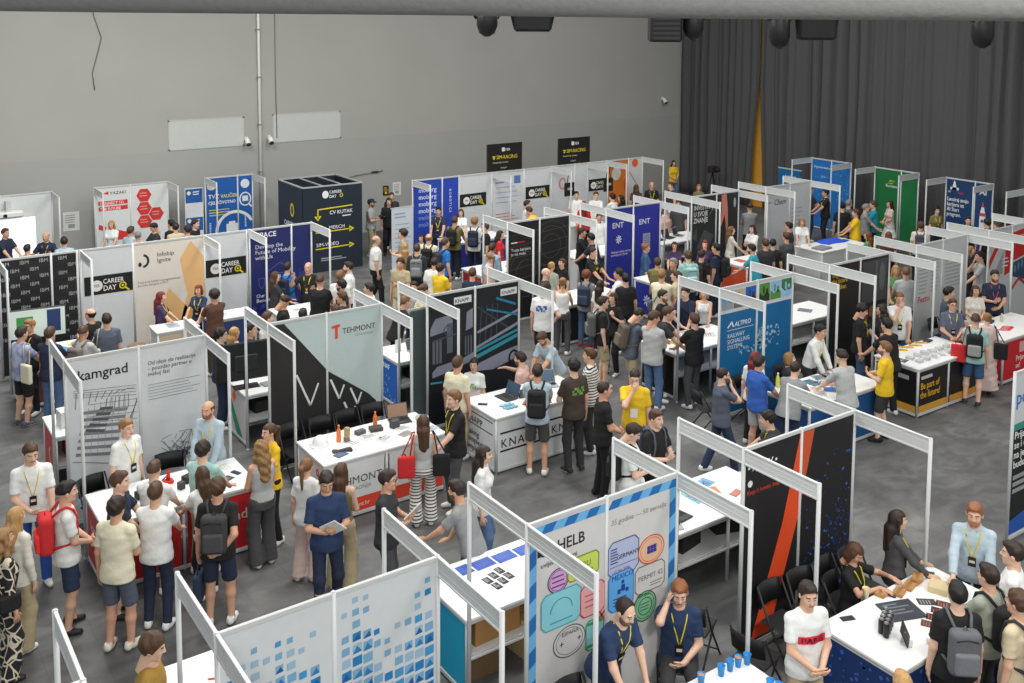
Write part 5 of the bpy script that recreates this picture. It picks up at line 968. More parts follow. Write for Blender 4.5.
# hanging tote bags in the far row
for x, lab in ((19.52, 'black tote bag hanging from the far fascia board, left one'), (21.15, 'black tote bag hanging from the far fascia board beside the orange wall')):
    t = thing('tote_bag', lab, 'bag', (x, 25.1, 0)); b = MB(); b.box(0, -.03, 1.62, .40, .03, 2.06, ch=.02); p = b.build('body', mat((28, 28, 30), .8, 'cloth'), t); patch(p, [rect(.1, 1.82, .3, 1.9)], (170, 170, 172), y=-.032, name='print')
    b = MB(); b.tube([(.1, 0, 2.05), (.2, 0, 2.47)], .012, 6); b.tube([(.3, 0, 2.05), (.2, 0, 2.47)], .012, 6); b.build('handle', M_BLACK, t)
t = thing('camera_tripod', 'black camera on a tall tripod before the curtain', 'tripod', tuple(at(712, 205, 0))+(0,)); 
for a in range(3): b = MB(); q = a*2.094; b.tube([(.35*math.cos(q), .35*math.sin(q), 0), (0, 0, 1.3)], .02, 6); b.build('leg', M_BLACK, t)
b = MB(); b.box(-.2, -.14, 1.3, .2, .14, 1.55, ch=.03); b.tube([(0, -.14, 1.43), (0, -.34, 1.43)], .07, 10); b.build('camera', mat((44, 40, 42)), t)

# ------------------------------------------------------------------ people: bodies and clothes grown as smooth blended fields
class Field:
    def __init__(s, lo, hi, h):
        s.lo = np.array(lo, float); s.h = h
        n = np.maximum(np.ceil((np.array(hi)-s.lo)/h).astype(int)+1, 4)
        s.ax = [s.lo[i]+h*np.arange(n[i]) for i in range(3)]
        s.F = np.full(n, .25, np.float32)
    def sub(s, lo, hi):
        sl = []
        for i in range(3):
            a = max(0, int((lo[i]-s.lo[i])/s.h)); b = min(s.F.shape[i], int((hi[i]-s.lo[i])/s.h)+2)
            if b <= a: return None
            sl.append(slice(a, b))
        X = s.ax[0][sl[0]][:, None, None]; Y = s.ax[1][sl[1]][None, :, None]; Z = s.ax[2][sl[2]][None, None, :]
        return tuple(sl), X, Y, Z
    def put(s, sl, d, k):
        a = s.F[sl]; q = np.maximum(k-np.abs(a-d), 0)/k
        s.F[sl] = np.minimum(a, d) - q*q*k*.25
    def cut(s, sl, d): s.F[sl] = np.maximum(s.F[sl], d)
    def cone(s, a, b, ra, rb, k=.03, clips=(), amp=0.0, ph=0.0):
        a = np.asarray(a, float); b = np.asarray(b, float); pad = max(ra, rb)+.06
        g = s.sub(np.minimum(a, b)-pad, np.maximum(a, b)+pad)
        if g is None: return
        sl, X, Y, Z = g; ab = b-a; L = ab@ab or 1e-9
        t = np.clip(((X-a[0])*ab[0]+(Y-a[1])*ab[1]+(Z-a[2])*ab[2])/L, 0, 1)
        d = np.sqrt((X-a[0]-t*ab[0])**2+(Y-a[1]-t*ab[1])**2+(Z-a[2]-t*ab[2])**2)-(ra+(rb-ra)*t)
        if amp: d = d+amp*np.sin(t*17+ph+9*X)*np.sin(30*Z+14*Y+ph)
        for p, n in clips: d = np.maximum(d, (X-p[0])*n[0]+(Y-p[1])*n[1]+(Z-p[2])*n[2])
        s.put(sl, d, k)
    def ell(s, c, r, k=.02, M=None, sub=False):
        c = np.asarray(c, float); R = max(r)+.05; g = s.sub(c-R, c+R)
        if g is None: return
        sl, X, Y, Z = g; x, y, z = X-c[0], Y-c[1], Z-c[2]
        if M is not None: x, y, z = (M[0][0]*x+M[1][0]*y+M[2][0]*z, M[0][1]*x+M[1][1]*y+M[2][1]*z, M[0][2]*x+M[1][2]*y+M[2][2]*z)
        k0 = np.sqrt((x/r[0])**2+(y/r[1])**2+(z/r[2])**2); k1 = np.sqrt((x/r[0]**2)**2+(y/r[1]**2)**2+(z/r[2]**2)**2)+1e-9
        d = k0*(k0-1)/k1
        if sub:
            a = s.F[sl]; s.F[sl] = np.maximum(a, -d)
        else: s.put(sl, d, k)
    def loft(s, o, u, w, zs, wx, wy, k=.03, z0=-9, z1=9, amp=0.0, ph=0.0):
        """oval tube about the axis o+u*t; w = its forward direction"""
        o, u, w = map(np.asarray, (o, u, w)); z0 = max(z0, zs[0]); z1 = min(z1, zs[-1])
        P = np.array([o+u*z0, o+u*z1]); R = max(max(wx), max(wy))+.06
        g = s.sub(P.min(0)-R, P.max(0)+R)
        if g is None: return
        sl, X, Y, Z = g; r = np.cross(w, u)
        px, py, pz = X-o[0], Y-o[1], Z-o[2]
        t = px*u[0]+py*u[1]+pz*u[2]; xx = px*r[0]+py*r[1]+pz*r[2]; yy = px*w[0]+py*w[1]+pz*w[2]
        A = np.interp(t, zs, wx); B = np.interp(t, zs, wy)
        d = (np.sqrt((xx/A)**2+(yy/B)**2)-1)*np.minimum(A, B)
        if amp: d = d+amp*(np.sin(26*t+7*xx+ph)*np.sin(15*xx+5*yy+ph*2)+.6*np.sin(48*t-20*xx+ph*3))
        d = np.maximum(d, np.maximum(z0-t, t-z1))
        s.put(sl, d, k)
    def nets(s):
        F = s.F; nx, ny, nz = F.shape; S = F < 0
        F[[0, -1]] = .1; F[:, [0, -1]] = .1; F[:, :, [0, -1]] = .1; S = F < 0
        cnt = np.zeros((nx-1, ny-1, nz-1), np.int8)
        offs = [(i, j, k) for i in (0, 1) for j in (0, 1) for k in (0, 1)]
        for i, j, k in offs: cnt += S[i:nx-1+i, j:ny-1+j, k:nz-1+k]
        I, J, Kk = np.nonzero((cnt > 0) & (cnt < 8))
        if len(I) == 0: return np.zeros((0, 3)), np.zeros((0, 4), int)
        idx = np.full(cnt.shape, -1, np.int32); idx[I, J, Kk] = np.arange(len(I))
        C = {o: F[I+o[0], J+o[1], Kk+o[2]] for o in offs}
        acc = np.zeros((len(I), 3)); num = np.zeros(len(I))
        for a in offs:
            for ax in range(3):
                if a[ax]: continue
                b = list(a); b[ax] = 1; b = tuple(b); fa, fb = C[a], C[b]
                m = (fa < 0) != (fb < 0); t = np.where(m, fa/np.where(m, fa-fb, 1), 0)
                p = np.repeat(np.array(a, float)[None], len(I), 0); p[:, ax] = t
                acc += p*m[:, None]; num += m
        V = s.lo + s.h*(np.stack([I, J, Kk], 1) + acc/num[:, None])
        Q = []
        for ax in range(3):
            sl0 = [slice(1, n-1) for n in F.shape]; sl0[ax] = slice(0, F.shape[ax]-1); sl1 = list(sl0); sl1[ax] = slice(1, F.shape[ax])
            A, B = S[tuple(sl0)], S[tuple(sl1)]; P = np.stack(np.nonzero(A != B), 1)
            if len(P) == 0: continue
            pos = P.copy()
            for q in range(3):
                if q != ax: pos[:, q] += 1
            inside = A[tuple(P.T)]
            a1, a2 = (ax+1) % 3, (ax+2) % 3
            def cell(d1, d2):
                c = pos.copy(); c[:, a1] -= d1; c[:, a2] -= d2; return idx[tuple(c.T)]
            q4 = np.stack([cell(1, 1), cell(0, 1), cell(0, 0), cell(1, 0)], 1)
            q4 = np.where(inside[:, None], q4, q4[:, ::-1]); Q.append(q4)
        Q = np.concatenate(Q); Q = Q[(Q >= 0).all(1)]
        return V, Q

def head_template(sex, lod):
    h = (.0058, .0085, .012)[lod]
    f = Field((-.12, -.15, -.21), (.12, .15, .16), h)
    f.ell((0, -.014, .032), (.073, .093, .085)); f.ell((0, .018, -.02), (.061 if sex == 'm' else .058, .068, .085), .02)
    f.ell((0, .030, -.066), (.049 if sex == 'm' else .042, .050, .044), .025); f.ell((0, .066, -.094), (.02, .016, .016), .02)
    f.cone((-.034, .074, .034), (.034, .074, .034), .011, .011, .02)
    for s in (-1, 1):
        f.ell((s*.031, .093, .014), (.015, .011, .009), sub=True)
        f.ell((s*.034, .060, -.018), (.022, .022, .02), .02)
        f.ell((s*.077, -.008, .0), (.010, .021, .031), .008); f.cone((s*.011, .093, -.018), (s*.011, .093, -.018), .008, .008, .01)
    f.cone((0, .084, .026), (0, .104, -.014), .007, .0115, .012)
    f.cone((-.018, .083, -.052), (.018, .083, -.052), .0075, .0075, .008)
    f.cone((0, -.02, -.06), (0, -.035, -.2), .054 if sex == 'm' else .047, .056 if sex == 'm' else .048, .03)
    V, Q = f.nets(); cen = V[Q].mean(1); mi = np.zeros(len(Q), int)
    ax = np.abs(cen[:, 0])
    mi[(cen[:, 2] > .030) & (cen[:, 2] < .042) & (ax > .014) & (ax < .047) & (cen[:, 1] > .068)] = 1
    mi[(cen[:, 2] > -.060) & (cen[:, 2] < -.044) & (ax < .023) & (cen[:, 1] > .082)] = 3
    VV, QQ, MI = [V], [Q], [mi]; n = len(V)
    for s in (-1, 1):
        for c, r, m in (((s*.031, .0785, .014), .0102, 2), ((s*.031, .0850, .0125), .0066, 4)):
            P = []; rows, colsn = 6, 8
            for i in range(rows+1):
                th = math.pi*i/rows
                for j in range(colsn): p2 = 2*math.pi*j/colsn; P.append((c[0]+r*math.sin(th)*math.cos(p2), c[1]+r*math.sin(th)*math.sin(p2), c[2]+r*math.cos(th)))
            q = [(n+i*colsn+j, n+(i+1)*colsn+j, n+(i+1)*colsn+(j+1) % colsn, n+i*colsn+(j+1) % colsn) for i in range(rows) for j in range(colsn)]
            VV.append(np.array(P)); QQ.append(np.array(q)); MI.append(np.full(len(q), m)); n += len(P)
    return np.concatenate(VV), np.concatenate(QQ), np.concatenate(MI)
def hair_template(style, lod):
    h = (.0075, .010, .014)[lod]
    f = Field((-.16, -.24, -.48 if style in ('long', 'pony', 'wavy') else -.2), (.16, .16, .20), h)
    ph = len(style)
    g = f.sub((-1, -1, -1), (1, 1, 1)); sl, X, Y, Z = g
    def hairline(): return np.interp(Y, [-.12, -.06, -.035, -.012, .018, .03, .05, .072, .1], [-.078, -.062, -.03, .012, .004, .03, .056, .078, .088]) - Z + 0*X      # > 0 below the hairline
    if style in ('short', 'fade', 'quiff', 'buzz', 'receding', 'ring', 'messy', 'bowl'):
        o = {'short': .010, 'fade': .008, 'quiff': .010, 'buzz': .004, 'receding': .006, 'ring': .006, 'messy': .017, 'bowl': .018}[style]
        f.ell((0, -.016, .036), (.075+o, .095+o, .086+o), .01)
        if style == 'quiff': f.ell((0, .055, .115), (.055, .045, .028), .02)
        if style in ('short', 'fade'): f.ell((0, .01, .095), (.062, .085, .042), .02)
        if style in ('messy', 'bowl'): f.F += (.006*np.sin(60*X+40*Z)*np.sin(55*Y+30*Z+1)).astype(np.float32)
        else: f.F += (.0035*np.sin(80*X+30*Z)*np.sin(70*Y+1)).astype(np.float32)
        hl = hairline() - (.012 if style in ('messy', 'bowl') else 0)
        f.F = np.maximum(f.F, hl.astype(np.float32))
        if style == 'fade': f.F = np.maximum(f.F, (.010-Z-.25*(Y*0)).astype(np.float32)*.8)
        if style == 'receding': f.F = np.maximum(f.F, (.095*0+np.where(np.abs(X) < .07, Y-.03+.35*(np.abs(X)-.03)*0, -1)).astype(np.float32))
        if style == 'ring': f.F = np.maximum(f.F, (Z-.055).astype(np.float32)); f.F = np.maximum(f.F, (Y-.03).astype(np.float32))
    else:
        f.ell((0, -.016, .036), (.087, .108, .097), .02)
        if style in ('long', 'wavy'):
            wv = .016 if style == 'wavy' else 0
            f.ell((0, -.075, -.10), (.082+wv, .050, .16), .03)
            for s in (-1, 1):
                f.cone((s*.074, -.015, .03), (s*(.088+wv), -.02, -.15), .026, .022+wv*.6, .02)
            f.cone((0, -.10, -.10), (0, -.13, -.37), .07, .045+wv, .04)
            f.cone((-.05, -.09, -.1), (-.05, -.12, -.34), .045, .03, .03); f.cone((.05, -.09, -.1), (.05, -.12, -.34), .045, .03, .03)
            if style == 'wavy': f.F += (.010*np.sin(52*Z+20*X)*np.sin(38*X+22*Y)).astype(np.float32)
            else: f.F += (.004*np.sin(90*X+8*Z)).astype(np.float32)
        if style == 'pony': f.cone((0, -.10, .05), (0, -.15, .02), .03, .036, .02); f.cone((0, -.15, .02), (0, -.135, -.28), .036, .016, .02)
        if style == 'bun': f.ell((0, -.10, .085), (.045, .042, .042), .015)
        if style == 'bob':
            f.ell((0, -.05, -.04), (.095, .065, .10), .03)
            for s in (-1, 1): f.cone((s*.075, -.01, .03), (s*.085, .0, -.09), .026, .022, .02)
            f.F += (.004*np.sin(70*X+8*Z)).astype(np.float32)
        if style == 'curly': f.ell((0, -.03, .05), (.105, .115, .105), .03); f.F += (.010*np.sin(70*X)*np.sin(66*Y+1)*np.sin(64*Z)).astype(np.float32)
        front = .060+.55*(np.abs(X)/.07)**2*.03
        fc = np.minimum(np.minimum(Y-.035, .075-np.abs(X)-np.maximum(0, -Z-.02)*.12), front-Z)        # face opening
        f.F = np.maximum(f.F, fc.astype(np.float32))
        if style in ('bun', 'pony', 'curly'): f.F = np.maximum(f.F, np.where(Y > -.09, hairline()-.01, -1).astype(np.float32))
    return f.nets()
def beard_template(lod):
    f = Field((-.1, -.06, -.15), (.1, .14, .05), (.0065, .009, .013)[lod])
    f.ell((0, .024, -.030), (.066, .069, .088), .01); f.ell((0, .032, -.068), (.054, .056, .050), .02)
    sl, X, Y, Z = f.sub((-1, -1, -1), (1, 1, 1))
    f.F = np.maximum(f.F, np.maximum(Z+.022-.3*np.abs(X)*0, np.where(np.abs(X) > .045, -1, Z+.036)).astype(np.float32)); f.F = np.maximum(f.F, (.0-Y).astype(np.float32))
    f.ell((0, .09, -.052), (.024, .03, .012), sub=True)
    return f.nets()
TPL = {}
def tpl(key, fn, *a):
    if key not in TPL: TPL[key] = fn(*a)
    return TPL[key]
def shoe_mesh():
    f = Field((-.07, -.12, -.03), (.07, .24, .14), .008)
    f.cone((0, -.03, .05), (0, .02, .055), .042, .042, .03); f.cone((0, .05, .035), (0, .145, .03), .044, .034, .03); f.cone((0, -.03, .06), (0, -.02, .10), .038, .042, .02)
    sl, X, Y, Z = f.sub((-1, -1, -1), (1, 1, 1)); f.F = np.maximum(f.F, (.0-Z).astype(np.float32)); f.F = np.maximum(f.F, (Z-.098).astype(np.float32))
    V, Q = f.nets(); mi = (V[Q].mean(1)[:, 2] < .026).astype(int)
    me = np_mesh('shoe', V, Q, True, mi); me.materials.append(None); me.materials.append(None); return me
SHOE = shoe_mesh()

PAL = {'white': (226, 228, 226), 'offwhite': (216, 212, 200), 'cream': (222, 216, 188), 'black': (30, 30, 32), 'charcoal': (52, 52, 55), 'dkgrey': (74, 75, 78), 'grey': (140, 142, 144), 'ltgrey': (178, 180, 180),
       'navy': (38, 46, 68), 'navy2': (38, 56, 90), 'blue': (50, 94, 176), 'bright': (42, 122, 204), 'ltblue': (166, 190, 212), 'paleblue': (176, 194, 206), 'mint': (160, 196, 190), 'denim': (62, 90, 130), 'jeans': (84, 110, 148), 'dkdenim': (42, 56, 82),
       'yellow': (232, 192, 40), 'mustard': (164, 128, 60), 'olive': (120, 112, 70), 'khaki': (178, 164, 132), 'beige': (206, 190, 160), 'tan': (186, 154, 112), 'brown': (92, 62, 50), 'dkbrown': (66, 58, 50), 'red': (200, 44, 48), 'pink': (222, 184, 176), 'palepink': (214, 190, 184),
       'purple': (66, 48, 84), 'green': (96, 140, 84), 'sage': (150, 156, 142), 'slate': (84, 92, 106), 'greyblue': (92, 100, 122), 'indigo': (110, 116, 160), 'maroon': (96, 40, 40), 'teal': (44, 150, 170)}
HAIRC = {'black': (26, 23, 22), 'dark': (46, 34, 28), 'brown': (78, 54, 38), 'ltbrown': (120, 86, 56), 'blond': (176, 138, 86), 'dkblond': (142, 108, 68), 'red': (116, 40, 30), 'ginger': (142, 90, 56), 'grey': (132, 130, 128), 'auburn': (110, 62, 38)}
SKIN = [(216, 172, 146), (208, 160, 132), (222, 182, 158), (200, 148, 120), (190, 138, 108)]
def U(v): v = np.asarray(v, float); return v/(np.linalg.norm(v)+1e-9)
def ik(a, t, l1, l2, pole):
    """two-bone reach: the middle joint and the end point"""
    a, t = np.asarray(a, float), np.asarray(t, float); d = t-a; L = np.linalg.norm(d)
    if L > (l1+l2)*.995: t = a+d/L*(l1+l2)*.995; d = t-a; L = np.linalg.norm(d)
    n = d/L; x = (l1*l1-l2*l2+L*L)/(2*L); h = math.sqrt(max(l1*l1-x*x, 0)); p = np.asarray(pole, float); p = U(p-n*(p@n))
    return a+n*x+p*h, t
# hand spots for a 1.78 m person: (x outwards, y forward, z), finger direction, palm direction, elbow direction
ARM = {'d': ((.25, .03, .80), (0, .1, -1), (-1, 0, 0), (.3, -1, 0)), 't': ((.16, .40, .99), (-.15, 1, -.1), (0, 0, -1), (.7, -.6, -.4)), 'p': ((.05, .27, 1.16), (-.5, .6, .5), (-.5, -.3, .6), (.6, -.3, -.8)),
       'c': ((.02, .145, 1.47), (-.3, .1, 1), (-.5, -.8, 0), (.5, .5, -1)), 'h': ((.20, .03, 1.02), (-.7, .5, -.5), (-.6, 0, -.3), (1, -.6, .1)), 'x': ((-.10, .20, 1.20), (-1, .15, .1), (0, -1, 0), (.8, .1, -.8)),
       'e': ((.118, .05, 1.53), (-.2, -.2, 1), (-1, 0, 0), (.6, .5, -1)), 'g': ((.26, .34, 1.26), (.1, .8, .6), (-.6, 0, .6), (.5, -.4, -.8)), 's': ((.13, .17, 1.30), (-.4, .3, .8), (0, -1, 0), (.6, -.2, -1)),
       'b': ((.06, -.2, .98), (-1, -.1, -.2), (0, 1, 0), (1, -.6, 0)), 'r': ((.12, .56, 1.05), (-.1, 1, -.1), (0, 0, -1), (.8, -.3, -.5)), 'f': ((.04, .24, 1.02), (-.8, .4, -.2), (0, -.6, .4), (.7, -.4, -.6)),
       'w': ((.22, .30, 1.48), (0, .4, 1), (-.5, .6, 0), (.7, 0, -1)), 'k': ((.23, .06, .88), (0, .3, -1), (-1, 0, 0), (.6, -1, 0)), 'l': ((.20, .25, .82), (0, .4, -.9), (-.8, -.2, 0), (.6, -.8, 0)), 'o': ((.30, .40, 1.10), (.4, .8, .3), (0, 0, 1), (.6, -.4, -.6)),
       'L': ((.14, .30, .68), (-.3, .9, -.2), (0, 0, -1), (.8, -.4, .2))}
NPEOPLE = [0]
PLACED = {1: (3.83,28.68,1.81),2: (4.06,26.86,1.70),3: (4.65,27.67,1.81),4: (4.90,26.74,1.81),5: (6.53,28.86,1.69),6: (6.60,27.13,1.81),7: (6.62,26.44,1.81),8: (7.27,27.26,1.81),9: (7.78,27.48,1.80),10: (7.73,26.93,1.81),11: (7.89,26.40,1.82),12: (8.28,27.08,1.81),13: (2.77,19.36,1.81),14: (3.01,19.86,1.79),15: (3.18,19.00,1.83),16: (4.07,19.86,1.82),17: (3.73,18.98,1.76),18: (4.23,19.32,1.82),19: (5.64,20.89,1.66),20: (6.51,21.09,1.63),21: (6.46,19.92,1.80),22: (5.67,17.23,1.85),23: (6.12,17.81,1.63),24: (6.22,17.27,1.83),25: (6.81,17.96,1.76),26: (8.19,21.04,1.69),27: (8.62,21.38,1.76),28: (8.96,20.95,1.82),29: (8.62,19.56,1.86),30: (7.44,18.69,1.81),31: (9.15,19.71,1.85),32: (9.74,20.47,1.81),33: (8.92,19.10,1.83),34: (8.55,18.28,1.81),35: (8.17,17.81,1.72),36: (7.50,17.84,1.74),37: (9.32,18.59,1.81),38: (13.71,27.26,1.81),39: (14.28,27.15,1.81),40: (14.79,27.94,1.81),41: (11.36,22.33,1.88),42: (12.35,22.70,1.85),43: (11.96,21.92,1.69),44: (10.90,20.16,1.81),45: (11.90,21.18,1.81),46: (12.90,22.69,1.67),47: (12.63,21.86,1.86),48: (11.56,19.75,1.81),49: (11.40,19.22,1.81),50: (12.78,21.32,1.82),51: (14.45,23.57,1.81),52: (14.80,25.04,1.81),53: (15.52,24.95,1.69),54: (14.84,23.14,1.81),55: (14.70,22.36,1.81),56: (13.52,20.28,1.80),57: (13.17,19.86,1.70),58: (11.77,18.44,1.81),59: (14.79,21.82,1.69),60: (10.22,17.86,1.82),61: (9.41,17.46,1.81),62: (10.28,18.41,1.74),63: (2.02,13.71,1.92),64: (3.29,14.11,1.80),65: (4.48,14.11,1.82),66: (3.92,12.73,1.82),67: (2.78,12.39,1.84),68: (3.27,12.65,1.74),69: (2.58,11.66,1.87),70: (3.08,11.88,1.81),71: (3.78,12.19,1.71),72: (3.71,11.50,1.86),73: (2.18,12.42,1.86),74: (1.63,12.35,1.73),75: (1.42,11.85,1.76),76: (4.95,12.98,1.74),77: (4.63,12.47,1.76),78: (4.98,11.81,1.67),79: (4.86,10.92,1.88),80: (5.24,11.32,1.72),81: (5.53,10.63,1.82),82: (6.94,12.18,1.67),83: (7.57,12.32,1.86),84: (7.02,10.74,1.72),85: (6.23,9.90,1.80),86: (8.49,13.77,1.77),87: (9.38,14.63,1.70),88: (10.22,14.22,1.82),89: (10.77,14.24,1.80),90: (9.29,12.60,1.82),91: (9.85,12.36,1.88),92: (10.50,12.73,1.83),93: (9.62,11.36,1.86),94: (10.42,11.53,1.86),95: (8.99,10.01,1.82),96: (9.57,10.15,1.84),97: (11.71,10.89,1.80),98: (13.04,11.39,1.67),99: (12.67,10.98,1.78),100: (11.14,9.28,1.78),101: (12.93,10.49,1.78),102: (14.29,11.68,1.71),103: (14.83,11.55,1.84),104: (13.95,10.21,1.85),105: (15.07,10.21,1.79),106: (16.12,10.86,1.85),107: (16.49,11.77,1.86),108: (17.30,11.85,1.70),109: (17.85,11.84,1.87),110: (19.79,12.99,1.86),111: (20.09,13.45,1.77),112: (19.11,11.56,1.84),113: (18.61,11.15,1.77),114: (20.23,11.61,1.70),115: (21.13,11.70,1.88),116: (17.91,10.24,1.79),117: (18.61,10.40,1.66),118: (22.64,12.89,1.86),119: (23.69,13.78,1.69),120: (13.17,17.60,1.80),121: (13.97,18.44,1.65),122: (14.48,18.67,1.62),123: (12.12,16.26,1.90),124: (13.14,16.93,1.73),125: (13.88,17.02,1.77),126: (13.82,16.47,1.68),127: (12.65,15.01,1.84),128: (13.27,15.37,1.74),129: (14.53,16.65,1.80),130: (14.28,16.15,1.82),131: (15.22,18.45,1.84),132: (16.39,20.33,1.84),133: (16.34,19.73,1.81),134: (18.11,21.66,1.83),135: (12.64,14.05,1.85),136: (12.63,13.50,1.92),137: (14.09,14.81,1.80),138: (13.11,13.76,1.90),139: (14.75,14.75,1.80),140: (15.30,14.79,1.66),141: (13.36,13.14,1.84),142: (16.99,18.50,1.70),143: (18.00,18.49,1.62),144: (14.99,15.78,1.89),145: (16.15,16.60,1.82),146: (16.78,16.76,1.87),147: (17.32,16.87,1.80),148: (18.57,17.96,1.69),149: (17.99,17.00,1.86),150: (20.38,18.77,1.69),151: (21.06,18.59,1.69),152: (18.86,16.57,1.81),153: (19.44,16.72,1.84),154: (19.95,16.92,1.73),155: (22.87,20.32,1.82),156: (16.16,17.16,1.71),157: (15.54,15.88,1.77),158: (20.56,16.99,1.82),159: (21.83,17.96,1.78),160: (23.00,18.48,1.68),161: (26.77,21.23,1.86),162: (26.91,20.69,1.81),163: (25.28,18.82,1.84),164: (25.94,19.10,1.81),165: (24.89,18.04,1.81),166: (26.28,18.44,1.85),167: (25.74,18.35,1.82),168: (27.54,18.73,1.69),169: (23.12,16.35,1.66),170: (23.66,16.10,1.64),171: (24.88,15.94,1.80),172: (27.79,17.30,1.69),173: (27.05,15.84,1.72),174: (27.12,15.30,1.73),175: (26.82,14.83,1.75),176: (17.57,24.46,1.81),177: (17.51,23.91,1.81),178: (19.87,24.94,1.80),179: (19.23,23.75,1.73),180: (20.39,24.57,1.79),181: (20.56,23.94,1.81),182: (21.09,24.12,1.69),183: (23.15,24.94,1.81),184: (27.82,28.73,1.72),185: (22.63,25.14,1.74),186: (23.79,24.64,1.78),187: (24.66,24.21,1.69),188: (21.38,21.83,1.84),189: (20.82,21.83,1.74),190: (7.84,6.09,1.83),191: (9.63,6.86,1.71),192: (10.13,6.64,1.67),193: (10.81,6.07,1.84),194: (9.06,5.22,1.82),195: (9.69,5.25,1.79),196: (10.24,5.29,1.85),197: (9.40,4.78,1.85),198: (7.59,4.84,1.66),199: (6.20,7.11,1.82),200: (7.32,7.34,1.88),201: (2.21,8.85,1.86)}
def person(px, py, sex, face, top, bottom, hair, arms, label, h=None, lean=0, look=(0, 0), lan=None, beard=None, glasses=False, bp=None, bag=None, sit=False, walk=0.0, shoes='white', skin=None, print_=None, group=None, pos=None, cross=None, hold=None, belt=None, wide=1.0, sunglasses=False, cap=None, tuck=False):
    NPEOPLE[0] += 1; sd = NPEOPLE[0]; rr = random.Random(sd*13+5)
    H = h or (1.81 if sex == 'm' else 1.69)
    if sd in PLACED: pos = PLACED[sd][:2]; H = PLACED[sd][2]
    s = H/1.78
    face_w = math.radians(55-face); rz = face_w-math.pi/2
    L = math.radians(lean); u = np.array([0, math.sin(L), math.cos(L)]); w = np.array([0, math.cos(L), -math.sin(L)]); r = np.array([1., 0, 0])
    hz = .53 if sit else .945*s
    hip = np.array([0, -.30*math.sin(L)*s if not sit else 0, hz])
    neck = hip+u*.535*s; hu = U(u*.55+np.array([0, .05, .6])); head = neck+hu*.158*s+np.array([0, .018, 0])
    sh = {q: hip+u*.468*s+r*q*(.168 if sex == 'm' else .145)*s for q in (-1, 1)}
    yaw, pit = math.radians(look[0]), math.radians(look[1])+L*.45
    HM = (Matrix.Rotation(-yaw, 3, 'Z') @ Matrix.Rotation(-pit, 3, 'X')); HM = np.array(HM)
    hs = s*(1.04 if sex == 'm' else 1.0)
    crown = head+HM @ np.array([0, -.01, .118])*hs
    # standing place
    if pos is None:
        x, y = at(px, py, crown[2]+.02)
    else: x, y = pos
    cz, sz = math.cos(rz), math.sin(rz)
    if pos is None: x -= cz*crown[0]-sz*crown[1]; y -= sz*crown[0]+cz*crown[1]
    dist = math.hypot(x, y); lod = 0 if dist < 14.5 else (1 if dist < 21 else 2)
    hb = (.0135, .018, .024)[lod]
    T = thing('person', label, 'person', (x, y, 0), rz, group)
    skc = SKIN[skin if skin is not None else rr.randrange(3)]; M_sk = mat(skc, .55, 'skin')
    tkind, tcol = top.split(':'); bkind, bcol = bottom.split(':'); tkind = tkind.split()[0]; bkind = bkind.split()[0]
    # joints
    arms_j = {}
    for q, code in ((-1, arms[0]), (1, arms[1])):
        tg, fd, pn, pole = ARM[code]; tg = np.array([q*tg[0], tg[1], tg[2]-.93])*s
        base = np.array([hip[0], hip[1], hz]) if sit else np.array([0, 0, .93*s])
        if lean and code in 'dkpcesfwxhbl': tg = hip+r*tg[0]+w*tg[1]+u*tg[2] if code in 'cepsfwxhb' else tg+np.array([0, math.sin(L)*.45*s, .93*s-.1*math.sin(L)])
        else: tg = base+tg + (np.array([0, math.sin(L)*.25*s, 0]) if lean else 0)
        if sit and code == 't': tg[2] = .985
        mir = np.array([q, 1, 1.])
        el, wr = ik(sh[q], tg, .29*s, .255*s, np.array(pole)*mir)
        fdir = U(np.array(fd)*mir); pdir = np.array(pn)*mir; pdir = U(pdir-fdir*(pdir@fdir))
        arms_j[q] = (el, wr, fdir, pdir, code)
    legs = {}
    for q in (-1, 1):
        hj = hip+r*q*.088*s*(1.08 if sex == 'f' else 1)
        if sit: kn = hj+np.array([q*.05, .44*s, -.01]); an = np.array([q*.13, .44*s+rr.uniform(-.1, .12), .085])
        else:
            ft = np.array([q*(.10+.03*rr.random())*s, (q*walk*.5 if walk else rr.uniform(-.05, .07)), .085+(.03 if walk and q < 0 else 0)])
            kn, an = ik(hj, ft, .44*s, .43*s, (q*.15, 1, 0))
        legs[q] = (hj, kn, an)
    pts = [neck, head, crown+np.array([0, 0, .02])]+[p for a in arms_j.values() for p in (a[0], a[1], a[1]+a[2]*.12)]+[p for l in legs.values() for p in l]+[sh[-1], sh[1], hip]
    lo = np.min(pts, 0)-.2; hi = np.max(pts, 0)+.2; lo[2] = max(lo[2], 0.01)
    # --- body
    f = Field(lo, hi, hb)
    zs = np.array([-.11, -.02, .14, .30, .42, .49, .535, .57])*s
    if sex == 'm': wx, wy = [.12, .165, .145, .168, .172, .135, .07, .05], [.10, .115, .10, .115, .112, .085, .06, .05]
    else: wx, wy = [.13, .172, .126, .142, .150, .118, .06, .044], [.10, .118, .09, .10, .10, .075, .055, .044]
    wx = np.array(wx)*s*wide; wy = np.array(wy)*s*wide
    f.loft(hip, u, w, zs, wx, wy, .04)
    if sex == 'f':
        for q in (-1, 1): f.ell(hip+u*.33*s+w*.085*s+r*q*.065*s, (.06*s, .055*s, .06*s), .04)
    nr = .056*s if sex == 'm' else .047*s
    f.cone(neck-u*.03, head+hu*-.05*s, nr*1.05, nr*.9, .03)
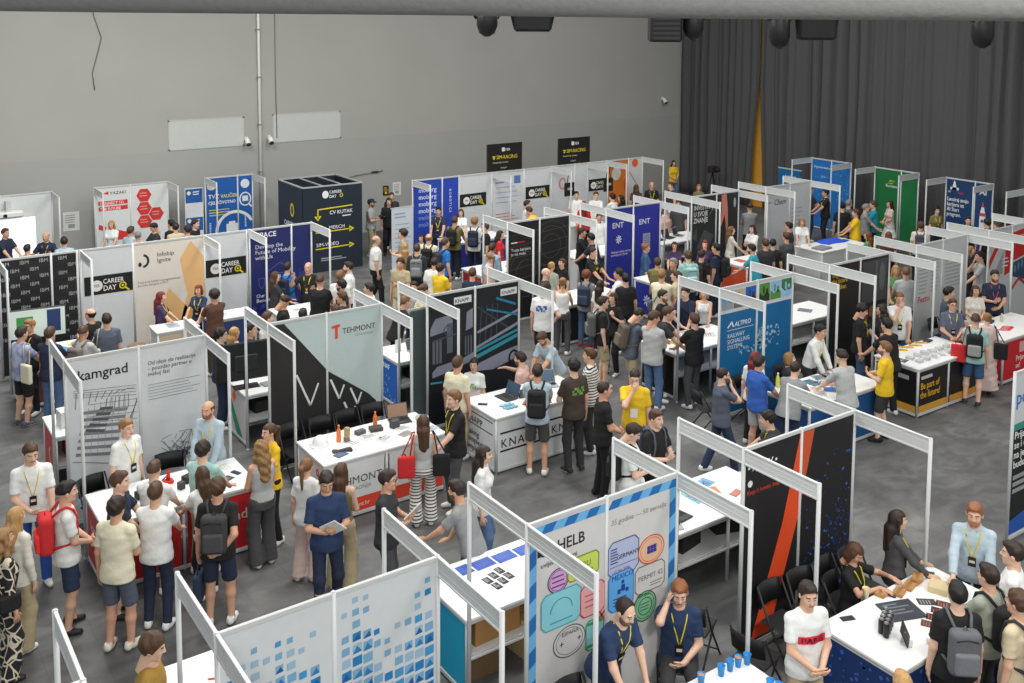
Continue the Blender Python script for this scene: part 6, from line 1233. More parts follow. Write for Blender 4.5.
    for q in (-1, 1):
        el, wr, fd, pd, code = arms_j[q]; k = 1 if sex == 'm' else .86
        f.cone(neck+r*q*.03*s-u*.03*s, sh[q], .036*s, .036*s, .03)
        f.cone(sh[q], el, .054*s*k, .042*s*k, .03); f.cone(el, wr, .042*s*k, .027*s*k, .02)
        side = U(np.cross(fd, pd)); pl = wr+fd*.045*s
        for o in (-.018, .018): f.cone(wr+fd*.01, pl+side*o+fd*.035*s, .021*s, .017*s, .015)
        hj, kn, an = legs[q]
        f.cone(hj, kn, .085*s, .056*s, .04); f.cone(kn, kn+(an-kn)*.35, .054*s, .056*s, .03); f.cone(kn+(an-kn)*.35, an, .054*s, .038*s, .03)
        f.cone(an, an+np.array([0, .03, -.03]), .04*s, .035*s, .02)
    V, Q = f.nets(); VV, QQ, MI = [V], [Q], [np.zeros(len(Q), int)]; n = len(V)
    hv, hq, hm = tpl(('head', sex, lod), head_template, sex, lod)
    VV.append(head+(hv*hs) @ HM.T); QQ.append(hq+n); MI.append(hm); n += len(hv)
    # fingers
    for q in (-1, 1):
        el, wr, fd, pd, code = arms_j[q]; side = U(np.cross(fd, pd)); thumb_side = side*(1 if (np.cross(fd, pd)@np.array([0, 1, .3]))*1 > 0 else -1)
        curl = {'d': .35, 't': .22, 'p': .75, 'c': .7, 'h': .4, 'x': .5, 'e': .8, 'g': .2, 's': 1.0, 'f': .6, 'w': .25, 'k': 1.0, 'r': .3, 'l': .9}.get(code, .4)
        fing = [(-.030, .058), (-.010, .072), (.010, .078), (.029, .070)]
        for fi, (off, ln) in enumerate(fing+[None] if False else fing):
            p = wr+fd*.082*s+thumb_side*off*s; d = fd; ring = [p-fd*.02]
            for seg in range(3):
                a = curl*(.8 if seg == 0 else 1.0)*(1+.12*(fi-1.5)*.5); d = U(d*math.cos(a*.75)+pd*math.sin(a*.75)); p = p+d*ln*s*(.42, .33, .25)[seg]; ring.append(p)
            n = tube_np(ring, [.0095*s, .0092*s, .0082*s, .0062*s], VV, QQ, MI, n)
        p = wr+fd*.03*s+thumb_side*.022*s; d1 = U(fd*.75+thumb_side*.75+pd*.25); d2 = U(fd*.95+thumb_side*.15+pd*.45)
        n = tube_np([p, p+d1*.035*s, p+d1*.035*s+d2*.03*s, p+d1*.035*s+d2*.055*s], [.013*s, .011*s, .010*s, .007*s], VV, QQ, MI, n)
    me = np_mesh('body', np.concatenate(VV), np.concatenate(QQ), True, np.concatenate(MI))
    hstyle, hcol = hair.split(':'); hc = HAIRC[hcol]; M_h = mat(hc, .55, 'hair')
    dk = tuple(int(c*.8) for c in hc)
    link('body', me, [M_sk, mat(dk, .7, 'hair'), mat((206, 198, 190), .35), mat((178, 106, 98), .5, 'skin'), mat((44, 32, 26), .2)], T)
    # --- clothes
    if tkind in ('polo', 'shirt', 'rolled'):
        b = MB(); pc = neck+u*.004*s+w*.008; b.tube([tuple(pc+r*.070*s*math.cos(a)+w*.066*s*math.sin(a)+u*(.012-.022*math.sin(a))*s) for a in np.linspace(.5*math.pi+.3, 2.5*math.pi-.3, 17)], .0135*s, 6); b.build('collar', mat(tuple(int(q*.96) for q in PAL[tcol]), .85, 'cloth'), T)
    ph = rr.random()*6; amp = .0028
    sleeves = {'tee': .72, 'polo': .78, 'long': 2, 'shirt': 2, 'rolled': 1.35, 'tank': 0, 'strap': 0, 'blazer': 2, 'dress': .7, 'gown': 0}[tkind]
    M_t = mat(PAL[tcol], .85, 'cloth'); f = Field(lo, hi, hb); e = .017*s
    loose = 1.0 if tkind in ('tee', 'polo', 'long', 'rolled', 'shirt', 'blazer') else .6
    hem = (-.10 if not tuck else -.0)*s
    if tkind == 'tank' or tkind == 'strap': hem = .0
    wx2 = wx+e; wy2 = wy+e*.9
    if sex == 'm': wx2[:3] = np.maximum(wx2[:3], np.array([.196, .198, .176])*s*wide); wy2[:3] = np.maximum(wy2[:3], np.array([.152, .152, .13])*s*wide)
    elif tkind in ('tee', 'polo', 'long', 'shirt', 'rolled', 'blazer'): wx2[:3] = np.maximum(wx2[:3], np.array([.196, .196, .155])*s); wy2[:3] = np.maximum(wy2[:3], np.array([.148, .148, .115])*s)
    if tuck: wx2[:2] = wx[:2]+e*.6; wy2[:2] = wy[:2]+e*.6
    ztop = (.548 if tkind in ('polo', 'shirt', 'rolled') else .535)*s if tkind in ('tee', 'polo', 'long', 'shirt', 'rolled', 'blazer', 'dress') else .475*s
    zz = zs.copy(); zz[-2:] += .01; wx2[-2:] = np.array([.085, .07])*s; wy2[-2:] = np.array([.075, .065])*s
    f.loft(hip, u, w, np.concatenate([[-.14*s], zz[1:]]), wx2, wy2, .03, hem, ztop, amp, ph)
    if sex == 'f':
        for q in (-1, 1): f.ell(hip+u*.33*s+w*.092*s+r*q*.065*s, (.068*s, .062*s, .07*s), .04)
    for q in (-1, 1):
        el, wr = arms_j[q][:2]; k = 1 if sex == 'm' else .9
        if sleeves == 0: 
            if tkind == 'tank': f.cone(sh[q]-r*q*.04*s, sh[q]-r*q*.05*s-u*.08*s, .05*s, .06*s, .03)
            continue
        if sleeves < 1:
            p = sh[q]+(el-sh[q])*sleeves; nn = U(el-sh[q]); f.cone(sh[q], el, .058*s*k, .066*s*k, .025, [(p, nn)], amp, ph); f.cone(neck+r*q*.05*s-u*.018*s, sh[q]+u*.006*s, .046*s, .054*s, .03)
        else:
            f.cone(sh[q], el, .059*s*k, .053*s*k, .025, (), amp, ph); f.cone(neck+r*q*.05*s-u*.018*s, sh[q]+u*.006*s, .046*s, .054*s, .03); t_ = .88 if sleeves == 2 else .35
            p = el+(wr-el)*t_; nn = U(wr-el); f.cone(el, wr, .054*s*k, .041*s*k, .03, [(p, nn)], amp, ph)
    fs = f
    V, Q = f.nets()
    nm = {'tee': 'shirt', 'polo': 'shirt', 'long': 'sweater', 'shirt': 'shirt', 'rolled': 'shirt', 'tank': 'top', 'strap': 'top', 'blazer': 'jacket', 'dress': 'dress_top', 'gown': 'dress_top'}[tkind]
    M_top = STRIPES() if 'stripes' in top else (PATTERN() if 'pattern' in top else (TIEDYE() if 'tiedye' in top else M_t))
    so = link(nm, np_mesh(nm, V, Q), M_top, T)
    def front_y(xl, zl, back=False):
        """outermost cloth surface at a spot of the chest or back"""
        i = int(round((xl-fs.lo[0])/fs.h)); k_ = int(round((zl-fs.lo[2])/fs.h))
        i = min(max(i, 0), fs.F.shape[0]-1); k_ = min(max(k_, 0), fs.F.shape[2]-1)
        c = np.nonzero(fs.F[i, :, k_] < 0.004)[0]
        if len(c) == 0: return None
        return fs.ax[1][c[0] if back else c[-1]]
    # trousers, shorts or skirt
    M_b = mat(PAL[bcol], .85, 'cloth'); f = Field(lo, hi, hb)
    wa = .035*s if not tuck else .07*s
    if bkind in ('skirt', 'gown'):
        ze = hz-.12 if sit else hz-(.42 if bkind == 'skirt' else .80)*s
        f.loft(np.array([hip[0], hip[1], 0]), np.array([0, 0, 1.]), np.array([0, 1., 0]), np.array([ze, hz-.1*s, hz+.05*s, hz+.15*s]), np.array([.27, .2, .17, .14])*s, np.array([.24, .15, .125, .105])*s, .03, ze, hz+.12*s, .008, ph)
        if sit:
            for q in (-1, 1): f.cone(legs[q][0], legs[q][1], .11*s, .09*s, .06)
    else:
        bl = .03*s
        f.loft(hip, u, w, np.array([-.13, -.02, .10])*s, np.array([.15, .170 if sex == 'm' else .176, .150 if sex == 'm' else .14])*s*wide+.006, np.array([.11, .12, .112 if sex == 'm' else .10])*s*wide+.006, .05, -.12*s, wa, .003, ph)
        for q in (-1, 1):
            hj, kn, an = legs[q]
            if bkind == 'shorts':
                p = hj+(kn-hj)*.93; f.cone(hj, kn, .092*s, .088*s, .03, [(p, U(kn-hj))], .0025, ph)
            else:
                fl = {'trousers': (.072, .058), 'wide': (.086, .105), 'slim': (.069, .053), 'jeans': (.07, .06)}[bkind]
                end = an+np.array([0, -.005, -.02 if bkind != 'slim' else .0])
                f.cone(hj, kn, .091*s, fl[0]*s, .03, (), .002, ph); f.cone(kn, end, fl[0]*s, fl[1]*s, .04, [(end, np.array([0, 0, -1.]))], .002, ph)
    V, Q = f.nets(); nm2 = {'skirt': 'skirt', 'gown': 'skirt', 'shorts': 'shorts'}.get(bkind, 'trousers')
    link(nm2, np_mesh(nm2, V, Q), STRIPES() if 'stripes' in bottom else (PATTERN() if 'pattern' in bottom else M_b), T)
    if belt: 
        f = Field(lo, hi, hb); f.loft(hip, u, w, np.array([-.02, .10])*s, np.array([.186, .172])*s, np.array([.139, .128])*s, .01, .015*s, .045*s); V, Q = f.nets()
        if len(Q): link('belt', np_mesh('belt', V, Q), mat((26, 24, 24), .4), T)
    # shoes
    for q in (-1, 1):
        an = legs[q][2]; sc = PAL[shoes]
        o = share('shoe', SHOE, [mat(sc, .5, 'cloth'), mat((226, 226, 222) if shoes != 'black' else (60, 60, 62), .5)], T, (an[0], an[1]-.02, max(an[2]-.085, 0)+.001), (0, 0, -q*.18)); o.scale = (s, s, s)
    # hair
    if hstyle != 'bald':
        V, Q = tpl(('hair', hstyle, lod), hair_template, hstyle, lod)
        link('hair', np_mesh('hair', head+(V*hs) @ HM.T, Q), M_h, T)
    if beard:
        V, Q = tpl(('beard', lod), beard_template, lod); link('beard', np_mesh('beard', head+(V*hs) @ HM.T, Q), mat(tuple(int(.62*a+.38*b2) for a, b2 in zip(HAIRC[beard], skc)), .8, 'hair'), T)
    def hp(p): return tuple(head+HM @ (np.array(p)*hs))
    if glasses or sunglasses:
        b = MB(); z, y0 = (.014, .098) if glasses else (.088, .085)
        for q in (-1, 1):
            b.tube([hp((q*.031+.021*math.cos(a), y0, z+.016*math.sin(a))) for a in np.linspace(0, 2*math.pi, 13)], .0028, 5); b.tube([hp((q*.052, y0, z+.005)), hp((q*.078, .0, z+.008))], .0025, 5)
        b.tube([hp((-.01, y0+.003, z+.004)), hp((.01, y0+.003, z+.004))], .0025, 5)
        b.build('glasses' if glasses else 'sunglasses', mat((28, 28, 30), .3), T)
    if cap:
        b = MB(); pr = [(.0, .135), (.05, .128), (.085, .095), (.096, .05), (.094, .045)]; rows = []
        for rad, zc in pr: rows.append([hp((rad*.92*math.cos(a), -.014+rad*1.12*math.sin(a), zc)) for a in np.linspace(0, 2*math.pi, 15)[:-1]])
        P = [p for row in rows for p in row]; F = [(i*14+j, (i+1)*14+j, (i+1)*14+(j+1) % 14, i*14+(j+1) % 14) for i in range(4) for j in range(14)]; b.quad_faces(P, F, True)
        P = [hp((x_, y_, z_)) for x_, y_, z_ in ((-.07, .07, .052), (.07, .07, .052), (.06, .16, .035), (-.06, .16, .035), (-.07, .07, .046), (.07, .07, .046), (.06, .16, .029), (-.06, .16, .029))]
        b.quad_faces(P, [(0, 1, 2, 3), (7, 6, 5, 4), (0, 4, 5, 1), (1, 5, 6, 2), (2, 6, 7, 3), (3, 7, 4, 0)]); b.build('cap', mat(PAL[cap], .8, 'cloth'), T)
    # lanyard and badge
    if lan:
        lc = {'y': (222, 206, 40), 'p': (206, 60, 110)}[lan]; b = MB(); ok = True; zc = .93*s+.12*s
        def tp(xo, t): 
            p = hip+u*t*s; y = front_y(xo*s, p[2]); return None if y is None else np.array([xo*s, y+.006, p[2]])
        for q in (-1, 1):
            ln = [neck+r*q*.068*s-w*.04*s+u*.012*s, neck+r*q*.078*s+w*.02*s+u*.006*s]
            for t, xo in ((.50, .078), (.475, .073), (.44, .065), (.38, .05), (.32, .034), (.26, .018), (.21, .006)):
                p = tp(q*xo, t)
                if p is not None: ln.append(p)
            b.tube([tuple(p) for p in ln], .0075 if lod < 2 else .010, 5)
        b.build('lanyard', mat(lc, .6), T)
        p = tp(0, .16)
        if p is not None:
            b = MB(); b.box(-.042, -.004, -.06, .042, .006, .06, Matrix.Translation(Vector(p)+Vector((0, .012, 0))) @ Matrix.Rotation(-L, 4, 'X')); o = b.build('badge', M_BLACK, T)
            b = MB(); b.box(-.03, .0061, -.012, .03, .0072, .022, Matrix.Translation(Vector(p)+Vector((0, .012, 0))) @ Matrix.Rotation(-L, 4, 'X')); b.build('badge_print', mat((206, 202, 190), .5), o)
    if print_:
        kind, pc = print_
        if kind == 'box':            # printed block with letters on the chest
            V, F = [], []; nxs, nzs = 9, 4
            for j in range(nzs+1):
                for i in range(nxs+1):
                    xo = (-.145+.29*i/nxs)*s; z = (hip+u*(.27+.075*j/nzs)*s)[2]; y = front_y(xo, z) or .12; V.append((xo, y+.013, z))
            for j in range(nzs):
                for i in range(nxs): a = j*(nxs+1)+i; F.append((a, a+1, a+nxs+2, a+nxs+1))
            me = bpy.data.meshes.new('print'); me.from_pydata(V, [], F); me.update(); o = link('chest_print', me, mat((214, 36, 62), .7, 'print'), so)
            tm = text_mesh('PARIS', .07*s, .0, 'CENTER', sx=1.4)
            cy = max(v[1] for v in V)
            for v in tm.vertices: v.co = Vector((-v.co.x, (front_y(-v.co.x, hz+.275*s+v.co.y) or cy)+.0165, hip[2]+.281*s+v.co.y))
            link('lettering', tm, mat((40, 36, 40), .7, 'print'), so)
        else:                        # small printed patch, front or back
            bk = kind == 'back'; V, F = [], []; a, c, z0, z1 = (.11, 6, .30, .42) if kind == 'back' else (.07, 4, .30, .38)
            if kind == 'card': a, c, z0, z1 = .055, 4, .10, .24
            for j in range(4):
                for i in range(c+1):
                    xo = (-a+2*a*i/c)*s; z = (hip+u*(z0+(z1-z0)*j/3)*s)[2]; y = front_y(xo, z, bk); y = (-.13 if bk else .13) if y is None else y; V.append((xo, y+(-.012 if bk else .012), z))
            for j in range(3):
                for i in range(c):
                    if kind != 'card' and (i+j) % 3 == 2: continue
                    q0 = j*(c+1)+i; F.append((q0, q0+1, q0+c+2, q0+c+1))
            me = bpy.data.meshes.new('print'); me.from_pydata(V, [], F); me.update(); link('shirt_print' if kind != 'card' else 'paper_badge', me, mat(PAL.get(pc, pc) if isinstance(pc, str) else pc, .7, 'print'), so)
    ctx = dict(T=T, x=x, y=y, rz=rz, hip=hip, u=u, w=w, r=r, s=s, arms=arms_j, neck=neck, sh=sh, fy=front_y, head=head, hz=hz, hu=hu, lod=lod)
    if bp: backpack(ctx, *bp)
    if bag: carried_bag(ctx, *bag)
    if cross: crossbody(ctx, *cross)
    if hold: held(ctx, *hold)
    return ctx
def tube_np(pts, rs, VV, QQ, MI, n, k=6):
    P = []; m = len(pts)
    for i in range(m):
        d = U(pts[min(i+1, m-1)]-pts[max(i-1, 0)]); a = U(np.cross(d, [0.31, .17, .93])); b = np.cross(a, d)
        for j in range(k): t = 2*math.pi*j/k; P.append(pts[i]+(a*math.cos(t)+b*math.sin(t))*rs[i])
    d = U(pts[-1]-pts[-2]); P += [pts[-1]+d*rs[-1]*.8]*k
    q = [(n+i*k+j, n+i*k+(j+1) % k, n+(i+1)*k+(j+1) % k, n+(i+1)*k+j) for i in range(m) for j in range(k)]
    VV.append(np.array(P)); QQ.append(np.array(q)); MI.append(np.zeros(len(q), int)); return n+len(P)
def sdf_part(name, prims, lo, hi, h, m, parent):
    f = Field(lo, hi, h)
    for p in prims:
        if p[0] == 'c': f.cone(*p[1:])
        elif p[0] == 'e': f.ell(*p[1:])
        elif p[0] == 'b':                     # rounded box in the frame (c, axes, half, r)
            _, c, A, hf, rad = p; R = float(np.linalg.norm(hf))+.05; g = f.sub(np.asarray(c)-R, np.asarray(c)+R)
            if g is None: continue
            sl, X, Y, Z = g; q = []
            for a, hh in zip(A, hf): q.append(np.abs((X-c[0])*a[0]+(Y-c[1])*a[1]+(Z-c[2])*a[2])-hh+rad)
            out = np.sqrt(sum(np.maximum(v, 0)**2 for v in q)); ins = np.minimum(np.maximum(np.maximum(q[0], q[1]), q[2]), 0)
            f.put(sl, out+ins-rad, .02)
    V, Q = f.nets(); return link(name, np_mesh(name, V, Q), m, parent)
def backpack(c, label, col, accent=None, straps=True):
    P = PAL.get(col, col) if isinstance(col, str) else col; s = c['s']; hip, u, w, r = c['hip'], c['u'], c['w'], c['r']
    T = thing('backpack', label, 'backpack', (c['x'], c['y'], 0), c['rz']); m = mat(P, .8, 'cloth')
    zb = (hip+u*.27*s)[2]; yb = c['fy'](0, zb, True); yb = -.13*s if yb is None else yb
    base = hip+u*.27*s; base = base+w*(((yb-base[1])/max(w[1], .5)))
    ce = base-w*.085; h = (.010, .014, .018)[c['lod']]
    lo, hi = ce-.36, ce+.36
    sdf_part('bag_body', [('b', ce, (r, w, u), (.145*s, .08*s, .225*s), .06*s)], lo, hi, h, m, T)
    pk = ce-w*.085*s-u*.07*s
    sdf_part('front_pocket', [('b', pk, (r, w, u), (.115*s, .035*s, .11*s), .03*s)], pk-.2, pk+.2, h, mat(tuple(min(255, int(q*1.15)+4) for q in P) if not accent else accent, .8, 'cloth'), T)
    b = MB(); b.tube([tuple(ce+u*.21*s+r*.03), tuple(ce+u*.26*s), tuple(ce+u*.21*s-r*.03)], .008, 6); b.build('top_handle', m, T)
    b = MB(); b.tube([tuple(ce-w*.082*s+u*.15*s-r*.1*s), tuple(ce-w*.083*s+u*.17*s), tuple(ce-w*.082*s+u*.15*s+r*.1*s)], .005, 5); b.build('zip', mat((16, 16, 18), .4), T)
    for q in (-1, 1):
        sp = c['sh'][q]; x0 = q*.105*s
        top = np.array([x0, 0, 0]); pth = [ce+w*.05*s+u*.19*s+r*q*.07*s]
        st = hip+u*.505*s+r*x0; pth += [st-w*.07*s+u*.045*s, st+u*.065*s, st+w*.075*s+u*.02*s]
        for t in (.44, .38, .31, .24):
            p = hip+u*t*s+r*q*(.105+.06*(.44-t))*s; y = c['fy'](p[0], p[2])
            if y is not None: pth.append(np.array([p[0], y+.006, p[2]]))
        pth += [hip+u*.17*s+r*q*.185*s+w*.03, ce+w*.06*s-u*.15*s+r*q*.12*s]
        b = MB(); b.tube([tuple(p) for p in pth], .016*s, 6); b.build('strap', m, T)
def carried_bag(c, kind, label, col, side=1, name='tote_bag'):
    P = PAL.get(col, col) if isinstance(col, str) else col; s = c['s']; T = thing(name, label, 'bag', (c['x'], c['y'], 0), c['rz']); m = mat(P, .85, 'cloth')
    r, u, w = c['r'], c['u'], c['w']
    if kind == 'shoulder':
        ce = c['hip']+r*side*.27*s+np.array([0, -.10, .06*s]); ps = [('b', ce, (r, np.array([0, 1., 0]), np.array([0, 0, 1.])), (.135*s, .04*s, .175*s), .035*s)]
        st = c['hip']+u*.53*s+r*side*.13*s; hand = [ce+np.array([side*.06*s, .02, .18*s]), st+w*.06+r*side*.03, st+u*.035, st-w*.07+r*side*.03, ce+np.array([-side*.06*s, 0, .18*s])]
    else:
        wr = c['arms'][side][1]+c['arms'][side][2]*.09*s; ce = wr+np.array([0, 0, -.33*s]); ps = [('b', ce, (w*0+np.array([0, 1., 0]), np.array([1., 0, 0]), np.array([0, 0, 1.])), (.13*s, .05*s, .17*s), .03*s)]
        hand = [ce+np.array([0, .06*s, .16*s]), wr, ce+np.array([0, -.06*s, .16*s])]
    sdf_part('bag_body', ps, ce-.35, ce+.35, .014, m, T)
    b = MB(); b.tube([tuple(p) for p in hand], .011*s, 6); b.build('handle', mat(tuple(int(q*.85) for q in P), .85, 'cloth'), T)
def crossbody(c, label, col, side=1):
    P = PAL[col]; s = c['s']; T = thing('crossbody_bag', label, 'bag', (c['x'], c['y'], 0), c['rz']); m = mat(P, .8, 'cloth'); r, u, w, hip = c['r'], c['u'], c['w'], c['hip']
    ce = hip+r*side*.22*s+np.array([0, -.03, .06*s]); sdf_part('bag_body', [('b', ce, (w, r, np.array([0, 0, 1.])), (.12*s, .045*s, .10*s), .03*s)], ce-.25, ce+.25, .013, m, T)
    for back in (False, True):
        pth = [ce+np.array([0, (-.06 if back else .06)*s, .09*s])]
        for t in (.16, .26, .36, .44):
            p = hip+u*t*s+r*side*(.16-.52*(t-.1))*s; y = c['fy'](p[0], p[2], back)
            if y is not None: pth.append(np.array([p[0], y+(-.006 if back else .006), p[2]]))
        pth.append(hip+u*.545*s-r*side*.085*s+(-w if back else w)*.03*s)
        b = MB(); b.tube([tuple(p) for p in pth], .011*s, 6); b.build('strap', m, T)
def held(c, kind, label, col=(30, 30, 32), side=1):
    s = c['s']; el, wr, fd, pd, code = c['arms'][side]; p = wr+fd*.11*s+pd*.03; M3 = Matrix((tuple(np.cross(fd, pd)), tuple(fd), tuple(pd))).transposed().to_4x4(); MM = Matrix.Translation(Vector(p)) @ M3
    nm, cat, size = {'phone': ('mobile_phone', 'phone', (.037, .075, .005)), 'paper': ('paper_sheet', 'paper', (.10, .14, .006)), 'cup': ('paper_cup', 'cup', (.035, .05, .035)), 'camera': ('photo_camera', 'camera', (.07, .05, .05))}[kind]
    T = thing(nm, label, cat, (c['x'], c['y'], 0), c['rz']); b = MB()
    if kind == 'cup': b.tube([tuple(Vector(p)+Vector((0, 0, -.05))), tuple(Vector(p)+Vector((0, 0, .05)))], [.03, .04], 14); b.build('body', mat(col, .5), T)
    else:
        b.box(-size[0], -size[1], -size[2], size[0], size[1], size[2], MM, ch=.003); b.build('body', mat(col, .45), T)
        if kind == 'phone': b = MB(); b.box(-.033, -.069, -.0062, .033, .069, -.0051, MM); b.build('screen', mat((70, 80, 96), .2, 'screen'), T)
        if kind == 'camera': b = MB(); q = Vector(p); d = Vector(c['w']); b.tube([tuple(q), tuple(q+d*.14)], .036, 12); b.build('lens', M_BLACK, T)
def _pat(name, build):
    if name in MATS: return MATS[name]
    M = bpy.data.materials.new(name); M.use_nodes = True; nt = M.node_tree; b = nt.nodes['Principled BSDF']; b.inputs['Roughness'].default_value = .85
    tc = nt.nodes.new('ShaderNodeTexCoord'); build(nt, tc, b); MATS[name] = M; return M
def STRIPES():
    def f(nt, tc, b):
        sp = nt.nodes.new('ShaderNodeSeparateXYZ'); nt.links.new(tc.outputs['Object'], sp.inputs[0])
        a = nt.nodes.new('ShaderNodeMath'); a.operation = 'MULTIPLY'; a.inputs[1].default_value = 21; nt.links.new(sp.outputs['Z'], a.inputs[0])
        fr = nt.nodes.new('ShaderNodeMath'); fr.operation = 'FRACT'; nt.links.new(a.outputs[0], fr.inputs[0])
        g = nt.nodes.new('ShaderNodeMath'); g.operation = 'GREATER_THAN'; g.inputs[1].default_value = .62; nt.links.new(fr.outputs[0], g.inputs[0])
        mx = nt.nodes.new('ShaderNodeMix'); mx.data_type = 'RGBA'; mx.inputs[6].default_value = rgb((222, 220, 214)); mx.inputs[7].default_value = rgb((40, 40, 42)); nt.links.new(g.outputs[0], mx.inputs[0]); nt.links.new(mx.outputs[2], b.inputs['Base Color'])
    return _pat('striped_cloth', f)
def PATTERN():
    def f(nt, tc, b):
        v = nt.nodes.new('ShaderNodeTexVoronoi'); v.feature = 'DISTANCE_TO_EDGE'; v.inputs['Scale'].default_value = 8; nt.links.new(tc.outputs['Object'], v.inputs['Vector'])
        g = nt.nodes.new('ShaderNodeMath'); g.operation = 'LESS_THAN'; g.inputs[1].default_value = .06; nt.links.new(v.outputs['Distance'], g.inputs[0])
        mx = nt.nodes.new('ShaderNodeMix'); mx.data_type = 'RGBA'; mx.inputs[6].default_value = rgb((28, 30, 36)); mx.inputs[7].default_value = rgb((206, 196, 172)); nt.links.new(g.outputs[0], mx.inputs[0]); nt.links.new(mx.outputs[2], b.inputs['Base Color'])
    return _pat('black_cream_pattern_cloth', f)
def TIEDYE():
    def f(nt, tc, b):
        v = nt.nodes.new('ShaderNodeTexNoise'); v.inputs['Scale'].default_value = 4; nt.links.new(tc.outputs['Object'], v.inputs['Vector'])
        r = nt.nodes.new('ShaderNodeValToRGB'); r.color_ramp.elements[0].color = rgb((70, 80, 140)); r.color_ramp.elements[1].color = rgb((190, 196, 220)); r.color_ramp.elements[0].position = .35; r.color_ramp.elements[1].position = .65
        nt.links.new(v.outputs['Fac'], r.inputs['Fac']); nt.links.new(r.outputs['Color'], b.inputs['Base Color'])
    return _pat('tie_dye_cloth', f)

# ------------------------------------------------------------------ the visitors and staff; pixel of the crown, facing (0 away, 90 right, 180 camera, 270 left)
P = person
SEATED = []
# far left row
P(5, 228, 'm', 110, 'polo:navy', 'trousers:black', 'short:brown', 'tt', 'man in navy polo at the far left, standing beside the bright screen')
P(27, 244, 'm', 0, 'tee:ltgrey', 'trousers:navy', 'short:dark', 'dd', 'dark haired visitor whose head shows below the bright screen', h=1.7)
P(46, 231.3, 'm', 180, 'polo:navy', 'trousers:black', 'ring:grey', 'gg', 'bald man in navy polo with yellow lanyard before the bright screen', lan='y')
P(64, 236.5, 'm', 330, 'shirt:paleblue', 'trousers:navy', 'short:dark', 'dd', 'man in pale shirt seen from behind, right of the bald man at the screen')
P(111.5, 220, 'f', 180, 'tee:white', 'trousers:black', 'long:blond', 'tt', 'blonde woman in white under the red lettering of the hexagon booth')
P(130.5, 226, 'm', 20, 'shirt:paleblue', 'trousers:navy', 'short:brown', 'dt', 'man in pale blue shirt facing the hexagon booth')
P(137.5, 230.6, 'm', 330, 'tee:ltblue', 'trousers:navy', 'buzz:grey', 'dd', 'grey haired man in light blue before the hexagons')
P(152.4, 223, 'm', 225, 'tee:charcoal', 'trousers:black', 'short:black', 'tt', 'black haired man looking down just right of the lowest hexagon', look=(0, 25))
P(171.4, 220, 'm', 300, 'tee:black', 'trousers:black', 'short:black', 'dd', 'man in black tee behind the beige shirt at the hexagon booth')
P(175.5, 222.5, 'm', 330, 'tee:beige', 'trousers:navy', 'short:dark', 'dd', 'man in beige tee right of the hexagons, seen from behind')
P(187, 223.6, 'm', 300, 'tee:ltgrey', 'trousers:navy', 'messy:dark', 'dd', 'man in light grey below the poster stand, dark messy hair')
P(195, 219.4, 'm', 100, 'tee:black', 'trousers:black', 'short:dark', 'dd', 'man in black between poster stand and blue briefcase booth')
# black lettering booth
P(22, 326.5, 'm', 30, 'tee tiedye:indigo', 'shorts:black', 'short:dark', 'dt', 'man in blue tie dye tee and black shorts with a canvas tote, at far left', bag=('shoulder', 'cream canvas tote on the shoulder of the tie dye tee man', 'cream', 1), shoes='slate', pos=(2.62, 19.55))
P(30, 320, 'm', 200, 'tee:black', 'trousers:black', 'short:dkblond', 'dp', 'blond man in glasses and black tee with lanyard behind the tie dye tee man', glasses=True, lan='y', pos=(3.0, 19.85))
P(50, 326, 'm', 10, 'tee:navy', 'jeans:jeans', 'short:brown', 'tt', 'man in navy tee and blue jeans seen from behind at the left counter')
P(90.4, 307.5, 'm', 290, 'tee:black', 'trousers:black', 'ring:dark', 'pw', 'bald man in black with lanyard raising a hand, before the striped lettering', lan='y')
P(82.5, 326, 'm', 15, 'tee:ltgrey', 'trousers:navy', 'fade:brown', 'tt', 'man in light tee with orange strapped grey backpack at the left counter', bp=('grey backpack with orange straps at the black lettering booth', (120, 110, 104), (176, 96, 54)), h=1.76)
P(106.6, 313, 'm', 330, 'tee:slate', 'trousers:black', 'short:dark', 'td', 'man in slate tee with a white strap, right end of the left counter', bag=('shoulder', 'white tote hanging from the man in slate at the left counter', 'offwhite', -1))
# pale wooden bar booth
P(161.3, 292, 'f', 80, 'tee:purple', 'trousers:navy', 'long:red', 'tt', 'woman with long red hair in dark purple behind the pale wooden bar', lan='y')
P(200, 288, 'f', 190, 'tee:navy2', 'trousers:navy', 'bob:red', 'tt', 'red haired woman in blue with yellow lanyard facing the curly visitor', lan='y')
P(213.8, 290, 'm', 315, 'tee:brown', 'trousers:dkbrown', 'curly:dark', 'tt', 'curly haired visitor in brown tee at the blue draped bar', pos=(6.55, 19.95))
P(221.7, 327, 'm', 75, 'tee:navy', 'jeans:dkdenim', 'messy:black', 'dt', 'man in glasses and navy tee behind the right post of the stadium booth', glasses=True, h=1.84)
P(235.5, 329, 'f', 40, 'tee:beige', 'trousers:black', 'long:blond', 'dd', 'blonde visitor half hidden behind the black screen')
P(247.5, 321.6, 'm', 80, 'tee:charcoal', 'trousers:black', 'short:black', 'dd', 'black haired visitor beside the blonde one, above the black screen')
P(267, 311.5, 'm', 60, 'tee:white', 'trousers:navy', 'short:brown', 'dd', 'brown haired visitor in white above the left corner of the pale green wall', h=1.76)
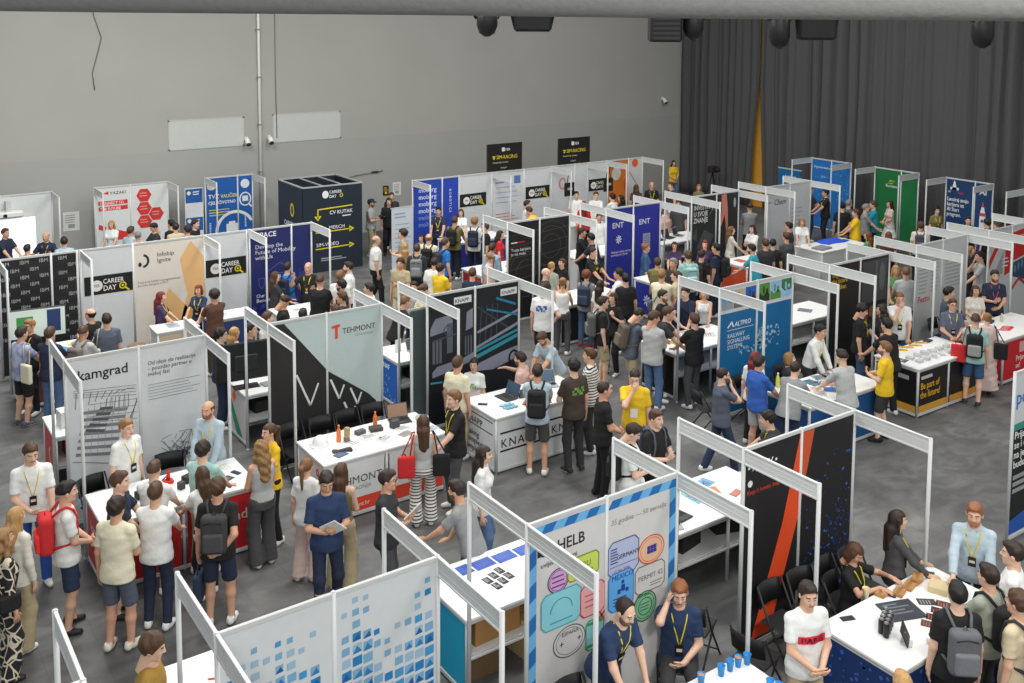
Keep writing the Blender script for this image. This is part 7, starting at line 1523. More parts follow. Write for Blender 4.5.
# mobility booth
P(275, 270.6, 'f', 70, 'tee:charcoal', 'trousers:black', 'long:brown', 'tt', 'brown haired woman in charcoal at the left of the mobility counter')
P(287.8, 267, 'm', 15, 'tee:bright', 'trousers:navy', 'short:dark', 'tt', 'man in bright blue tee with navy backpack at the mobility counter', bp=('navy backpack on the bright blue tee', 'navy'), h=1.84)
P(306.7, 261.5, 'm', 190, 'tee:black', 'trousers:black', 'bald:dark', 'gw', 'bald man in black gesturing with both hands before the blue mobility wall', lan='y', pos=(8.95, 20.95))
P(322, 274.6, 'm', 5, 'tee:black', 'trousers:black', 'fade:brown', 'tt', 'broad man in black tee seen from behind at the mobility counter', h=1.86, wide=1.15)
P(287.4, 295.5, 'm', 70, 'tee:black', 'trousers:black', 'fade:dark', 'pp', 'man in black bowing his head below the navy backpack', look=(0, 35))
P(336, 268, 'm', 20, 'tee:white', 'trousers:navy', 'short:ltbrown', 'dd', 'light haired man in white at the right of the mobility counter')
P(348.4, 261.5, 'm', 265, 'polo:white', 'trousers:navy', 'short:dark', 'dd', 'dark bearded man in white polo near the mobility booth', beard='dark')
P(340.5, 278, 'm', 275, 'tee:navy', 'trousers:black', 'messy:black', 'dd', 'bearded man in navy looking left, below the white polo', beard='black')
P(341.9, 291.3, 'm', 270, 'tee:charcoal', 'trousers:black', 'short:brown', 'pp', 'brown haired man in charcoal above the pale green wall, looking left')
P(334.8, 304, 'm', 300, 'tee:grey', 'trousers:black', 'short:brown', 'dd', 'brown hair tuft just above the middle of the pale green wall', h=1.72)
P(303, 308, 'm', 0, 'tee:black', 'trousers:black', 'short:black', 'dd', 'black haired head just above the pale green wall, left of its middle', h=1.74)
P(369.5, 282.4, 'm', 275, 'tee:white', 'trousers:navy', 'short:dark', 'dd', 'dark haired man in white right of the pale green wall, looking left')
# lane before the dark direction box
P(371, 198.6, 'm', 100, 'tee:ltgrey', 'trousers:khaki', 'short:dark', 'pp', 'man in grey tee filming with a camera beside the dark direction box', cap='charcoal', hold=('camera', 'black camera in the hands of the man by the dark direction box', (28, 28, 30)), beard='dark')
P(389, 197.4, 'm', 170, 'tee:black', 'trousers:black', 'long:dark', 'dd', 'long haired man in black tee and black trousers beside the camera man', shoes='black')
P(391.5, 192, 'm', 170, 'tee:charcoal', 'trousers:black', 'short:brown', 'dd', 'head peeping over the long haired man in black')
P(376, 235, 'm', 75, 'polo:white', 'trousers:black', 'ring:grey', 'dd', 'bald man in white shirt and black trousers walking before the direction box', belt=True, h=1.88, wide=1.12, tuck=True, walk=.3, shoes='black', cross=('grey bag slung across the white shirt of the walking bald man', 'grey', -1))
P(402.7, 229, 'm', 260, 'tee:sage', 'trousers:grey', 'curly:dark', 'pp', 'curly dark haired man in sage green tee and grey trousers', h=1.85)
P(404.4, 242.5, 'f', 330, 'tank:mustard', 'trousers:black', 'long:blond', 'dd', 'blonde woman in mustard top seen from behind near the sage tee')
P(400.6, 257.5, 'm', 195, 'tee:khaki', 'trousers:beige', 'messy:dark', 'pd', 'man in khaki tee with wavy dark hair facing the camera')
P(417, 243.5, 'm', 0, 'long:charcoal', 'trousers:black', 'short:brown', 'dd', 'man in charcoal hoodie with grey backpack seen from behind', bp=('light grey backpack on the charcoal hoodie', (120, 122, 126)))
P(420, 236, 'f', 200, 'tee:white', 'trousers:black', 'bob:black', 'dd', 'dark haired woman in white behind the charcoal hoodie')
P(429, 233, 'm', 10, 'tee:cream', 'trousers:khaki', 'ring:dkblond', 'dd', 'balding man in cream tee with black backpack', bp=('black backpack on the cream tee', 'black'), h=1.86)
P(434.3, 257, 'm', 5, 'tee:white', 'trousers:navy', 'short:dark', 'dd', 'man in plain white tee seen from behind, left of the yellow one')
P(440.4, 262.7, 'm', 40, 'tee:yellow', 'trousers:black', 'messy:dark', 'pp', 'man in yellow tee above the conveyor photo wall')
P(444.8, 237.3, 'm', 60, 'tee:bright', 'trousers:black', 'short:brown', 'dd', 'man in sky blue tee with a small black backpack in the far lane', bp=('small black backpack on the sky blue tee', 'charcoal'))
P(454.8, 216, 'm', 20, 'tee:olive', 'trousers:black', 'short:brown', 'dt', 'man in olive tee with big black backpack at the far blue counter', bp=('big black backpack on the olive tee', 'black'))
P(438.3, 206.5, 'm', 185, 'tee:navy', 'trousers:black', 'short:black', 'tt', 'man in navy with yellow lanyard before the blue name column', lan='y')
P(460.6, 208.8, 'f', 185, 'tee:white', 'trousers:black', 'long:brown', 'tt', 'long haired woman in white behind the far blue counter')
P(474.7, 217, 'm', 10, 'tee:white', 'trousers:black', 'curly:dkblond', 'dd', 'curly haired man in white with navy backpack at the far blue counter', bp=('navy backpack on the curly haired man in the far lane', 'navy'))
P(485, 222.5, 'm', 260, 'tee:black', 'trousers:black', 'short:brown', 'dh', 'man in black tee with round print behind the white post', print_=('front', (206, 206, 204)))
P(492.3, 243.5, 'm', 20, 'shirt:ltblue', 'trousers:navy', 'short:brown', 'dd', 'man in light blue shirt left of the black circle wall')
P(489, 251.5, 'f', 300, 'tee:palepink', 'trousers:khaki', 'pony:dkblond', 'dd', 'blonde woman with ponytail in pale pink top')
P(472.2, 267.5, 'm', 10, 'tee:navy', 'trousers:black', 'short:brown', 'dd', 'man in navy above the right half of the conveyor photo wall')
P(500, 230, 'f', 90, 'dress:red', 'skirt:red', 'long:dark', 'dd', 'woman in a red dress left of the black circle wall')
P(422, 283.8, 'm', 230, 'tee:cream', 'trousers:khaki', 'short:brown', 'pp', 'man in cream looking down behind the conveyor photo wall', look=(0, 30))
P(406, 295, 'm', 60, 'tee:black', 'trousers:black', 'short:ltbrown', 'tt', 'man in black leaning behind the left post of the conveyor photo booth', lean=20)
P(414, 281, 'm', 190, 'tee:ltgrey', 'trousers:navy', 'short:dark', 'dd', 'dark haired visitor left of the man in cream, behind the conveyor booth', h=1.74)
# stadium booth and its counter
P(30.7, 443, 'm', 150, 'polo:white', 'jeans:blue', 'short:brown', 'lf', 'man in white polo and bright blue jeans at the left end of the red counter', lan='y', h=1.92, look=(-10, 15), shoes='white')
P(126.4, 419.3, 'm', 120, 'polo:white', 'trousers:navy', 'short:dkblond', 'dd', 'man in white polo with badge standing before the stadium drawing', lan='y', h=1.84)
P(207.6, 402, 'm', 195, 'shirt:paleblue', 'trousers:navy', 'ring:brown', 'LL', 'balding bearded man in pale blue shirt leaning on the red counter', lan='y', beard='brown', lean=8, h=1.86)
P(201.5, 438, 'm', 15, 'tee:mint', 'trousers:khaki', 'messy:dark', 'tt', 'man in mint tee and glasses facing the balding bearded man', glasses=True, h=1.76, pos=(3.98, 12.45))
P(119.8, 470, 'm', 80, 'tee:navy', 'shorts:black', 'short:brown', 'tt', 'man in navy tee at the middle of the red counter, looking right', h=1.8, pos=(2.98, 12.55), shoes='black')
P(152, 461.5, 'm', 5, 'tee:white', 'trousers:khaki', 'fade:brown', 'tt', 'man in white tee against the red counter, farther of two with backs turned', h=1.78, pos=(3.42, 12.5))
P(116.8, 495, 'm', 10, 'tee:cream', 'shorts:slate', 'messy:dark', 'df', 'young man in cream tee and grey blue shorts with white trainers', h=1.84, shoes='offwhite')
P(154.5, 483.4, 'm', 0, 'tee:white', 'slim:navy', 'short:brown', 'tt', 'man in white tee and dark navy trousers with white trainers, back to camera', h=1.86)
P(201.5, 464.6, 'f', 320, 'tee:white', 'trousers:black', 'long:brown', 'tt', 'brown haired woman in white reaching over the red counter', lean=12, pos=(3.87, 12.12))
P(217.3, 477, 'm', 355, 'tee:black', 'shorts:navy', 'messy:brown', 'db', 'man in black tee and navy shorts with grey backpack and dark paper bag', bp=('dark grey backpack on the man in black at the red counter', (58, 58, 60)), h=1.86, bag=('hand', 'dark blue paper bag held by the man with the grey backpack', (44, 56, 76), -1), shoes='white')
P(65.9, 481, 'm', 60, 'tee:white', 'shorts:dkdenim', 'fade:black', 'ff', 'man in white tee with red backpack and dark denim shorts', bp=('red backpack on the white tee at left', 'red'), h=1.86, shoes='black')
P(17, 507, 'f', 20, 'long:offwhite', 'wide:khaki', 'long:blond', 'dd', 'straight haired blonde woman in off white and beige trousers at the left edge', h=1.74)
P(2, 527, 'f', 40, 'blazer pattern:black', 'wide pattern:black', 'wavy:dkblond', 'dd', 'curly blonde woman in black and cream patterned suit at the left edge', h=1.74, cross=('small black bag of the woman in the patterned suit', 'black', 1), shoes='black')
P(269, 423, 'f', 225, 'tee:yellow', 'trousers:black', 'pony:brown', 'ff', 'woman in yellow tee and black trousers right of the red counter', h=1.74, shoes='white')
P(261, 439, 'f', 320, 'tank:ltgrey', 'wide:dkgrey', 'wavy:dkblond', 'ff', 'woman with long wavy blonde hair in grey tank and wide grey trousers', h=1.76)
# pale green booth counter
P(308.6, 458.5, 'f', 20, 'tee:white', 'wide:palepink', 'pony:ltbrown', 'dd', 'woman in white tee and pale pink trousers, hair tied back', h=1.72, shoes='offwhite')
P(327, 471, 'm', 160, 'polo:navy2', 'slim:navy', 'short:dark', 'pp', 'man in navy polo reading papers in the aisle, facing the camera', look=(0, 25), hold=('paper', 'white folded papers in the hands of the man in navy polo', (222, 222, 220)), h=1.84, walk=.25, shoes='black')
P(339.4, 462, 'f', 10, 'strap:olive', 'wide:khaki', 'long:brown', 'ff', 'woman with long brown hair in olive beige jumpsuit, back to camera', h=1.72)
P(387.7, 469.4, 'm', 95, 'tee:charcoal', 'trousers:dkgrey', 'short:dark', 'pp', 'man in charcoal tee and glasses holding white papers in the aisle', glasses=True, h=1.82, hold=('paper', 'white pad held by the man in charcoal tee', (214, 216, 216)))
Q = P(422, 417, 'f', 350, 'tank:ltgrey', 'wide stripes:white', 'long:brown', 'dd', 'woman with very long brown hair, grey tank and striped trousers', h=1.74, bag=('shoulder', 'black tote on the right shoulder of the striped trousers woman', 'black', 1), pos=(7.5, 12.5))
carried_bag(Q, 'shoulder', 'red bag on the left side of the striped trousers woman', 'red', -1, 'shoulder_bag')
P(454.6, 389.7, 'm', 240, 'polo:black', 'jeans:dkgrey', 'short:ltbrown', 'th', 'man in black polo with yellow lanyard and hand on hip', lan='y', h=1.86)
P(483.6, 445.3, 'f', 95, 'tee:white', 'jeans:jeans', 'long:dark', 'dd', 'woman with long dark hair in white tee and jeans', h=1.72)
P(457, 479, 'm', 290, 'tee:grey', 'trousers:dkgrey', 'short:dark', 'tL', 'bearded man in grey tee leaning on the leaflet counter', beard='dark', lan='y', lean=18, h=1.8, pos=(5.95, 10.05))
# conveyor photo booth
P(457.3, 360, 'm', 30, 'tee:cream', 'trousers:khaki', 'short:brown', 'dd', 'brown haired man in cream shirt before the conveyor photo wall', h=1.86, pos=(8.95, 14.2))
SEATED.append((P(474, 358, 'f', 190, 'tee:white', 'trousers:black', 'bun:dark', 'ff', 'woman in white and green print top with hair in a bun', h=1.70, sit=True, print_=('front', (130, 186, 90))), 'black folding chair under the woman with the bun'))
SEATED.append((P(520.5, 351, 'm', 290, 'polo:pink', 'trousers:navy', 'short:dark', 'ft', 'man in pink polo leaning over the square white counter', lean=8, sit=True, beard='dark', h=1.82), 'black folding chair under the man in pink polo'))
P(538, 335, 'm', 225, 'tee:paleblue', 'trousers:khaki', 'short:brown', 'tL', 'bearded man in pale blue tee looking down at the square counter', beard='brown', look=(0, 25), lean=32, h=1.84)
P(538, 364, 'm', 5, 'tee:paleblue', 'shorts:dkgrey', 'short:dark', 'tt', 'man in pale tee, grey shorts and black backpack at the square counter', bp=('black backpack on the man in grey shorts', 'black'), h=1.82)
P(573.6, 358, 'm', 330, 'tee:dkbrown', 'trousers:charcoal', 'messy:black', 'pd', 'man in dark brown tee with green print on the back', print_=('back', (110, 150, 76)), h=1.88, shoes='charcoal', hold=('cup', 'blue cup raised by the man in dark brown', (50, 96, 190), -1))
P(589.4, 349.3, 'm', 285, 'long stripes:white', 'trousers:charcoal', 'short:brown', 'pd', 'young man in white and black striped sweater', h=1.86, pos=(10.72, 13.25))
P(604, 381, 'm', 80, 'tee:black', 'trousers:black', 'buzz:dark', 'ff', 'bald looking man in black tee and black trousers in the middle aisle', h=1.86, shoes='black')
P(635, 370, 'm', 190, 'tee:yellow', 'shorts:khaki', 'buzz:dark', 'dc', 'man in bright yellow tee with hand at his chin in the middle aisle', print_=('card', (232, 230, 222)), look=(0, 22), h=1.86, lean=4)
P(636.8, 424, 'm', 100, 'tee:white', 'shorts:black', 'short:dark', 'pp', 'dark haired man in white with head bowed behind the stamp booth', look=(0, 32), bp=('black backpack of the man in white behind the stamp booth', 'black'), h=1.82)
P(656, 409, 'm', 140, 'tee:black', 'trousers:black', 'short:brown', 'pp', 'man in black tee with sunglasses on his hair behind the stamp booth', sunglasses=True, hold=('phone', 'phone in the hand of the man with sunglasses on his hair', (60, 90, 110)), h=1.84, bp=('blue strapped backpack of the man with sunglasses', 'slate'))
# railway booth
P(722.8, 369.4, 'm', 80, 'tee:slate', 'jeans:dkdenim', 'buzz:dark', 'pc', 'man in slate tee and glasses holding a phone to his mouth', glasses=True, beard='dark', h=1.86, walk=.45, hold=('phone', 'black phone in the hand of the man in slate tee', (28, 28, 30), 1), pos=(11.95, 11.2))
P(756.2, 353.6, 'f', 40, 'tee:white', 'trousers:black', 'long:red', 'dk', 'woman with long red hair in white tee at the railway booth', h=1.72, pos=(13.0, 11.95))
P(760.6, 358, 'm', 60, 'polo:blue', 'shorts:ltgrey', 'short:dark', 'dt', 'man in royal blue sports shirt and grey shorts', h=1.84, pos=(13.0, 11.2))
P(767.6, 408, 'm', 285, 'tee:charcoal', 'trousers:black', 'messy:black', 'rt', 'black haired man with yellow lanyard bent over the counter behind the black booth', lan='y', lean=20, h=1.74, pos=(10.8, 9.15))
P(792, 361.5, 'm', 40, 'tee:grey', 'jeans:dkdenim', 'receding:dark', 'tt', 'stooping man in grey tee and jeans at the blue panelled counter', lean=20, h=1.8, wide=1.08, pos=(13.55, 10.02))
SEATED.append((P(790.4, 351, 'f', 90, 'tee:charcoal', 'trousers:black', 'bob:dkblond', 'ff', 'blonde woman in dark grey top behind the blue panelled counter', h=1.70, sit=True), 'black folding chair under the blonde woman at the railway booth'))
P(820.3, 325, 'm', 130, 'shirt:white', 'trousers:charcoal', 'short:black', 'LL', 'man in white dress shirt with badge leaning on the blue panelled counter', lean=16, lan='y', tuck=True, belt=True, h=1.86)
P(841.4, 348.8, 'm', 330, 'tee:ltgrey', 'jeans:dkdenim', 'fade:dark', 'tt', 'man in pale grey tee with elbows on the blue panelled counter', lean=12, h=1.84)
# yellow slogan booth
P(882.3, 344, 'm', 300, 'tee:yellow', 'shorts:charcoal', 'short:ltbrown', 'pp', 'man in yellow tee and black shorts taking a picture with his phone', h=1.84, hold=('phone', 'phone held up by the man in yellow tee and black shorts', (30, 32, 36)), shoes='black', beard='brown', pos=(15.75, 10.05))
P(887.6, 317.5, 'm', 330, 'tee:black', 'trousers:black', 'short:black', 'tL', 'man in black tee reaching to the corner of the black slogan counter', lean=10, h=1.84, pos=(16.05, 10.85))
P(864, 303.5, 'm', 110, 'polo:black', 'jeans:denim', 'messy:black', 'td', 'man in black polo and jeans with lanyard beside the yellow slogan wall', lan='y', look=(0, 20), h=1.86)
P(881.5, 303.5, 'f', 290, 'tee:charcoal', 'trousers:black', 'wavy:dark', 'dd', 'woman with wavy dark hair before the yellow slogan wall', h=1.7)
P(900, 292, 'm', 190, 'tee:white', 'jeans:denim', 'buzz:ltbrown', 'Lc', 'man in white tee with badge and a hand at his mouth at the slogan counter', lan='y', h=1.88, look=(0, 15))
P(906, 266.5, 'm', 5, 'tee:ltgrey', 'trousers:black', 'buzz:ltbrown', 'tt', 'cropped haired man in light grey seen from behind through the slogan booth', h=1.86)
P(894, 259.5, 'f', 190, 'tee:green', 'trousers:black', 'long:blond', 'tt', 'blonde woman in green beyond the yellow slogan booth')
P(949, 286.4, 'm', 100, 'tee:slate', 'trousers:black', 'short:black', 'tt', 'black haired man in slate tee turned right before the red name', h=1.84)
P(951.3, 300.8, 'm', 185, 'polo:greyblue', 'trousers:navy', 'short:brown', 'ff', 'man in grey blue polo with yellow lanyard and glasses', glasses=True, lan='y', h=1.82)
P(976, 285.3, 'f', 185, 'tee:offwhite', 'trousers:black', 'long:brown', 'ff', 'brown haired woman in off white beside the man with pink lanyard', h=1.7)
P(995, 269.7, 'm', 190, 'tee:navy', 'trousers:black', 'short:dark', 'fp', 'man in navy tee with pink lanyard at the right', lan='p', h=1.88, wide=1.08, beard='dark')
P(970, 316, 'm', 25, 'tee:mint', 'shorts:denim', 'fade:brown', 'td', 'man in mint tee and denim shorts between the black and red counters', bp=('black and white backpack on the man in mint', 'black', (150, 152, 154)), h=1.84, bag=('shoulder', 'red tote on the left arm of the man in mint', 'red', -1), shoes='charcoal', pos=(18.75, 10.2))
P(984, 316, 'f', 20, 'tee:palepink', 'gown:palepink', 'bun:dkblond', 'dd', 'woman in long pink skirt with black bag next to the man in mint', bag=('shoulder', 'black bag of the woman in the pink skirt', 'black', 1), h=1.74, shoes='black', pos=(19.08, 9.98))
P(981, 251, 'm', 280, 'tee:ltgrey', 'jeans:dkdenim', 'short:black', 'tc', 'man in light grey and jeans seen between the booths at the right', h=1.86)
P(971, 245.5, 'f', 130, 'tee:charcoal', 'trousers:black', 'long:dkblond', 'tt', 'blonde woman in dark top facing the man in light grey at right')
# three letter blue booth and black circle booth
P(545.9, 267.2, 'm', 80, 'tee:dkbrown', 'trousers:black', 'bald:dark', 'dd', 'bald man in brown before the black circle counter', h=1.8)
P(554.6, 264, 'f', 30, 'tee:sage', 'trousers:black', 'bun:blond', 'dd', 'fair haired woman beside the bald man in brown')
P(560.4, 262.5, 'f', 230, 'tee:black', 'trousers:black', 'pony:brown', 'dd', 'woman in black turned left behind the fair haired woman')
P(543.5, 283, 'm', 20, 'tee:white', 'shorts:black', 'short:dark', 'dh', 'man in white tee with blue print and black crossbody bag behind the white post', print_=('back', (70, 100, 180)), cross=('black crossbody bag on the man in white behind the post', 'black', -1), h=1.9)
P(561.7, 276.5, 'f', 15, 'tank:white', 'trousers:dkgrey', 'bun:dkblond', 'dt', 'woman in white top and grey trousers with blonde bun, back to camera', h=1.72, tuck=True, pos=(13.3, 16.75))
P(587, 269, 'f', 20, 'tee:grey', 'jeans:jeans', 'curly:auburn', 'td', 'woman with curly auburn hair, blue backpack and jeans', bp=('dark blue backpack of the curly auburn haired woman', (44, 58, 78)), h=1.76, shoes='red', pos=(13.95, 16.6))
P(597.7, 280, 'f', 40, 'tee:white', 'trousers:black', 'long:dark', 'dd', 'dark haired woman in white right of the auburn curls', h=1.7, pos=(14.4, 16.85))
P(603, 296, 'm', 85, 'tee:black', 'shorts:khaki', 'short:dark', 'dd', 'man in black tee and khaki shorts with grey backpack', bp=('grey backpack on the man in khaki shorts', (92, 92, 92)), h=1.84)
P(613.5, 292.3, 'f', 225, 'tee:black', 'trousers:black', 'long:dark', 'sd', 'dark haired woman in black facing the man in khaki shorts', h=1.74, bag=('shoulder', 'dark grey bag of the dark haired woman in black', (70, 68, 66), 1))
P(618.7, 267.8, 'm', 280, 'tee:white', 'trousers:black', 'messy:black', 'tt', 'young man in white looking left at the black panelled counter', h=1.8)
P(625.8, 273, 'm', 350, 'tee:black', 'trousers:black', 'short:black', 'dd', 'man in plain black seen from behind beside the young man in white', h=1.82)
P(593, 247, 'm', 120, 'polo:black', 'trousers:black', 'short:dark', 'tt', 'staff man in black with yellow lanyard and green bag', lan='y', h=1.84, bag=('shoulder', 'bright green bag of the staff man in black', (150, 220, 110), -1))
P(582, 226, 'm', 100, 'tee:black', 'trousers:black', 'short:dark', 'tt', 'man in black between the circle wall and the blue booth')
P(590.6, 233, 'm', 300, 'tee:navy', 'trousers:black', 'short:black', 'tt', 'dark haired man in navy leaning left behind the circle booth', lean=14)
P(600, 215, 'm', 180, 'tee:white', 'trousers:navy', 'short:brown', 'dd', 'visitor in white left of the bright blue wall, behind the board', h=1.86)
P(642.8, 308, 'm', 75, 'tee:slate', 'shorts:khaki', 'short:dark', 'tt', 'man in slate tee and khaki shorts bent over the black sided counter', bp=('brown grey backpack of the man in slate and khaki', (96, 86, 76)), look=(0, 35), lean=12, h=1.84, shoes='khaki')
P(655, 308.7, 'm', 40, 'long:ltgrey', 'jeans:jeans', 'short:brown', 'xx', 'man in pale long sleeves and blue jeans by the white post', h=1.88, shoes='white', look=(40, 15))
P(662.7, 289.4, 'm', 120, 'tee:black', 'trousers:black', 'short:dark', 'tt', 'bearded man in black at the back of the black sided counter', beard='dark', h=1.8)
P(671, 300.8, 'm', 100, 'tee:charcoal', 'trousers:black', 'short:brown', 'tt', 'man in charcoal beside the pale sleeved man, bent to the counter', lean=16, h=1.78)
P(690.2, 289.4, 'm', 220, 'tee:navy', 'trousers:black', 'short:dark', 'Lt', 'man in navy leaning on the black sided counter behind the board', lean=10, h=1.86, pos=(14.35, 14.75))
P(702.5, 292, 'f', 200, 'tank:white', 'trousers:black', 'bob:blond', 'tt', 'blonde woman in white top at the black sided counter', h=1.74)
P(694.6, 313, 'm', 330, 'tee:black', 'trousers:dkgrey', 'short:brown', 'tt', 'man in black tee and grey trousers before the railway booth', h=1.84, shoes='white')
P(646.3, 243.7, 'f', 90, 'rolled:denim', 'trousers:black', 'bun:ginger', 'dd', 'ginger haired woman in denim shirt before the second blue panel', h=1.7)
P(676.2, 246, 'f', 190, 'tee:purple', 'trousers:black', 'long:dark', 'tt', 'dark haired woman in glasses and purple tee at the charcoal booth', glasses=True)
P(663, 267.4, 'm', 20, 'tee:cream', 'trousers:khaki', 'short:dkblond', 'tt', 'fair haired man in cream tee with grey strap at the blue counter', cross=('grey strapped bag across the cream tee', 'slate', -1), h=1.86, wide=1.05)
P(673.6, 257.8, 'm', 225, 'polo:charcoal', 'trousers:black', 'short:grey', 'dd', 'grey haired man in dark polo facing the fair haired man in cream', h=1.82)
P(688.5, 248, 'm', 350, 'tee:mint', 'trousers:navy', 'short:brown', 'dd', 'man in mint with teal straps at the charcoal booth', bp=('pale teal backpack on the man in mint', (150, 190, 190)), h=1.84)
P(701.7, 250, 'm', 40, 'tee:black', 'trousers:black', 'short:dark', 'dd', 'man in black with black backpack next to the mint tee', bp=('black backpack between the mint tee and the navy tee', 'charcoal'), h=1.8)
P(705.2, 239.7, 'f', 200, 'tee:purple', 'trousers:black', 'long:red', 'dd', 'woman with dark red hair in purple at the charcoal booth')
P(716.6, 242.8, 'm', 300, 'tee:navy', 'trousers:navy', 'short:black', 'dd', 'man in navy tee with large black backpack at the charcoal booth', bp=('large black backpack on the navy tee before the charcoal booth', 'black'), h=1.86)
P(731.5, 226, 'f', 90, 'tee:offwhite', 'trousers:khaki', 'long:ltbrown', 'tt', 'light brown haired woman in off white before the dark panel with the pink shape')
P(752.6, 224.4, 'f', 230, 'tee:white', 'trousers:black', 'wavy:dark', 'tp', 'woman with dark wavy hair in white by the orange panelled counter')
P(751.7, 243.7, 'm', 300, 'tee:teal', 'trousers:navy', 'short:black', 'tt', 'bearded man in teal blue at the orange panelled counter', beard='black', lean=10)
P(765.8, 236, 'm', 350, 'tee:charcoal', 'trousers:black', 'short:brown', 'dd', 'brown haired man in charcoal right of the orange panelled counter')
P(773, 239, 'm', 20, 'tee:black', 'trousers:black', 'short:black', 'dd', 'black haired visitor behind the brown haired man in charcoal', h=1.74)
P(750, 203, 'm', 5, 'tee:grey', 'trousers:black', 'fade:dark', 'tt', 'man in grey seen from behind before the golden gap in the curtain', h=1.82)
P(660.4, 259.5, 'm', 10, 'tee:olive', 'trousers:black', 'messy:brown', 'tt', 'brown haired visitor in olive at the left of the blue counter', h=1.74, pos=(15.95, 17.6))
P(676, 270, 'm', 290, 'tee:beige', 'trousers:navy', 'short:brown', 'dd', 'brown haired man in beige right of the man in cream', h=1.78)
# white handwriting booth and its surroundings
P(786.5, 232, 'm', 330, 'tee:dkgrey', 'trousers:black', 'short:brown', 'dd', 'man in dark grey with black strap before the white handwriting booth', cross=('black strapped bag across the dark grey tee', 'black', -1), h=1.82)
P(789, 221.7, 'm', 300, 'tee:charcoal', 'trousers:black', 'short:black', 'dd', 'black haired man in charcoal before the white handwriting wall', h=1.78)
P(802.3, 219, 'f', 185, 'tee:white', 'trousers:khaki', 'long:dkblond', 'tt', 'woman with very long blonde hair behind the white counter')
P(810.3, 186, 'm', 80, 'tee:charcoal', 'jeans:dkdenim', 'short:auburn', 'tt', 'man in charcoal tee and jeans before the sky blue booth', h=1.86)
P(825.7, 189, 'm', 270, 'tee:black', 'trousers:black', 'short:black', 'tt', 'staff person in black with yellow lanyard in the sky blue booth', lan='y')
P(842.7, 202, 'm', 10, 'tee:black', 'trousers:khaki', 'short:black', 'dd', 'man in black with black cap before the sky blue booth', cap='black', h=1.84)
P(849, 199.4, 'm', 60, 'tee:slate', 'trousers:black', 'short:grey', 'dd', 'grey haired man behind the black cap')
P(856, 208.5, 'm', 285, 'tee:yellow', 'trousers:black', 'short:brown', 'tt', 'man in yellow tee left of the green booth')
P(873.5, 200.6, 'm', 280, 'tee:teal', 'trousers:black', 'messy:brown', 'tt', 'man in bright turquoise tee before the green booth', h=1.86)
P(866, 203, 'm', 100, 'tee:grey', 'trousers:black', 'short:grey', 'tt', 'man in grey facing the turquoise tee')
P(890, 200, 'f', 265, 'tee:palepink', 'skirt:white', 'long:dark', 'ff', 'woman in pale blouse and white skirt before the green wall')
P(868, 231, 'f', 300, 'tee:green', 'trousers:black', 'long:auburn', 'dd', 'auburn haired woman in green above the white boards', h=1.66)
P(889, 231, 'f', 20, 'tee:brown', 'trousers:black', 'long:auburn', 'dd', 'auburn haired head above the white boards, right of the woman in green', h=1.64)
P(921, 221, 'm', 20, 'tee:offwhite', 'trousers:black', 'messy:brown', 'dd', 'man in off white with dark grey backpack near the navy rocket booth', bp=('dark grey backpack near the navy rocket booth', (74, 72, 80)), h=1.8)
P(937, 206.5, 'f', 175, 'tee:olive', 'trousers:black', 'curly:black', 'dd', 'woman with black curly hair and yellow lanyard left of the navy booth', lan='y')
P(968.5, 216.4, 'm', 200, 'tee:black', 'trousers:black', 'short:dark', 'dd', 'head of a man at the lower edge of the navy booth text', h=1.72)
P(987, 218.5, 'm', 330, 'tee:black', 'trousers:black', 'curly:dark', 'dd', 'dark curly head below the rocket picture', h=1.74)
P(997.5, 221, 'm', 280, 'tee:grey', 'trousers:black', 'short:brown', 'dd', 'visitor right of the rocket picture, under the white board', h=1.74)
# far row
P(527, 200, 'm', 90, 'tee:white', 'trousers:black', 'short:dark', 'tt', 'man in white before the second black sign of the far row')
P(528.3, 206, 'm', 300, 'tee:yellow', 'trousers:black', 'short:brown', 'tt', 'man in yellow bending over a far counter', lean=38, h=1.8)
P(576.2, 191.5, 'm', 170, 'tee:white', 'trousers:khaki', 'short:black', 'dd', 'black haired man in white under the left hanging tote')
P(583.6, 198, 'f', 0, 'tee:red', 'trousers:black', 'long:red', 'dd', 'red haired woman in red with her back turned in the far row', h=1.7)
P(595, 193, 'm', 180, 'tee:white', 'trousers:black', 'short:brown', 'tt', 'man in white under the third black sign of the far row')
P(612.6, 193, 'm', 310, 'tee:white', 'trousers:black', 'messy:black', 'tt', 'black haired man in white left of the orange wall')
P(621.4, 195, 'f', 290, 'tee:black', 'trousers:black', 'long:black', 'tt', 'black haired woman in black before the orange wall')
P(651.8, 181.5, 'm', 180, 'tee:black', 'trousers:black', 'bald:dark', 'dd', 'bald man in black with lanyard right of the orange wall', lan='y')
P(673.8, 160, 'f', 165, 'tee:yellow', 'jeans:jeans', 'long:dark', 'ff', 'woman in yellow tee and jeans standing alone by the far corner', pos=None, h=1.72)
P(636, 184, 'f', 350, 'tee:brown', 'trousers:black', 'long:brown', 'dd', 'brown haired woman right of the red blob on the orange wall', h=1.74)
P(670, 183.5, 'm', 250, 'tee:charcoal', 'trousers:black', 'short:brown', 'dd', 'brown haired man in charcoal beyond the charcoal booth')
P(699, 184, 'f', 190, 'tee:olive', 'trousers:black', 'long:dkblond', 'dd', 'blonde woman left of the camera tripod')
P(677, 204, 'm', 190, 'tee:dkgrey', 'trousers:black', 'short:brown', 'dd', 'man in dark grey whose head hides behind the charcoal booth board', h=1.88)
P(665.5, 205, 'f', 120, 'tee:pink', 'trousers:black', 'long:brown', 'dd', 'woman in pink beside the man in dark grey behind the white board', h=1.74)
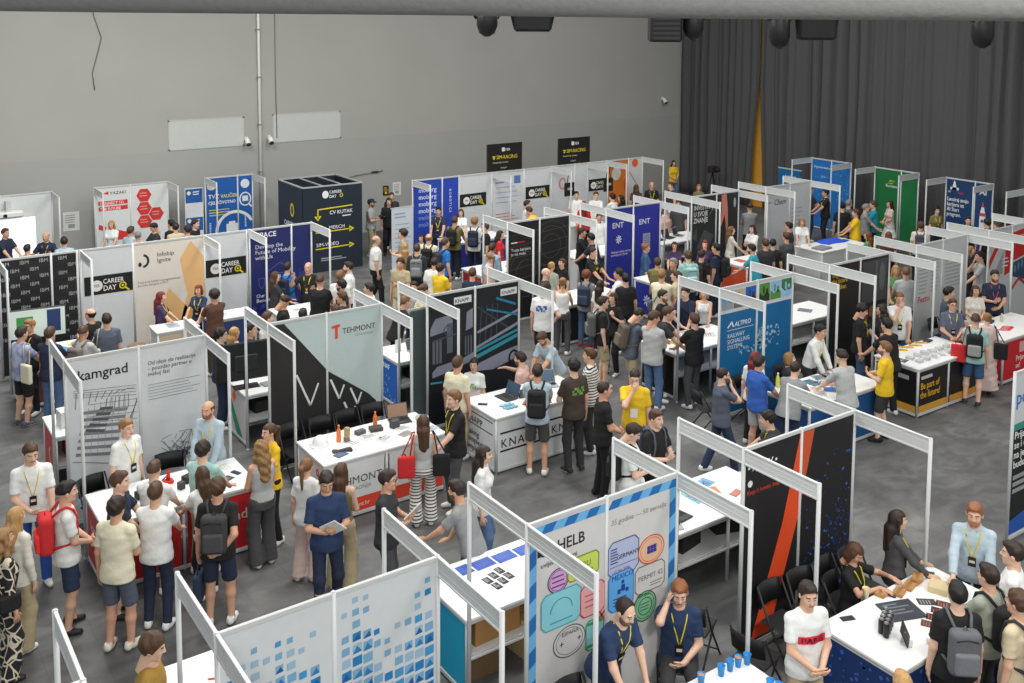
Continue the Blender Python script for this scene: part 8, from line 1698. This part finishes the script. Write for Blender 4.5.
# bottom right table
P(808.7, 582.5, 'm', 165, 'tee:white', 'trousers:khaki', 'quiff:dark', 'ff', 'grinning man in white tee with a red print on the chest', print_=('box', None), h=1.84, look=(10, 8), pos=(8.1, 5.95))
SEATED.append((P(860.5, 543.6, 'f', 130, 'tee:black', 'trousers:black', 'bob:brown', 'tt', 'brown haired person in black with lanyard looking at a phone at the table', lan='y', sit=True, look=(0, 30), hold=('phone', 'phone in the hands of the seated person in black', (40, 44, 52))), 'black folding chair under the seated person in black'))
P(898, 513, 'f', 95, 'blazer:dkgrey', 'trousers:black', 'long:dark', 'tt', 'woman with long dark hair in grey blazer at the bottom right table', lan='y', h=1.76, pos=(10.05, 6.85), sit=False)
P(975.6, 504, 'm', 210, 'shirt:paleblue', 'trousers:navy', 'short:ginger', 'Lt', 'ginger bearded man in pale blue shirt with badge', beard='ginger', lan='y', h=1.88, lean=10, pos=(10.98, 6.5))
P(958.7, 582, 'm', 5, 'tee:black', 'trousers:black', 'short:black', 'dd', 'man in black tee with grey backpack at the bottom right corner', bp=('grey chequered backpack on the man in black at bottom right', (96, 98, 102)), h=1.82, wide=1.1)
P(989.7, 564, 'm', 330, 'tee:sage', 'trousers:black', 'short:dark', 'tt', 'man in sage tee with black backpack at the bottom right', bp=('black backpack on the man in sage at bottom right', 'black'), h=1.82)
P(1013.8, 541, 'm', 300, 'tee:white', 'trousers:navy', 'short:dark', 'dd', 'dark haired man in white at the right edge', h=1.84)
P(1019, 587.5, 'm', 320, 'tee:beige', 'trousers:black', 'messy:brown', 'dd', 'brown haired man in beige cut by the bottom right edge', h=1.8, bp=('black strapped backpack of the man in beige at the right edge', 'charcoal'))
P(903, 672, 'm', 0, 'tee:beige', 'trousers:navy', 'short:blond', 'dd', 'blond crown of a head at the bottom edge below the big table', h=1.66, pos=None)
# stamp booth
P(629, 600, 'm', 140, 'tee:navy2', 'trousers:navy', 'receding:dark', 'LL', 'bearded man in navy blue tee bending to the table with cups', beard='dark', lan='y', lean=24, look=(0, 12), h=1.82)
SEATED.append((P(678.7, 580, 'm', 185, 'tee:navy2', 'trousers:charcoal', 'short:ginger', 'fe', 'ginger man in navy blue tee sitting with a phone at his ear', lan='y', sit=True, look=(0, 15), beard=None, hold=('phone', 'phone at the ear of the seated ginger man', (28, 28, 30)), h=1.86), 'black folding chair under the seated ginger man'))
P(158, 631, 'm', 80, 'tee:mustard', 'trousers:navy', 'messy:brown', 'dd', 'brown haired man in mustard tee at the bottom left', look=(0, 15), h=1.82)
for q, lab in SEATED: chair(q['x'], q['y'], q['rz']+math.pi, lab)
